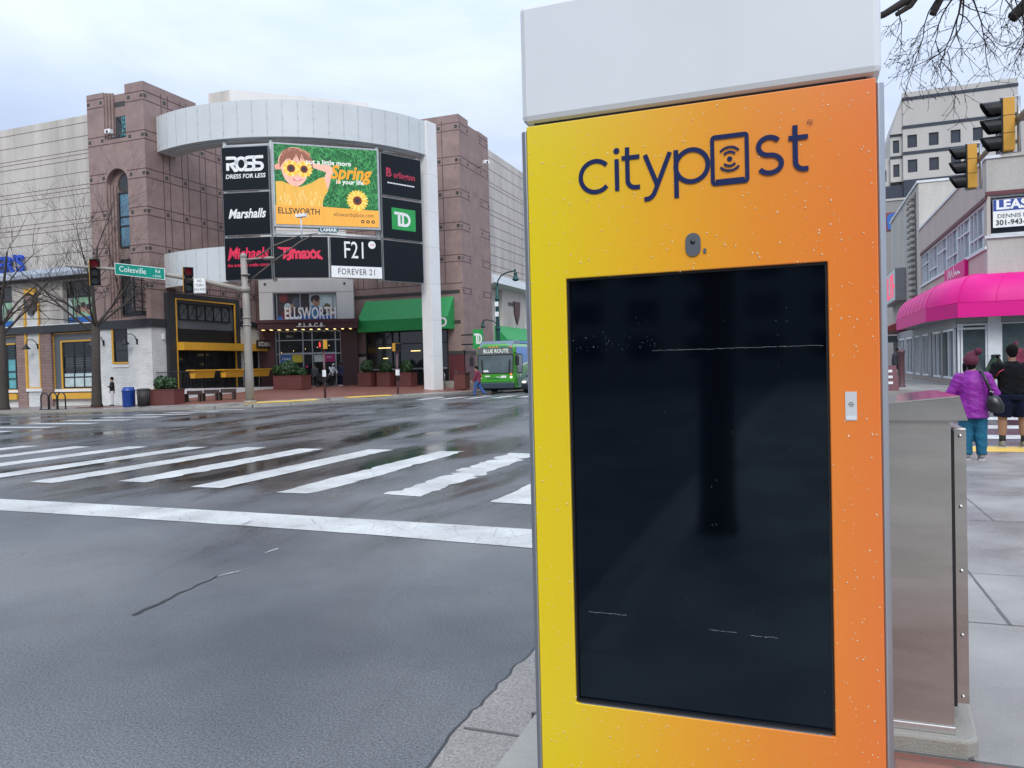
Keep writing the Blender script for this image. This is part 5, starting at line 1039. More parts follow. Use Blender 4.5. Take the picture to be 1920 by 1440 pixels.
for x, y, z, lb, hd in ((-41.5, 38.5, 17.3, 'white security camera in the square window of the left tower', 0), (-23.0, 55.6, 17.3, 'white security camera in the square window of the right tower', 60)):
    f = Fr((x, y, 0), hd); t = thing('security_camera', lb, 'camera', (x, y, z)); m = MB(f); m.box(-.13, .33, -.85, -.55, z, z+.28, 'sign_white'); m.build('housing', t, bevel=.03); m = MB(f); m.tube([(0, -.4, z-.05), (0, .2, z-.1)], .05, 'alu', 6); m.build('bracket', t); m = MB(f); m.ball((.1, -.86, z+.12), (.09, .03, .09), 'black_plastic'); m.build('lens', t)
# blade signs of the bank, truss sign bracket
t = thing('blade_sign', 'green TD blade sign standing out from the right tower beside the bus', 'sign', (-21.85, 51.7, 3)); m = MB(); m.box(-22.25, -21.5, 51.62, 51.8, 3.02, 4.42, 'bank_green'); m.box(-23.2, -22.25, 51.66, 51.76, 3.3, 3.4, 'iron_black'); m.box(-23.2, -22.25, 51.66, 51.76, 4.0, 4.1, 'iron_black'); m.build('panel', t)
m = MB(Fr((-21.86, 51.62, 0))); m.ribbon([(-.28, 4.05), (.06, 4.05)], .14, -.012, 'sign_white'); m.ribbon([(-.08, 4.05), (-.08, 3.35)], .12, -.013, 'sign_white'); m.ribbon([(-.13, 3.42), (.1, 3.42)]+arc(.1, 3.73, .18, -90, 90, 10, .31)+[(.05, 4.04)], .11, -.014, 'sign_white'); m.ribbon([(.07, 4.0), (.07, 3.4)], .08, -.015, 'sign_white'); m.build('lettering', t)
t = thing('sign_bracket', 'black lattice sign bracket standing out from the left tower above the cornice', 'bracket', (-39.3, 37.6, 5.4)); m = MB()
for x in (-39.75, -39.05): m.box(x-.03, x+.03, 37.1, 37.16, 5.5, 8.2, 'iron_black'); m.box(x-.03, x+.03, 37.7, 37.76, 5.5, 8.2, 'iron_black')
for k in range(7):
    z = 5.5+k*.44; m.box(-39.72, -39.08, 37.1, 37.16, z, z+.05, 'iron_black'); m.tube([(-39.72, 37.13, z), (-39.08, 37.13, z+.44)], .025, 'iron_black', 5); m.tube([(-39.72, 37.73, z+.44), (-39.08, 37.73, z)], .025, 'iron_black', 5); m.box(-39.07, -39.03, 37.15, 38.0, z, z+.05, 'iron_black')
m.box(-39.2, -38.4, 37.0, 37.4, 5.45, 5.75, 'iron_black'); m.build('lattice', t)
# teal street lamp
x, y = -21.0, 53.5; z = gz(x, y); t = thing('street_lamp', 'dark teal street lamp with two curved arms and bell lanterns, behind the bus', 'street lamp', (x, y, z))
m = MB(); m.tube([(x, y, z), (x, y, z+.5), (x, y, z+1.2), (x, y, 4.5), (x, y, 6.6), (x, y, 7.7)], [.28, .24, .16, .14, .13, .10], 'teal_iron', 12); m.tube([(x, y, 6.6), (x, y, 6.8)], .17, 'teal_iron', 12); m.tube([(x, y, 4.4), (x, y, 4.6)], .18, 'teal_iron', 12); m.build('pole', t)
m = MB(); m.tube([(x, y, 7.6), (x+.08, y, 8.05), (x+.35, y, 8.42), (x+.8, y, 8.63), (x+1.48, y, 8.72), (x+1.5, y, 8.55)], .055, 'teal_iron', 8); m.ball((x+1.45, y, 8.75), .09, 'teal_iron'); m.build('arm', t)
m = MB(); m.tube([(x, y, 4.5), (x-.1, y, 4.85), (x-.4, y, 5.1), (x-.85, y, 5.2), (x-1.18, y, 5.18), (x-1.2, y, 5.05)], .045, 'teal_iron', 8); m.build('arm', t)
for lx, lz, k in ((x+1.5, 8.6, 1.), (x-1.2, 5.1, .75)): m = MB(); m.lathe(lx, y, [(.06*k, lz), (.16*k, lz-.06), (.12*k, lz-.12), (.15*k, lz-.3*k), (.24*k, lz-.5*k), (.27*k, lz-.52*k), (.22*k, lz-.6*k), (.08*k, lz-.66*k)], 'teal_iron', 14); m.build('lantern', t)
m = MB()
for zz in (6.15, 5.4): m.box(x-.14, x+.14, y-.22, y-.12, zz, zz+.35, 'sign_white')
m.build('notice', t)
# ---------------------------------------------------------------- bus and car
mat('bus_green', (.06, .30, .03), .25, coat=.5, var=.08); mat('bus_dgreen', (.01, .13, .05), .25, coat=.5); mat('bus_blue', (.015, .17, .52), .25, coat=.5, var=.06); mat('bus_cowl', (.14, .20, .27), .3, coat=.3); mat('windscreen', (.11, .14, .15), .07, var=.35, scale=1.2, spec=.8); mat('rubber', (.012, .012, .012), .7); mat('bus_bumper', (.035, .05, .07), .5); mat('amber', (1, .35, .03), emit=.7, var=0); mat('headlamp', (1, .95, .85), emit=1.0, var=0); mat('led_text', (.75, .85, .82), emit=.7, var=0); mat('bus_sign', (.12, .13, .13), .3)
bz = road(-18, 47); f = Fr((-18.1, 45.5, bz), 0); t = thing('bus', 'green and blue city bus at the far kerb, partly hidden by the yellow post', 'bus', f.o)
def bus_sec(sx, zt, zb=.35): return [(-1.3*sx, zb), (-1.3*sx, 2.6), (-1.27*sx, zt-.25), (-1.1*sx, zt-.06), (-.8*sx, zt), (.8*sx, zt), (1.1*sx, zt-.06), (1.27*sx, zt-.25), (1.3*sx, 2.6), (1.3*sx, zb)]
m = MB(f); secs = [(.0, .955, 3.02), (.12, .985, 3.12), (.35, 1, 3.2), (12, 1, 3.2)]; vs = []; n = 10
for y, s_, zt in secs: vs += [(p[0], y, p[1]) for p in bus_sec(s_, zt)]
m.add(vs, [tuple(range(n-1, -1, -1)), tuple(range(3*n, 4*n))]+[(k*n+i, k*n+(i+1) % n, (k+1)*n+(i+1) % n, (k+1)*n+i) for k in range(3) for i in range(n)], 'bus_green'); m.build('body', t)
m = MB(f); q = [(1.303, .42, 2.45), (1.303, 12, 2.45), (1.303, 12, 3.0), (1.285, 12, 3.0), (1.285, .42, 2.95)]
m.add([(1.306, .4, 2.5), (1.306, 11.9, 2.5), (1.28, 11.9, 2.95), (1.28, .4, 2.95)], [(0, 1, 2, 3)], 'bus_blue'); m.add([(1.308, 1.6, 1.9), (1.308, 6, 2.5), (1.308, 1.0, 2.5)], [(0, 1, 2)], 'bus_blue'); m.add([(1.309, 1.5, 1.75), (1.309, 1.5, 1.85), (1.309, 6.2, 2.5), (1.309, 6.8, 2.5)], [(0, 1, 2, 3)], 'sign_white'); m.add([(1.3085, .35, .45), (1.3085, 3, .45), (1.3085, 3, 1.3), (1.3085, .35, 1.0)], [(0, 1, 2, 3)], 'bus_dgreen'); m.add([(1.3075, 1.6, 1.2), (1.3075, 2.2, 1.2), (1.3075, 7, 2.4), (1.3075, 5, 2.4)], [(0, 1, 2, 3)], 'bus_dgreen')
m.box(-.95, .95, .5, 11.5, 3.2, 3.34, 'bus_blue'); m.build('livery', t)
m = MB(f); m.add([(-1.16, -.004, 1.28), (1.16, -.004, 1.28), (1.19, -.004, 2.42), (-1.19, -.004, 2.42)], [(0, 1, 2, 3)], 'windscreen'); m.ribbon([(-1.18, 1.27), (1.18, 1.27), (1.21, 2.44), (-1.21, 2.44)], .06, -.008, 'rubber', True)
m.box(-.9, -.5, -.01, -.006, 1.36, 1.48, 'sign_white'); m.build('windscreen', t)
m = MB(f)
for x0, x1 in ((-.85, -.3), (.9, .55)): m.ribbon([(x0, 1.25), (x0*1.02, 1.7), (x0*1.06, 2.2)], .04, -.03, 'rubber'); m.ribbon([(x0*1.06, 1.3), (x0*1.12, 2.1)], .05, -.035, 'rubber')
m.build('wipers', t)
m = MB(f); m.box(-1.2, 1.2, -.012, .02, 2.47, 2.9, 'bus_sign'); m.build('destination_board', t); m = MB(f); m.text('BLUE ROUTE', .05, 2.68, -.018, .34, 'led_text', bold=.006, sx=.88); m.build('destination_text', t)
m = MB(f); m.prof([(-.01, 2.92), (.0, 3.0), (.5, 3.34), (1.6, 3.36), (1.6, 3.15), (.1, 2.92)], -1.12, 1.12, 'bus_cowl'); m.build('roof_cowl', t, bevel=.04)
for x in (-1.08, -.35, -.12, .12, 1.08): m = MB(f); m.box(x-.06, x+.06, -.03, .02, 2.91, 2.97, 'amber'); m.build('marker_lamp', t)
m = MB(f); m.box(-1.27, 1.27, -.16, .1, .3, .68, 'bus_bumper'); m.build('bumper', t, bevel=.05)
m = MB(f); m.box(-.75, -.4, -.008, 0, 1.06, 1.13, 'sign_white'); m.box(.35, .72, -.008, 0, .98, 1.12, 'sign_white'); m.ribbon([(-.6, .92), (-.1, .95), (.3, .9)], .05, -.006, 'bus_dgreen'); m.ribbon([(0, 1.04), (.25, 1.04), (.33, .98)], .03, -.007, 'sign_white'); m.box(-1.1, 1.1, -.006, 0, .7, .74, 'bus_dgreen'); m.build('front_marking', t)
for s_ in (-1, 1):
    m = MB(f); m.tube([(s_*1.05, -.03, 1.02), (s_*1.05, .02, 1.02)], .085, 'headlamp', 14); m.build('headlight', t); m = MB(f); m.tube([(s_*1.05, -.03, 1.21), (s_*1.05, .02, 1.21)], .07, 'amber', 14); m.build('indicator', t)
    m = MB(f); m.tube([(s_*1.25, .1, 2.55), (s_*1.5, -.2, 2.55), (s_*1.55, -.25, 2.3)], .03, 'rubber', 6); m.build('mirror_arm', t) ; m = MB(f); m.box(s_*1.55-.13, s_*1.55+.13, -.3, -.18, 1.75, 2.35, 'rubber'); m.build('mirror', t, bevel=.04)
    for y in (2.6, 9.2): m = MB(f); m.tube([(s_*1.0, y, .5), (s_*1.29, y, .5)], .5, 'rubber', 20); m.build('wheel', t)
m = MB(f); m.box(-1.2, 1.2, .3, 11.8, .2, .4, 'rubber'); m.build('chassis', t)
m = MB(f); m.fr = Fr(f(1.3, 0, 0), 90); m.fr.o.z = bz; m.ext(rrect(.45, 1.45, 1.3, 2.45, .14), -.012, .01, 'windscreen'); m.ribbon(rrect(.43, 1.47, 1.28, 2.47, .15), .07, -.014, 'rubber', True); m.build('driver_window', t)
for k in range(5):
    m = MB(Fr(f(1.3, 0, 0), 90)); m.fr.o.z = bz; m.ext(rrect(3.4+k*1.65, 4.9+k*1.65, 1.35, 2.4, .1), -.016, .005, 'windscreen'); m.build('side_window', t)
m = MB(Fr((f(1.3, 0, 0).x, f(1.3, 0, 0).y, bz), 90)); m.text('42', .95, 1.12, -.02, .24, 'sign_white', bold=.01); m.text('RIDE ON', 2.6, 2.75, -.03, .3, 'sign_white') if False else None; m.build('fleet_number', t)
mat('car_paint', (.035, .04, .05), .25, coat=.8, metal=.3); mat('chrome', (.6, .6, .6), .15, metal=1)
cz_ = road(-15, 44); f = Fr((-15.0, 44.0, cz_), 0); t = thing('car', 'dark grey car waiting beside the bus, mostly hidden by the yellow post', 'car', f.o)
m = MB(f); P = [(.1, .35), (.0, .5), (.05, .72), (.25, .86), (1.15, .98), (4.1, 1.02), (4.55, .95), (4.6, .45), (4.5, .25), (.2, .22)]; m.prof(P, -.88, .88, 'car_paint'); m.build('body', t, bevel=.07)
m = MB(f); vs = [(-.78, 1.1, .97), (.78, 1.1, .97), (.8, 4.0, 1.0), (-.8, 4.0, 1.0), (-.58, 1.85, 1.44), (.58, 1.85, 1.44), (.58, 3.2, 1.44), (-.58, 3.2, 1.44)]; m.add(vs, [(0, 1, 5, 4), (1, 2, 6, 5), (2, 3, 7, 6), (3, 0, 4, 7), (4, 5, 6, 7)], 'windscreen'); m.build('cabin_glass', t)
m = MB(f); m.add([(-.6, 1.8, 1.435), (.6, 1.8, 1.435), (.6, 3.3, 1.435), (-.6, 3.3, 1.435), (-.5, 1.95, 1.48), (.5, 1.95, 1.48), (.5, 3.1, 1.48), (-.5, 3.1, 1.48)], [(0, 1, 5, 4), (1, 2, 6, 5), (2, 3, 7, 6), (3, 0, 4, 7), (4, 5, 6, 7)], 'car_paint'); m.build('roof', t)
for s_ in (-1, 1):
    m = MB(f); m.ball((s_*.68, .1, .68), (.17, .12, .085), 'headlamp'); m.build('headlight', t)
    m = MB(f); m.box(s_*.93-.09, s_*.93+.09, 1.35, 1.5, .98, 1.1, 'car_paint'); m.build('wing_mirror', t, bevel=.03)
    for y in (.85, 3.6): m = MB(f); m.tube([(s_*.70, y, .32), (s_*.90, y, .32)], .32, 'rubber', 20); m.tube([(s_*.9, y, .32), (s_*.905, y, .32)], .2, 'alu', 14); m.build('wheel', t)
m = MB(f); m.box(-.4, .4, -.02, .1, .52, .74, 'inset_dark'); 
for k in range(4): m.box(-.4, .4, -.03, -.02, .54+k*.055, .56+k*.055, 'chrome')
m.build('grille', t); m = MB(f); m.box(-.16, .16, -.04, .05, .36, .48, 'sign_white'); m.build('number_plate', t)
# ---------------------------------------------------------------- bare street trees
mat('bark', (.055, .045, .037), .9, var=.3, scale=6, bump=.6, bscale=30); mat('bark_dark', (.022, .017, .015), .9, var=.3, scale=8, bump=.5, bscale=40)
def bare_tree(x, y, z, h, r_, fork, label, seed, lean=(0, 0)):
    t = thing('street_tree', label, 'tree', (x, y, z), 'bare street trees'); q = random.Random(seed); m = MB()
    top = Vector((x+lean[0], y+lean[1], z+fork)); m.tube([(x, y, z-.1), (x, y, z+.25), (x+lean[0]*.3, y, z+fork*.4), tuple(top)], [r_*1.55, r_*1.12, r_*.92, r_*.85], 'bark', 10); m.build('trunk', t)
    m = MB()
    def br(p, d, l_, rr, lev):
        pts = [p]; n = 4; dd = d.copy()
        for i in range(n):
            dd = (dd+Vector((q.uniform(-1, 1), q.uniform(-1, 1), q.uniform(-.5, .8)))*.17).normalized(); pts.append(pts[-1]+dd*l_/n)
        m.tube([tuple(a) for a in pts], [rr*(1-.55*i/n) for i in range(n+1)], 'bark', 5 if lev < 2 else 3, cap=False)
        if lev >= 5 or l_ < .3: return
        k = q.choice((3, 4, 4)) if lev < 4 else 2
        for i in range(k):
            j = q.randint(1, n); a = (pts[j]-pts[j-1]).normalized(); s_ = a.orthogonal().normalized(); s_.rotate(__import__('mathutils').Quaternion(a, q.uniform(0, 6.28)))
            nd = (a*q.uniform(.75, 1.1)+s_*q.uniform(.4, .85)+Vector((0, 0, .12))).normalized(); br(pts[j], nd, l_*q.uniform(.55, .78), max(.006, rr*(1-.55*j/n)*q.uniform(.5, .68)), lev+1)
    for i in range(7):
        a = i*2*math.pi/7+q.uniform(-.3, .3); e_ = q.uniform(.55, 1.2); br(top-Vector((0, 0, q.uniform(0, fork*.12))), Vector((math.cos(a), math.sin(a), e_*1.25)).normalized(), h*q.uniform(.30, .38), r_*q.uniform(.22, .34), 1)
    br(top, Vector((.05, 0, 1)), h*.36, r_*.45, 1)
    m.build('crown', t, hide=True)
z = gz(-40.0, 34.9); bare_tree(-40.0, 34.9, z, 13.2, .27, 5.0, 'bare street tree with spreading twigs in front of the left tower', 4, (.15, 0))
z = gz(-47.0, 34.2); bare_tree(-47.0, 34.2, z, 13.0, .26, 5.3, 'bare street tree cut off by the left picture edge', 9)
m = MB(); m.add([(-40+1.5*math.cos(rad(a))*(1+.15*math.sin(3*rad(a))), 34.7+.8*math.sin(rad(a)), gz(-40+1.5*math.cos(rad(a)), 34.7+.8*math.sin(rad(a)))+.012) for a in range(0, 360, 15)], [tuple(range(24))], 'mulch'); struct(m.build('tree_pit'))
# ---------------------------------------------------------------- right side of the street beyond the crossing
mat('render_pink', (.50, .41, .37), .8, var=.16, scale=.7, stretch=(1, 1, .35), var2=.07, bscale=9); mat('concrete_old', (.47, .445, .405), .85, var=.2, scale=.5, stretch=(1, 1, .3), var2=.08, bscale=8); mat('concrete_grey', (.27, .26, .25), .85, var=.15, scale=.4, stretch=(1, 1, .3))
mat('awning_pink', (.66, .004, .22), .5, spec=.3, var=.07, scale=1.5); mat('trim_maroon', (.12, .03, .04), .6); mat('glass_mid', (.06, .085, .09), .05, var=.5, scale=1.2, spec=.9); mat('glass_sky', (.26, .32, .36), .07, var=.6, scale=.9, spec=.9); mat('frame_white', (.62, .64, .66), .4); mat('tower_concrete', (.44, .42, .39), .8, var=.12, scale=.25, stretch=(1, 1, .25)); mat('tower_glass', (.025, .03, .045), .08, spec=.7, var=.2); mat('lease_blue', (.02, .06, .30), .45); mat('shop_grey', (.24, .245, .25), .5); mat('granite', (.22, .17, .15), .4, var=.2, scale=20)
shop = thing('corner_shop', 'pale pink two storey corner building with a bright pink rounded awning', 'building', (12, 44, .4))
FP = Fr((7.2, 36, 0), 0); FL = Fr((7.2, 54.5, 0), 270)         # front; side (local x runs towards the viewer)
m = MB(FP); facade(m, 0, 16, 4.6, 9.5, [(.06, 9.0, 6.42, 8.02)], .5, 'concrete_old'); m.box(0.502, 16, .5, 18.4, 9.1, 9.4, 'concrete_old'); m.box(.5, 16, .9, 1.2, 4.6, 9.2, 'interior'); m.build('wall', shop)
m = MB(FL); facade(m, 0, 18.498, 4.6, 9.5, [(.6, 17.9, 6.0, 7.85)], .13, 'render_pink', y=.001); m.box(0.1, 18.0, .9, 1.2, 4.6, 9.2, 'interior'); m.build('wall', shop)
m = MB(FL); m.box(-.05, 18.56, -.06, .5, 9.5, 9.62, 'frame_white'); m.build('coping', shop); m = MB(FP); m.box(.5, 16, -.06, .5, 9.5, 9.61, 'concrete_old'); m.build('coping', shop)
m = MB(FL); m.box(.6, 18.5, -.05, .02, 7.86, 8.02, 'trim_maroon'); m.box(.5, 18.5, -.08, .02, 5.88, 5.99, 'frame_white'); m.build('trim', shop); m = MB(FP); m.box(-.05, 10, -.05, .02, 8.03, 8.18, 'trim_maroon'); m.box(-.08, 10, -.09, .02, 6.3, 6.41, 'frame_white'); m.build('trim', shop)
for k in range(6):
    a = .62+k*2.88; wf = window(shop, FL, a, a+2.86, 6.02, 7.83, .13, (a+.75, a+1.45), (6.6,) if k % 2 else (7.2,), 'frame_white', 'glass_sky', .07, .1)
for k in range(3): a = .08+k*2.95; window(shop, FP, a, a+2.88, 6.44, 8.0, .2, (), (), 'frame_white', 'tower_glass', .06, .1)
t = thing('lease_sign', 'blue and white LEASE sign in the dark upper corner window', 'sign', (8.3, 36.1, 6.7)); m = MB(FP); m.box(.22, 2.35, .02, .06, 6.72, 7.84, 'sign_white'); m.box(.23, 2.34, .012, .02, 7.38, 7.83, 'lease_blue'); m.build('board', t)
m = MB(FP); m.text('LEASE', .32, 7.6, .006, .50, 'sign_white', align='LEFT', bold=.02, sx=1.04); m.text('DENNIS BURKE', .36, 7.16, .012, .23, 'iron_black', align='LEFT', sx=1.02); m.text('301-943-1640', .30, 6.9, .012, .29, 'iron_black', align='LEFT', bold=.006, sx=.98); m.build('lettering', t)
# awning
path = [(22, 35), (5.95, 35), (5.25, 38.1), (5.2, 48.6)]; prf = [(0, 3.12), (0, 3.72), (.05, 4.0), (.2, 4.38), (.45, 4.68), (.8, 4.86), (1.25, 4.93), (2.0, 4.95)]
def inset(P, d):
    o = []
    for i, p in enumerate(P):
        p = Vector(p); nn = []
        for a, b in ((i-1, i), (i, i+1)):
            if 0 <= a and b < len(P): e_ = (Vector(P[b])-Vector(P[a])).normalized(); nn.append(Vector((e_.y, -e_.x)))
        n_ = sum(nn, Vector((0, 0))).normalized(); o.append(p+n_*d/max(.5, n_.dot(nn[0])))
    return o
m = MB(); rows = [[(p.x, p.y, z) for p in inset(path, d)] for d, z in prf]; vs = []; fs = []
dens = []
for r_ in rows:
    L_ = []
    for a, b, n_ in zip(r_, r_[1:], (12, 1, 8)):
        for k in range(n_): L_.append(tuple(Vector(a).lerp(Vector(b), k/n_)))
    L_.append(r_[-1]); dens.append(L_)
n = len(dens[0])
for r_ in dens: vs += r_
for j in range(1, len(dens)-1):
    for i in range(n-1): fs.append((j*n+i, j*n+i+1, (j+1)*n+i+1, (j+1)*n+i))
m.add(vs, fs, 'awning_pink', True); m.add(vs, [(i, i+1, n+i+1, n+i) for i in range(n-1)], 'awning_pink'); m.add([r_[-1] for r_ in dens]+[(7.2, 48.6, 3.12)], [tuple(range(len(dens)+1))], 'awning_pink')
for i in list(range(0, n-1, 1)):
    m.tube([(r_[i][0], r_[i][1], r_[i][2]) for r_ in dens[1:]], .018, 'awning_pink', 5)
m.tube([(p[0], p[1], p[2]) for p in dens[1]], .014, 'awning_pink', 5)
m.build('awning', shop, hide=True)
m = MB(); m.slab([(22, 35.05), (6.0, 35.05), (5.32, 38.1), (5.27, 48.5), (7.2, 48.5), (7.2, 36.0), (22, 36.0)], 3.16, 3.2, 'shop_grey'); m.build('soffit', shop)
# ground storey
GX = 6.05
FG = Fr((GX, 56, 0), 270); YL = lambda y: 56-y
m = MB(FG); m.box(YL(56), YL(36.1), .3, .6, .1, 3.2, 'interior'); m.box(YL(56), YL(36.0), -.02, .3, .05, .62, 'granite'); m.box(YL(56), YL(36.0), -.02, .3, 2.75, 3.16, 'shop_grey'); m.build('stall_riser', shop)
for y0, y1, gm in ((36.25, 38.9, 'glass_mid'), (39.3, 41.6, 'glass_mid'), (43.0, 45.0, 'glass_dark'), (45.9, 47.6, 'glass_dark'), (48.6, 51.4, 'glass_mid'), (52.2, 55, 'glass_mid')): window(shop, FG, YL(y1), YL(y0), .63, 2.74, .05, ((YL(y0)+YL(y1))/2,), (), 'frame_white', gm, .09, .1)
for y in (39.1, 42.3, 45.45, 48.1, 51.8): m = MB(FG); m.box(YL(y)-.3, YL(y)+.3, -.05, .3, .63, 2.74, 'shop_grey'); m.build('pier', shop)
FQ = Fr((GX, 36, 0), 0)
m = MB(FQ); m.box(.02, 16, .3, .6, .1, 3.2, 'interior'); m.box(0, 16, -.03, .3, .0, .62, 'granite'); m.box(0, 16, -.03, .3, 2.92, 3.16, 'shop_grey'); m.build('stall_riser', shop)
window(shop, FQ, .05, 1.12, .63, 2.9, .05, (.2,), (2.7,), 'frame_white', 'glass_mid', .08, .08); window(shop, FQ, 1.58, 5.2, .63, 2.9, .05, (), (), 'frame_white', 'glass_mid', .05, .08); window(shop, FQ, 5.6, 9.2, .63, 2.9, .05, (), (), 'frame_white', 'glass_mid', .05, .08)
m = MB(FQ); m.box(1.12, 1.58, -.09, .3, .2, 3.15, 'frame_white'); m.build('column', shop)
t = thing('shop_sign', 'pink box sign with white script on the side wall above the pink awning', 'sign', (7.0, 42, 5.3)); m = MB(FL); m.box(54.5-44.8, 54.5-39.7, -.16, -.0, 5.15, 6.15 if 0 else 5.95, 'awning_pink'); m.build('box', t)
m = MB(FL); m.ribbon([(10.6, 5.4), (10.8, 5.85), (11.0, 5.45), (11.2, 5.8), (11.4, 5.42), (11.7, 5.75), (11.9, 5.4)], .1, -.165, 'sign_white'); m.ribbon([(12.1, 5.4), (12.25, 5.88), (12.45, 5.45), (12.7, 5.62), (12.9, 5.45), (13.3, 5.55), (13.8, 5.42)], .1, -.166, 'sign_white'); m.build('lettering', t)
# neighbour with the lattice strip
nb = thing('concrete_shop', 'plain tan concrete building with a vertical strip of small blocks, behind the pink corner shop', 'building', (14, 62, .5))
FN2 = Fr((7.2, 70, 0), 270)
m = MB(); m.box(7.2, 20, 54.52, 70, 4.2, 12.5, 'concrete_old'); m.box(7.6, 20, 54.6, 70, 0, 4.2, 'shop_grey'); m.build('wall', nb); m = MB(); m.box(7.1, 20, 54.45, 70.1, 12.5, 12.64, 'frame_white'); m.build('coping', nb)
m = MB(FN2); m.box(11.6, 14.4, -.03, .0, 5.5, 12.2, 'concrete_grey')
for k in range(17):
    for c in range(3): m.box(11.75+c*.9, 12.25+c*.9, -.3, -.02, 5.6+k*.39, 5.78+k*.39, 'concrete_old'); m.box(12.25+c*.9, 12.5+c*.9, -.05, -.02, 5.6+k*.39, 5.9+k*.39, 'inset_dark')
m.build('block_lattice', nb)
m = MB(FN2); m.prof([(-1.9, 3.3), (-1.9, 3.55), (0, 4.4), (0, 3.3)], 6, 15.4, 'poster_red'); m.build('awning', nb)
for y0 in (57, 60, 63, 66): window(nb, Fr((7.2, 70, 0), 270), 70-y0-2.6, 70-y0, .8, 3.3, -.3 + .28, (70-y0-1.3,), (), 'frame_white', 'glass_mid', .08, .08)
m = MB(FN2); m.box(.2, 5, -1.2, -.02, 2.8, 3.25, 'slate_panel'); m.build('canopy', nb)
t = thing('box_sign', 'pale box sign with glowing pink letters high on the tan concrete wall', 'sign', (6.8, 65, 5.6)); m = MB(FN2); m.box(.6, 9.0, -.7, -.01, 5.65, 7.95, 'shop_grey'); m.box(.65, 8.95, -.72, -.7, 5.72, 7.88, 'poster_pale'); m.build('box', t)
mat('neon_pink', (1, .06, .16), emit=.8, var=.1); m = MB(FN2)
for k in range(5):
    x = 1.3+k*1.6; m.box(x, x+.25, -.74, -.72, 5.95, 7.65, 'neon_pink'); m.box(x+.25, x+.95, -.74, -.72, (7.4, 6.7, 5.95, 7.4, 6.6)[k], (7.65, 6.95, 6.2, 7.65, 6.85)[k], 'neon_pink')
    if k in (1, 3): m.box(x+.95, x+1.2, -.74, -.72, 5.95, 7.65, 'neon_pink')
m.build('lettering', t)
t = thing('grey_building', 'blank grey concrete building at the end of the right pavement', 'building', (9, 86, 1)); m = MB(); m.box(5.6, 30, 84, 88.5, 0, 16.9, 'concrete_grey'); m.box(5.4, 30, 83.9, 88.6, 16.9, 17.1, 'concrete_old'); m.build('wall', t)
t = thing('wall_sign', 'small square painted sign in orange blue and yellow high on the blank grey building', 'sign', (8.9, 83.9, 14)); m = MB(Fr((8.17, 84, 0))); m.box(0, 1.36, -.1, 0, 14.0, 15.75, 'poster_red'); m.ext([(.1, 15.2), (.3, 15.6), (1.0, 15.7), (.95, 15.4), (.5, 15.3), (.5, 14.9), (1.0, 14.8), (1.0, 14.6), (.45, 14.55), (.5, 14.1), (.2, 14.1)], -.14, -.1, 'poster_blue'); m.disc(.75, 15.05, -.145, .28, 'poster_yellow'); m.box(1.0, 1.3, -.13, -.1, 14.2, 15.1, 'gold_paint'); m.build('board', t)
# far office tower
tw = thing('office_tower', 'pale concrete office tower with rows of square dark windows, far behind the pink shop', 'building', (16, 100, 1)); FT = Fr((10.5, 90, 0), 0)
m = MB(FT); wins = [(.42+1.98*k, 1.32+1.98*k, z0, z0+1.32) for k in range(5) for z0 in (23.3, 20.75)]
facade(m, 0, 10.3, 20.0, 28.9, wins, .5, 'tower_concrete'); m.box(.0, 10.3, .5, 14, 0, 28.6, 'tower_concrete')
for z in (28.2, 25.3, 22.6): m.box(-.05, 10.35, -.06, .02, z, z+.32, 'tower_glass')
m.box(0, 10.3, -.1, .5, 3, 20.0, 'tower_glass'); m.box(0, 10.3, .01, .2, 28.9, 29.05, 'tower_concrete')
m.add([(-.02, .1, 24.9), (-1.1, .1, 24.9), (-.02, .1, 28.6), (-.02, 14, 24.9), (-1.1, 14, 24.9), (-.02, 14, 28.6)], [(0, 1, 2), (3, 5, 4), (1, 4, 5, 2), (0, 3, 4, 1)], 'tower_concrete')
facade(m, -1.15, -.003, 20.0, 24.95, [(-.9, -.3, z0, z0+1.32) for z0 in (23.0, 20.5)], .5, 'tower_concrete', y=.4); facade(m, -2.2, -1.153, 19.6, 22.6, [(-2.05, -1.5, 20.2, 21.4)], .5, 'tower_concrete', y=.8); m.box(-2.2, -.004, 1.4, 14, 0, 22.5, 'tower_concrete'); m.box(-1.15, -.005, 1.0, 14, 22.5, 24.9, 'tower_concrete'); m.box(-2.25, -.006, .35, 1.3, 3, 19.6, 'tower_glass')
for z in (22.4, 24.7): m.box(-1.2, -.02, .35, .42, z, z+.28, 'tower_glass')
m.build('wall', tw)
for h in wins: window(tw, FT, h[0], h[1], h[2], h[3], .25, (), (), 'dark_frame', 'tower_glass', .05, .05)
window(tw, FT, -.9, -.3, 23.0, 24.32, .6, (), (), 'dark_frame', 'tower_glass', .05, .05); window(tw, FT, -.9, -.3, 20.5, 21.82, .6, (), (), 'dark_frame', 'tower_glass', .05, .05)
m = MB(FT); m.box(10.302, 22, .6, 12, 3, 25.5, 'tower_concrete'); m.box(10.303, 22, .55, .62, 24.9, 25.2, 'tower_glass'); m.build('wing', tw)
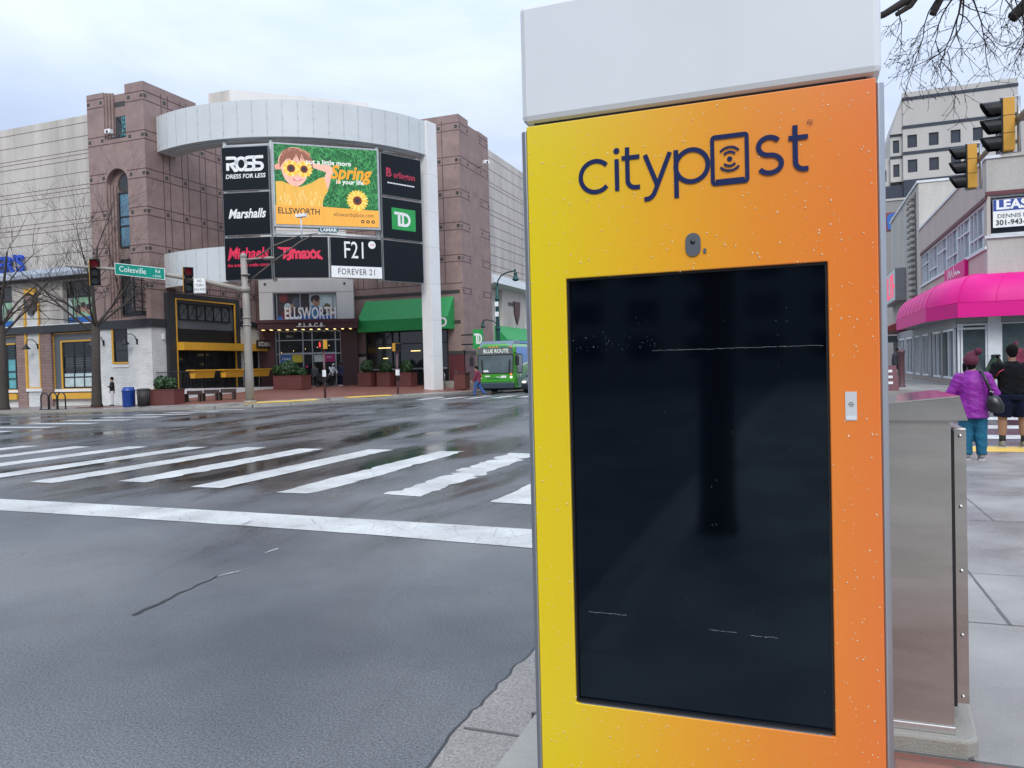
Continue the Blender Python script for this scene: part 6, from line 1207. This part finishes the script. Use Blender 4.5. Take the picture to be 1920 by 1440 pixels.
# signals over the side street
t = thing('overhead_signal', 'yellow backed traffic signal pair on an arm over the right crossing, seen from the side', 'traffic signal', (4.25, 13.3, 0))
m = MB(); m.tube([(4.6, 13.3, 0), (4.5, 13.3, 7.2)], [.16, .11], 'pole_grey', 12); m.build('pole', t)
m = MB(); m.tube([(4.5, 13.3, 6.1), (4.4, 16, 6.42), (4.32, 19.6, 6.5), (4.3, 23.4, 6.5)], [.11, .09, .07, .05], 'pole_grey', 10); m.build('arm', t)
for y, z0 in ((18.72, 5.82), (22.3, 5.8)):
    hd = signal_head(t, (4.05, y), 268, z0, 1.08, False)
    m = MB(); m.tube([(4.0, y, z0-.02), (4.34, y, z0-.02), (4.34, y, z0+1.12), (4.0, y, z0+1.12)], .028, 'alu', 6); m.tube([(4.34, y, z0-.02), (4.34, y, z0+1.12)], .035, 'alu', 6); m.build('bracket', t)
# pavement boards, bollard, scooters
t = thing('sandwich_board', 'maroon and black sandwich board near the right edge of the orange panel', 'sign', (3.2, 32.1, .3)); z = g(3.2, 32.3)
m = MB(); m.add([(2.6, 32.1, z), (3.5, 32.1, z), (3.45, 32.45, z+.95), (2.65, 32.45, z+.95)], [(0, 1, 2, 3)], 'trim_maroon'); m.add([(2.6, 32.9, z), (3.5, 32.9, z), (3.45, 32.5, z+.95), (2.65, 32.5, z+.95)], [(0, 1, 2, 3)], 'iron_black'); m.add([(3.505, 32.1, z), (3.505, 32.9, z), (3.455, 32.48, z+.96)], [(0, 1, 2)], 'iron_black'); m.build('board', t)
m = MB()
for k, wd in enumerate((.5, .62, .55)): yy = .25+.22*k; m.box(3.3-wd, 3.3, 32.1+.35*yy/.95-.02, 32.11+.35*yy/.95-.012, z+yy, z+yy+.1, 'sign_white')
m.build('lettering', t)
t = thing('sandwich_board', 'dark green folding board under the pink awning between the two pedestrians', 'sign', (7.5, 34.4, .4)); z = g(7, 34.4); m = MB()
for dx_, sg_ in ((0, 1),): 
    m.ext([(6.55, z), (6.66, z), (7.18, z+1.15), (7.08, z+1.18)], 34.2, 34.8, 'street_green' if 0 else 'leaf_dark'); m.ext([(7.7, z), (7.6, z), (7.08, z+1.15), (7.18, z+1.18)], 34.2, 34.8, 'iron_black'); m.ext([(7.02, z+1.13), (7.26, z+1.13), (7.22, z+1.22), (7.06, z+1.22)], 34.2, 34.8, 'iron_black')
m.build('board', t)
t = thing('bollard', 'thin brown bollard on the far right pavement', 'bollard', (4.0, 35.8, .4)); z = g(4, 35.8); m = MB(); m.lathe(4.0, 35.8, [(.16, z), (.14, z+.05), (.12, z+.1), (.12, z+1.4), (.15, z+1.42), (.15, z+1.52), (.02, z+1.6)], 'maroon_pole', 14); m.build('post', t)
t = thing('scooter', 'yellow and black rental scooter beside the dark clothed distant pedestrian', 'scooter', (4.6, 48, .5)); z = g(4.6, 48)
m = MB(); m.tube([(4.2, 48, z+.15), (5.0, 48.2, z+.15)], .07, 'poster_yellow', 8); m.tube([(4.2, 48, z+.15), (4.05, 47.95, z+1.1)], .05, 'poster_yellow', 8); m.tube([(3.85, 47.8, z+1.12), (4.25, 48.1, z+1.12)], .03, 'rubber', 6); m.build('frame', t)
for x in (4.2, 5.0): m = MB(); m.tube([(x, 48.0, z+.12), (x, 48.08, z+.12)], .12, 'rubber', 14); m.build('wheel', t)
# buildings on our side of the junction, behind the camera (mirrored in the screen)
t = thing('brick_block', 'plain dark office block across the street behind the viewpoint', 'building', (-26, -18, 0)); m = MB(); m.box(-46, -19, -50, 2, -.3, 17, 'concrete_grey')
for k in range(9):
    for r_ in range(4): m.box(-19.06, -18.98, -48+k*5.4, -45+k*5.4, 2+r_*3.6, 4.2+r_*3.6, 'tower_glass')
m.build('wall', t)
t = thing('brick_block', 'long pale office block closing the street behind the viewpoint', 'building', (0, -75, 0)); m = MB(); m.box(-40, 40, -90, -70, -.3, 24, 'concrete_grey')
for k in range(14):
    for r_ in range(6): m.box(-38+k*5.6, -35+k*5.6, -70.02, -69.95, 2+r_*3.6, 4.2+r_*3.6, 'tower_glass')
m.build('wall', t)
# overhanging bare limb from a tree right of the picture
t = thing('overhanging_tree', 'bare dark tree whose drooping twigs hang over the top right corner', 'tree', (4.2, 7.2, 0)); q = random.Random(12)
m = MB(); m.tube([(4.3, 7.3, 0), (4.3, 7.3, .3), (4.2, 7.4, 2.5), (3.6, 7.8, 4.4), (2.9, 8.1, 5.2)], [.30, .22, .19, .16, .12], 'bark_dark', 12); m.build('trunk', t)
m = MB()
def limb(pts, r0_, r1_): m.tube(pts, [r0_+(r1_-r0_)*i/(len(pts)-1) for i in range(len(pts))], 'bark_dark', 7)
limb([(2.9, 8.1, 5.2), (2.4, 8.2, 5.25), (1.9, 8.15, 5.1), (1.45, 8.0, 4.92), (1.05, 7.92, 4.9), (.78, 7.84, 4.74), (.4, 7.75, 4.62)], .085, .02); limb([(3.2, 8.0, 4.95), (2.5, 8.3, 4.9), (2.0, 8.28, 4.8), (1.87, 8.25, 4.68)], .09, .05); limb([(1.3, 7.97, 4.95), (1.25, 8.0, 4.85), (1.19, 8.0, 4.73)], .035, .032); limb([(1.05, 7.92, 4.88), (1.0, 7.9, 4.8), (.88, 7.87, 4.73)], .03, .02)
def twig(p, d, l_, rr, lev, droop):
    pts = [p]; n = 6; dd = d.copy()
    for i in range(n):
        dd = (dd+Vector((q.uniform(-1, 1)*.28, q.uniform(-1, 1)*.28, q.uniform(-.25, .2)-droop))).normalized(); pts.append(pts[-1]+dd*l_/n)
    m.tube([tuple(a) for a in pts], [max(.0016, rr*(1-.75*i/n)) for i in range(n+1)], 'bark_dark', 4 if lev else 5, cap=False)
    for b_ in pts[2:]:
        if q.random() < .14: m.ball(tuple(b_), (.004, .004, .008), 'bark_dark', 5, 4)
    if lev >= 3: return
    for i in range((5, 3, 2)[lev]):
        j = q.randint(1, n); a = (pts[j]-pts[j-1]).normalized(); s_ = Vector((q.uniform(-1, 1), q.uniform(-1, 1)*.7, q.uniform(-.7, .35))).normalized(); twig(pts[j], (a*.6+s_*.8).normalized(), l_*q.uniform(.45, .72), max(.0022, rr*.5), lev+1, droop*.6)
for p, d, l_, rr, dr in (((1.42, 8.0, 4.9), (0, 0, -1), .62, .012, .0), ((1.36, 8.03, 4.86), (-.35, 0, -1), .5, .009, .05), ((1.5, 8.06, 4.92), (.45, .1, -.9), .62, .009, .02), ((1.6, 8.1, 4.98), (.9, .1, -.6), .7, .008, .05), ((1.3, 8, 4.93), (-1, 0, -.3), .65, .008, .12), ((.9, 7.9, 4.78), (.1, 0, -1), .42, .006, -.04), ((1.45, 8.05, 4.9), (.1, -.1, -1), .72, .009, .02), ((1.95, 8.2, 4.9), (-.1, .0, -1), .5, .008, .02), ((2.1, 8.25, 4.95), (-.5, 0, -.8), .5, .008, .05), ((1.75, 8.15, 5.0), (.6, 0, -.9), .6, .008, .08), ((2.1, 8.3, 4.85), (.1, 0, -1), .4, .007, .0)):
    twig(Vector(p), Vector(d).normalized(), l_, rr, 0, dr)
m.build('branches', t, hide=True)
t = thing('street_tree', 'straight trunk of a street tree behind the viewpoint', 'tree', (-.75, -3.2, 0)); m = MB(); m.tube([(-.75, -3.2, 0), (-.75, -3.2, .3), (-.7, -3.2, 3), (-.6, -3.3, 6)], [.19, .165, .155, .13], 'bark', 12); m.build('trunk', t)
m = MB(); qq = random.Random(2)
for i in range(14):
    a = qq.uniform(0, 6.28); p = Vector((-.62, -3.28, qq.uniform(4.2, 6))); d = Vector((math.cos(a), math.sin(a)-.5, qq.uniform(.6, 1.3))).normalized(); m.tube([tuple(p), tuple(p+d*1.2), tuple(p+d*2.4+Vector((0, 0, .4)))], [.05, .03, .012], 'bark', 5)
m.build('crown', t)
# ---------------------------------------------------------------- people
mat('skin_light', (.42, .25, .18), .55, var=.08); mat('skin_tan', (.30, .165, .105), .55, var=.08); mat('skin_dark', (.09, .05, .035), .55)
mat('hair_black', (.006, .005, .005), .85, spec=.15, var=.4, scale=30, bump=.5, bscale=80); mat('hair_brown', (.05, .025, .015), .55, var=.3, scale=30)
def cloth(n, c, r_=.8, **k): mat(n, c, r_, var=k.pop('var', .14), scale=k.pop('scale', 9), bump=k.pop('bump', .35), bscale=k.pop('bscale', 26), **k)
cloth('purple_jacket', (.22, .008, .26), .6, var=.3, scale=14, bump=1., bscale=14); cloth('teal_trousers', (.006, .11, .19)); cloth('maroon_knit', (.10, .012, .035), bscale=70, bump=.8); cloth('black_shirt', (.006, .006, .008), .9, spec=.2); cloth('navy_shorts', (.005, .008, .026), .9, spec=.2); cloth('black_cloth', (.01, .01, .011)); cloth('denim', (.03, .085, .25)); cloth('maroon_jacket', (.17, .02, .045)); cloth('navy_sleeve', (.012, .015, .06)); cloth('white_cloth', (.55, .55, .56)); cloth('grey_cloth', (.07, .07, .075)); cloth('shoe_grey', (.22, .22, .22)); cloth('shoe_white', (.5, .5, .48)); cloth('pom', (.10, .012, .035), var=.4, bump=1.2, bscale=90); mat('bag_leather', (.012, .012, .014), .3); mat('piping', (.6, .05, .08), .5)
def remesh(mb, name, parent, vox, smooth=3):
    o = mb.build(name+'_tmp', None, loc=(0, 0, 0), hide=True)
    r_ = o.modifiers.new('r', 'REMESH'); r_.mode = 'VOXEL'; r_.voxel_size = vox; r_.use_smooth_shade = True
    s_ = o.modifiers.new('s', 'SMOOTH'); s_.factor = .5; s_.iterations = smooth
    dg = bpy.context.evaluated_depsgraph_get(); dg.update(); me = bpy.data.meshes.new_from_object(o.evaluated_get(dg)); me.name = name
    old = o.data; bpy.data.objects.remove(o); bpy.data.meshes.remove(old)
    pl = Vector(parent['wloc'])
    if name in ('top', 'trousers'):
        from mathutils import noise
        nr = [v.normal.copy() for v in me.vertices]
        for v, nn in zip(me.vertices, nr):
            p = v.co; q_ = Vector((p.x*7, p.y*7, p.z*13+p.x*5)); v.co = p+nn*(.011*noise.noise(q_)+.006*noise.noise(q_*2.3))
    me.transform(Matrix.Translation(-pl)); me.materials.clear(); me.materials.append(MATS[mb.mats[0]])
    n = bpy.data.objects.new(name, me); COL.objects.link(n); n.parent = parent; n['wloc'] = tuple(pl); return n
def loft(m, secs, mt, n=14):
    """closed elliptical loft: (x, y, z, rx, ry)"""
    vs = []
    for (x, y, z, rx, ry) in secs:
        for k in range(n): a = 2*math.pi*k/n; vs.append((x+rx*math.cos(a), y+ry*math.sin(a), z))
    L_ = len(secs); m.add(vs, [(j*n+k, j*n+(k+1) % n, (j+1)*n+(k+1) % n, (j+1)*n+k) for j in range(L_-1) for k in range(n)]+[tuple(range(n-1, -1, -1)), tuple(range((L_-1)*n, L_*n))], mt, True)
def person(label, loc, head, H, skin, hair, top, bottom, shoes='shoe_grey', pose=None, fat=1., vox=.02, topz=.80, sleeve=1., topfat=0., botlen=1., cat='person', bottomfat=0., hand_detail=False, hairlen=.0, sl_mat=None):
    """facing local +y; one remeshed skin body, clothing as children"""
    k = H/1.75; f = Fr(loc, head); S_ = lambda p: tuple(c*k for c in p)
    P = dict(hl=(-.095, 0, .92), kl=(-.10, .02, .50), al=(-.105, -.01, .09), hr=(.095, 0, .92), kr=(.10, .02, .50), ar=(.105, -.01, .09), sl=(-.185*fat, -.01, 1.40), el=(-.235*fat, -.02, 1.12), wl=(-.245*fat, .04, .87), sr=(.185*fat, -.01, 1.40), er=(.235*fat, -.02, 1.12), wr=(.245*fat, .04, .87), hd=(0, .015, 1.64), lean=0.)
    P.update(pose or {}); t = thing('person', label, cat, loc); ln = P['lean']
    def torso(m, mt, e, z0=.84, z1=1.6, ex=0.):
        secs = [(.84, .155, .12), (.93, .172, .13), (1.06, .152, .115), (1.22, .165, .118), (1.34, .178, .115), (1.42, .15, .09), (1.47, .085, .07), (1.50, .056, .058), (1.58, .052, .055)]
        q_ = [(0, ln*(z-.9), z, (rx*(fat if z < 1.45 else 1)+e+(ex*max(0, 1.3-z)/.5)), (ry*(fat if z < 1.45 else 1)+e+(ex*max(0, 1.3-z)/.5))) for z, rx, ry in secs if z0-.001 <= z <= z1]
        if z0 < .84: q_ = [(0, 0, z0, q_[0][3]+ex*.3+.01, q_[0][4]+ex*.3+.01)]+q_
        loft(m, [tuple(c*k for c in s_) for s_ in q_], mt)
    def lp(a, b, t_): return tuple(a[i]+(b[i]-a[i])*t_ for i in range(3))
    def leg(m, mt, s_, e, t_=1.):
        h, kn, an = P['h'+s_], P['k'+s_], P['a'+s_]; pts = [lp(h, kn, 0), lp(h, kn, .5), kn]; rs_ = [.098*fat, .082*fat, .06*fat]
        if t_ > .5: tt = (t_-.5)*2; pts += [lp(kn, an, .35*tt), lp(kn, an, tt)]; rs_ += [.06*fat, (.042 if t_ >= 1 else .05)]
        elif t_ < .5: pts[-1] = lp(h, kn, t_*2)
        m.tube([S_(p) for p in pts], [(r_+e)*k for r_ in rs_], mt, 10)
    def arm(m, mt, s_, e, t_=1.):
        a, b, c = P['s'+s_], P['e'+s_], P['w'+s_]; pts = [a, lp(a, b, .5), b if t_ >= .5 else lp(a, b, t_*2)]; rs_ = [.062, .052, .044]
        if t_ > .5: tt = (t_-.5)*2; pts += [lp(b, c, .4*tt), lp(b, c, tt)]; rs_ += [.042, .029+.012*(1-tt)]
        m.tube([S_(p) for p in pts], [(r_*min(fat, 1.15)+e)*k for r_ in rs_], mt, 9); m.ball(S_(a), (.068*fat**.5+e)*k, mt, 9, 6)
    m = MB(f); torso(m, skin, 0)
    for s_ in 'lr':
        leg(m, skin, s_, 0); arm(m, skin, s_, 0); an = P['a'+s_]; m.ball(S_((an[0], an[1]+.06, an[2]-.045)), tuple(c*k for c in (.045, .12, .045)), skin, 10, 6)
        w_ = Vector(P['w'+s_]); el_ = Vector(P['e'+s_]); d = (w_-el_).normalized(); pc = w_+d*.05; sg_ = -1 if s_ == 'l' else 1
        m.tube([S_(w_), S_(pc), S_(w_+d*.095)], [.026*k, .036*k, .034*k], skin, 8)
        sd_ = Vector((0, 1, 0)); sd_ = (sd_-d*sd_.dot(d)).normalized()
        for i in range(4):
            b_ = w_+d*.085+sd_*(.027-.018*i); l_ = (.07, .08, .075, .058)[i]; cu_ = Vector((-sg_*.012, .0, 0)); m.tube([S_(b_), S_(b_+d*l_*.5+cu_*.5), S_(b_+d*l_+cu_*1.8)], [.0098*k, .009*k, .0075*k], skin, 6)
        b_ = w_+d*.03+sd_*.03; m.tube([S_(b_), S_(b_+d*.035+sd_*.022), S_(b_+d*.07+sd_*.026)], [.013*k, .011*k, .009*k], skin, 6)
    hx, hy, hz = P['hd']; m.tube([S_((0, ln*.6, 1.46)), S_((hx*.8, hy*.7, hz-.08))], .053*k, skin, 10)
    m.ball(S_((hx, hy, hz+.02)), tuple(c*k for c in (.075, .095, .105)), skin, 14, 10); m.ball(S_((hx, hy+.035, hz-.055)), tuple(c*k for c in (.055, .055, .06)), skin, 12, 8)
    m.ball(S_((hx, hy+.098, hz-.01)), tuple(c*k for c in (.013, .018, .022)), skin, 8, 6)
    for s_ in (-1, 1): m.ball(S_((hx+s_*.076, hy-.005, hz)), tuple(c*k for c in (.012, .02, .032)), skin, 8, 6)
    body = remesh(m, 'body', t, vox if not hand_detail else .0085, 2)
    m = MB(f)
    for s_ in (-1, 1): m.ball(S_((hx+s_*.03, hy+.088, hz+.02)), tuple(c*k for c in (.012, .006, .007)), 'hair_black', 8, 5)
    m.ball(S_((hx, hy+.088, hz-.058)), tuple(c*k for c in (.022, .006, .006)), 'maroon_knit', 8, 5); m.build('face', t)
    m = MB(f); m.ball(S_((hx, hy-.018, hz+.045)), tuple(c*k for c in (.094, .106, .108)), hair, 14, 9); m.ball(S_((hx, hy-.055, hz+.0)), tuple(c*k for c in (.076, .055, .085+hairlen)), hair, 12, 8); remesh(m, 'hair', t, .012, 2)
    m = MB(f); torso(m, bottom, .012+bottomfat, .84, 1.0)
    for s_ in 'lr': leg(m, bottom, s_, .016+bottomfat, botlen)
    remesh(m, 'trousers', t, vox*.8)
    m = MB(f); torso(m, top, .02+topfat, topz, 1.5, topfat)
    for s_ in 'lr': arm(m, top, s_, .016+topfat*.6, sleeve)
    remesh(m, 'top', t, vox*.8)
    for s_ in 'lr':
        an = P['a'+s_]; m = MB(f); m.ball(S_((an[0], an[1]+.065, an[2]-.035)), tuple(c*k for c in (.052, .14, .05)), shoes, 12, 8); m.ball(S_((an[0], an[1], an[2]-.0)), tuple(c*k for c in (.052, .06, .07)), shoes, 10, 6); m.box(*[c*k for c in (an[0]-.045, an[0]+.045, an[1]-.06, an[1]+.19, an[2]-.09, an[2]-.065)], 'shoe_white'); m.build('shoe', t)
    t['k'] = k
    return t, f, k, P
# woman in purple, seen from behind
t, f, k, P = person('woman in purple jacket, teal trousers and maroon bobble hat waiting at the crossing', (2.50, 13.62, 0), -2, 1.58, 'skin_light', 'hair_black', 'purple_jacket', 'teal_trousers', 'shoe_grey', dict(el=(-.34, -.02, 1.13), wl=(-.22, .2, 1.08), er=(.345, -.02, 1.13), wr=(.22, .22, 1.1), hd=(-.01, .03, 1.655), kl=(-.10, .01, .5), al=(-.09, -.02, .09), ar=(.125, -.03, .09), kr=(.115, 0, .5)), fat=1.06, vox=.015, topz=.72, topfat=.028, bottomfat=.022, hand_detail=True, hairlen=.05)
m = MB(f); hx, hy, hz = [c*k for c in P['hd']]
m.ball((hx, hy-.005, hz+.045), (.112, .124, .112), 'maroon_knit', 18, 10); m.tube([(hx, hy-.02, hz+.10), (hx+.04, hy-.04, hz+.145), (hx+.07, hy-.05, hz+.16)], [.09, .06, .04], 'maroon_knit', 12); remesh(m, 'hat', t, .012, 3)
m = MB(f); q = random.Random(3); m.ball((hx+.09, hy-.06, hz+.18), .055, 'pom', 12, 8)
for i in range(90): d = Vector((q.gauss(0, 1), q.gauss(0, 1), q.gauss(0, 1))).normalized(); c = Vector((hx+.09, hy-.06, hz+.18)); m.tube([tuple(c+d*.04), tuple(c+d*.062)], [.008, .003], 'pom', 4)
m.build('bobble', t); m = MB(f); m.lathe(-.008, .008, [(.125, 1.40*k), (.10, 1.46*k), (.088, 1.53*k), (.075, 1.53*k)], 'purple_jacket', 16); m.build('collar', t); m = MB(f); m.ball((hx-.085, hy+.02, hz-.06), (.03, .05, .10), 'hair_black', 8, 6); m.build('lock_of_hair', t)
bg_ = thing('handbag', 'black leather shoulder bag hanging at the side of the woman in purple', 'bag', f(.26, -.2, .8)); m = MB(f)
loft(m, [(.275, -.20, .74, .07, .05), (.28, -.205, .76, .10, .06), (.27, -.21, .86, .115, .065), (.25, -.2, .96, .09, .045), (.235, -.19, 1.0, .06, .03)], 'bag_leather'); m.build('pouch', bg_, bevel=0)
m = MB(f); m.tube([(.235, -.19, .99), (.20, -.195, 1.10), (.15, -.185, 1.24), (.12, -.14, 1.33), (.11, -.03, 1.385), (.12, .1, 1.30)], [.02, .022, .022, .02, .018, .018], 'bag_leather', 6); m.build('strap', bg_)
m = MB(f)
for x, z in ((.205, 1.06), (.235, 1.05)): m.ball((x, -.23, z), .011, 'chrome', 8, 6)
m.build('buckle', bg_)
# man in black shirt and shorts
t, f, k, P = person('man in black T-shirt and navy shorts standing on the yellow strip at the crossing', (3.44, 15.45, 0), 4, 1.75, 'skin_tan', 'hair_black', 'black_shirt', 'navy_shorts', 'shoe_grey', dict(sl=(-.24, -.01, 1.41), sr=(.24, -.01, 1.41), el=(-.335, -.02, 1.14), wl=(-.325, .03, .90), er=(.335, -.02, 1.14), wr=(.325, .03, .90), kl=(-.155, .0, .5), al=(-.165, -.02, .09), kr=(.155, 0, .5), ar=(.165, -.02, .09), hl=(-.12, 0, .92), hr=(.12, 0, .92)), fat=1.2, vox=.015, topz=.86, topfat=.008, sleeve=.36, botlen=.46, bottomfat=.05, hand_detail=True)
for s_ in 'lr': m = MB(f); an = P['a'+s_]; m.tube([(an[0], an[1]-.0, an[2]-.02), (an[0], an[1], an[2]+.13)], [.05, .054], 'black_cloth', 12); m.build('sock', t)
m = MB(f)
for s_ in (-1, 1): m.tube([(s_*.16, -.125, 1.36), (s_*.225, -.12, 1.32), (s_*.27, -.085, 1.24)], .006, 'piping', 5)
m.build('piping', t); m = MB(f)
for s_ in (-1, 1): m.box(s_*.262-.012, s_*.262+.012, -.05, .01, .56, .9, 'white_cloth')
m.build('side_stripe', t); m = MB(f); m.tube([(-.332, .0, .955), (-.331, .005, .985)], .042, 'black_cloth', 12); m.build('watch', t)
# others, far
zz = g(7.6, 33.5); person('person in maroon hooded top by the shop window, beyond the man in black', (7.75, 34.2, zz), 200, 1.68, 'skin_dark', 'maroon_knit', 'maroon_jacket', 'black_cloth', fat=1.1, hairlen=.06)
zz = g(5.0, 47.5); person('distant pedestrian in dark clothes on the right pavement beside the scooter', (5.1, 47.5, zz), 170, 1.7, 'skin_dark', 'hair_black', 'grey_cloth', 'black_cloth')
zz = road(-17, 40); person('pedestrian in maroon jacket and blue jeans striding across the road before the bus', (-17.0, 40.0, zz), 100, 1.74, 'skin_light', 'hair_black', 'maroon_jacket', 'denim', 'black_cloth', dict(kr=(.09, -.10, .50), ar=(.09, -.42, .16), kl=(-.09, .16, .52), al=(-.09, .22, .09), el=(-.24, .10, 1.13), wl=(-.22, .26, .92), er=(.25, -.12, 1.13), wr=(.24, .05, .90), hd=(0, .10, 1.62), lean=.12), fat=1.08)
zz = gz(-23.7, 48.95); person('person in dark jacket walking past the foot of the white column', (-23.7, 48.95, zz), 150, 1.62, 'skin_dark', 'hair_black', 'grey_cloth', 'black_cloth', pose=dict(kl=(-.1, .12, .5), al=(-.1, .05, .09), ar=(.1, -.2, .12)), topfat=.02)
zz = gz(-32.0, 48.8); person('person in a white top leaning over a pushchair at the entrance doors', (-32.3, 48.5, zz), 250, 1.7, 'skin_dark', 'white_cloth', 'white_cloth', 'black_cloth', 'black_cloth', dict(lean=.35, hd=(0, .24, 1.58), el=(-.25, .25, 1.15), wl=(-.2, .42, 1.0), er=(.25, .25, 1.15), wr=(.2, .42, 1.0)))
person('person in a navy top with white print right of the entrance doors', (-31.55, 48.55, zz), 160, 1.7, 'skin_dark', 'hair_black', 'navy_sleeve', 'navy_shorts')
person('person in a brown coat behind the pedestrian signal at the entrance doors', (-33.4, 48.0, zz), 20, 1.62, 'skin_light', 'hair_brown', 'grey_cloth', 'black_cloth')
t = thing('pushchair', 'dark pushchair at the entrance doors in front of the person in white', 'pushchair', (-32.6, 47.9, zz)); m = MB(Fr((-32.6, 47.8, zz), 20)); m.box(-.45, .4, -.3, .3, .35, .95, 'black_cloth'); m.build('seat', t, bevel=.1); m = MB(Fr((-32.6, 47.8, zz), 20)); m.tube([(.4, -.25, .6), (.6, -.25, 1.05), (.6, .25, 1.05), (.4, .25, .6)], .025, 'alu', 6); m.build('handle', t)
for x in (-.35, .35):
    for y in (-.28, .28): m = MB(Fr((-32.6, 47.8, zz), 20)); m.tube([(x, y-.03, .14), (x, y+.03, .14)], .14, 'rubber', 12); m.build('wheel', t)
zz = gz(-38.9, 35.0); person('person in black jacket and white trousers half hidden behind the left tree trunk', (-39.05, 35.2, zz), 140, 1.75, 'skin_light', 'hair_black', 'black_cloth', 'white_cloth', 'black_cloth', dict(el=(-.24, .05, 1.14), wl=(-.1, .22, 1.2), er=(.24, .05, 1.14), wr=(.1, .22, 1.2)))
for o in bpy.data.objects:
    if 'k' in o and o.type == 'EMPTY': del o['k']
for o in list(bpy.data.objects):
    if 'wloc' in o: del o['wloc']
for mm in bpy.data.materials:
    if 'b' in mm: del mm['b']
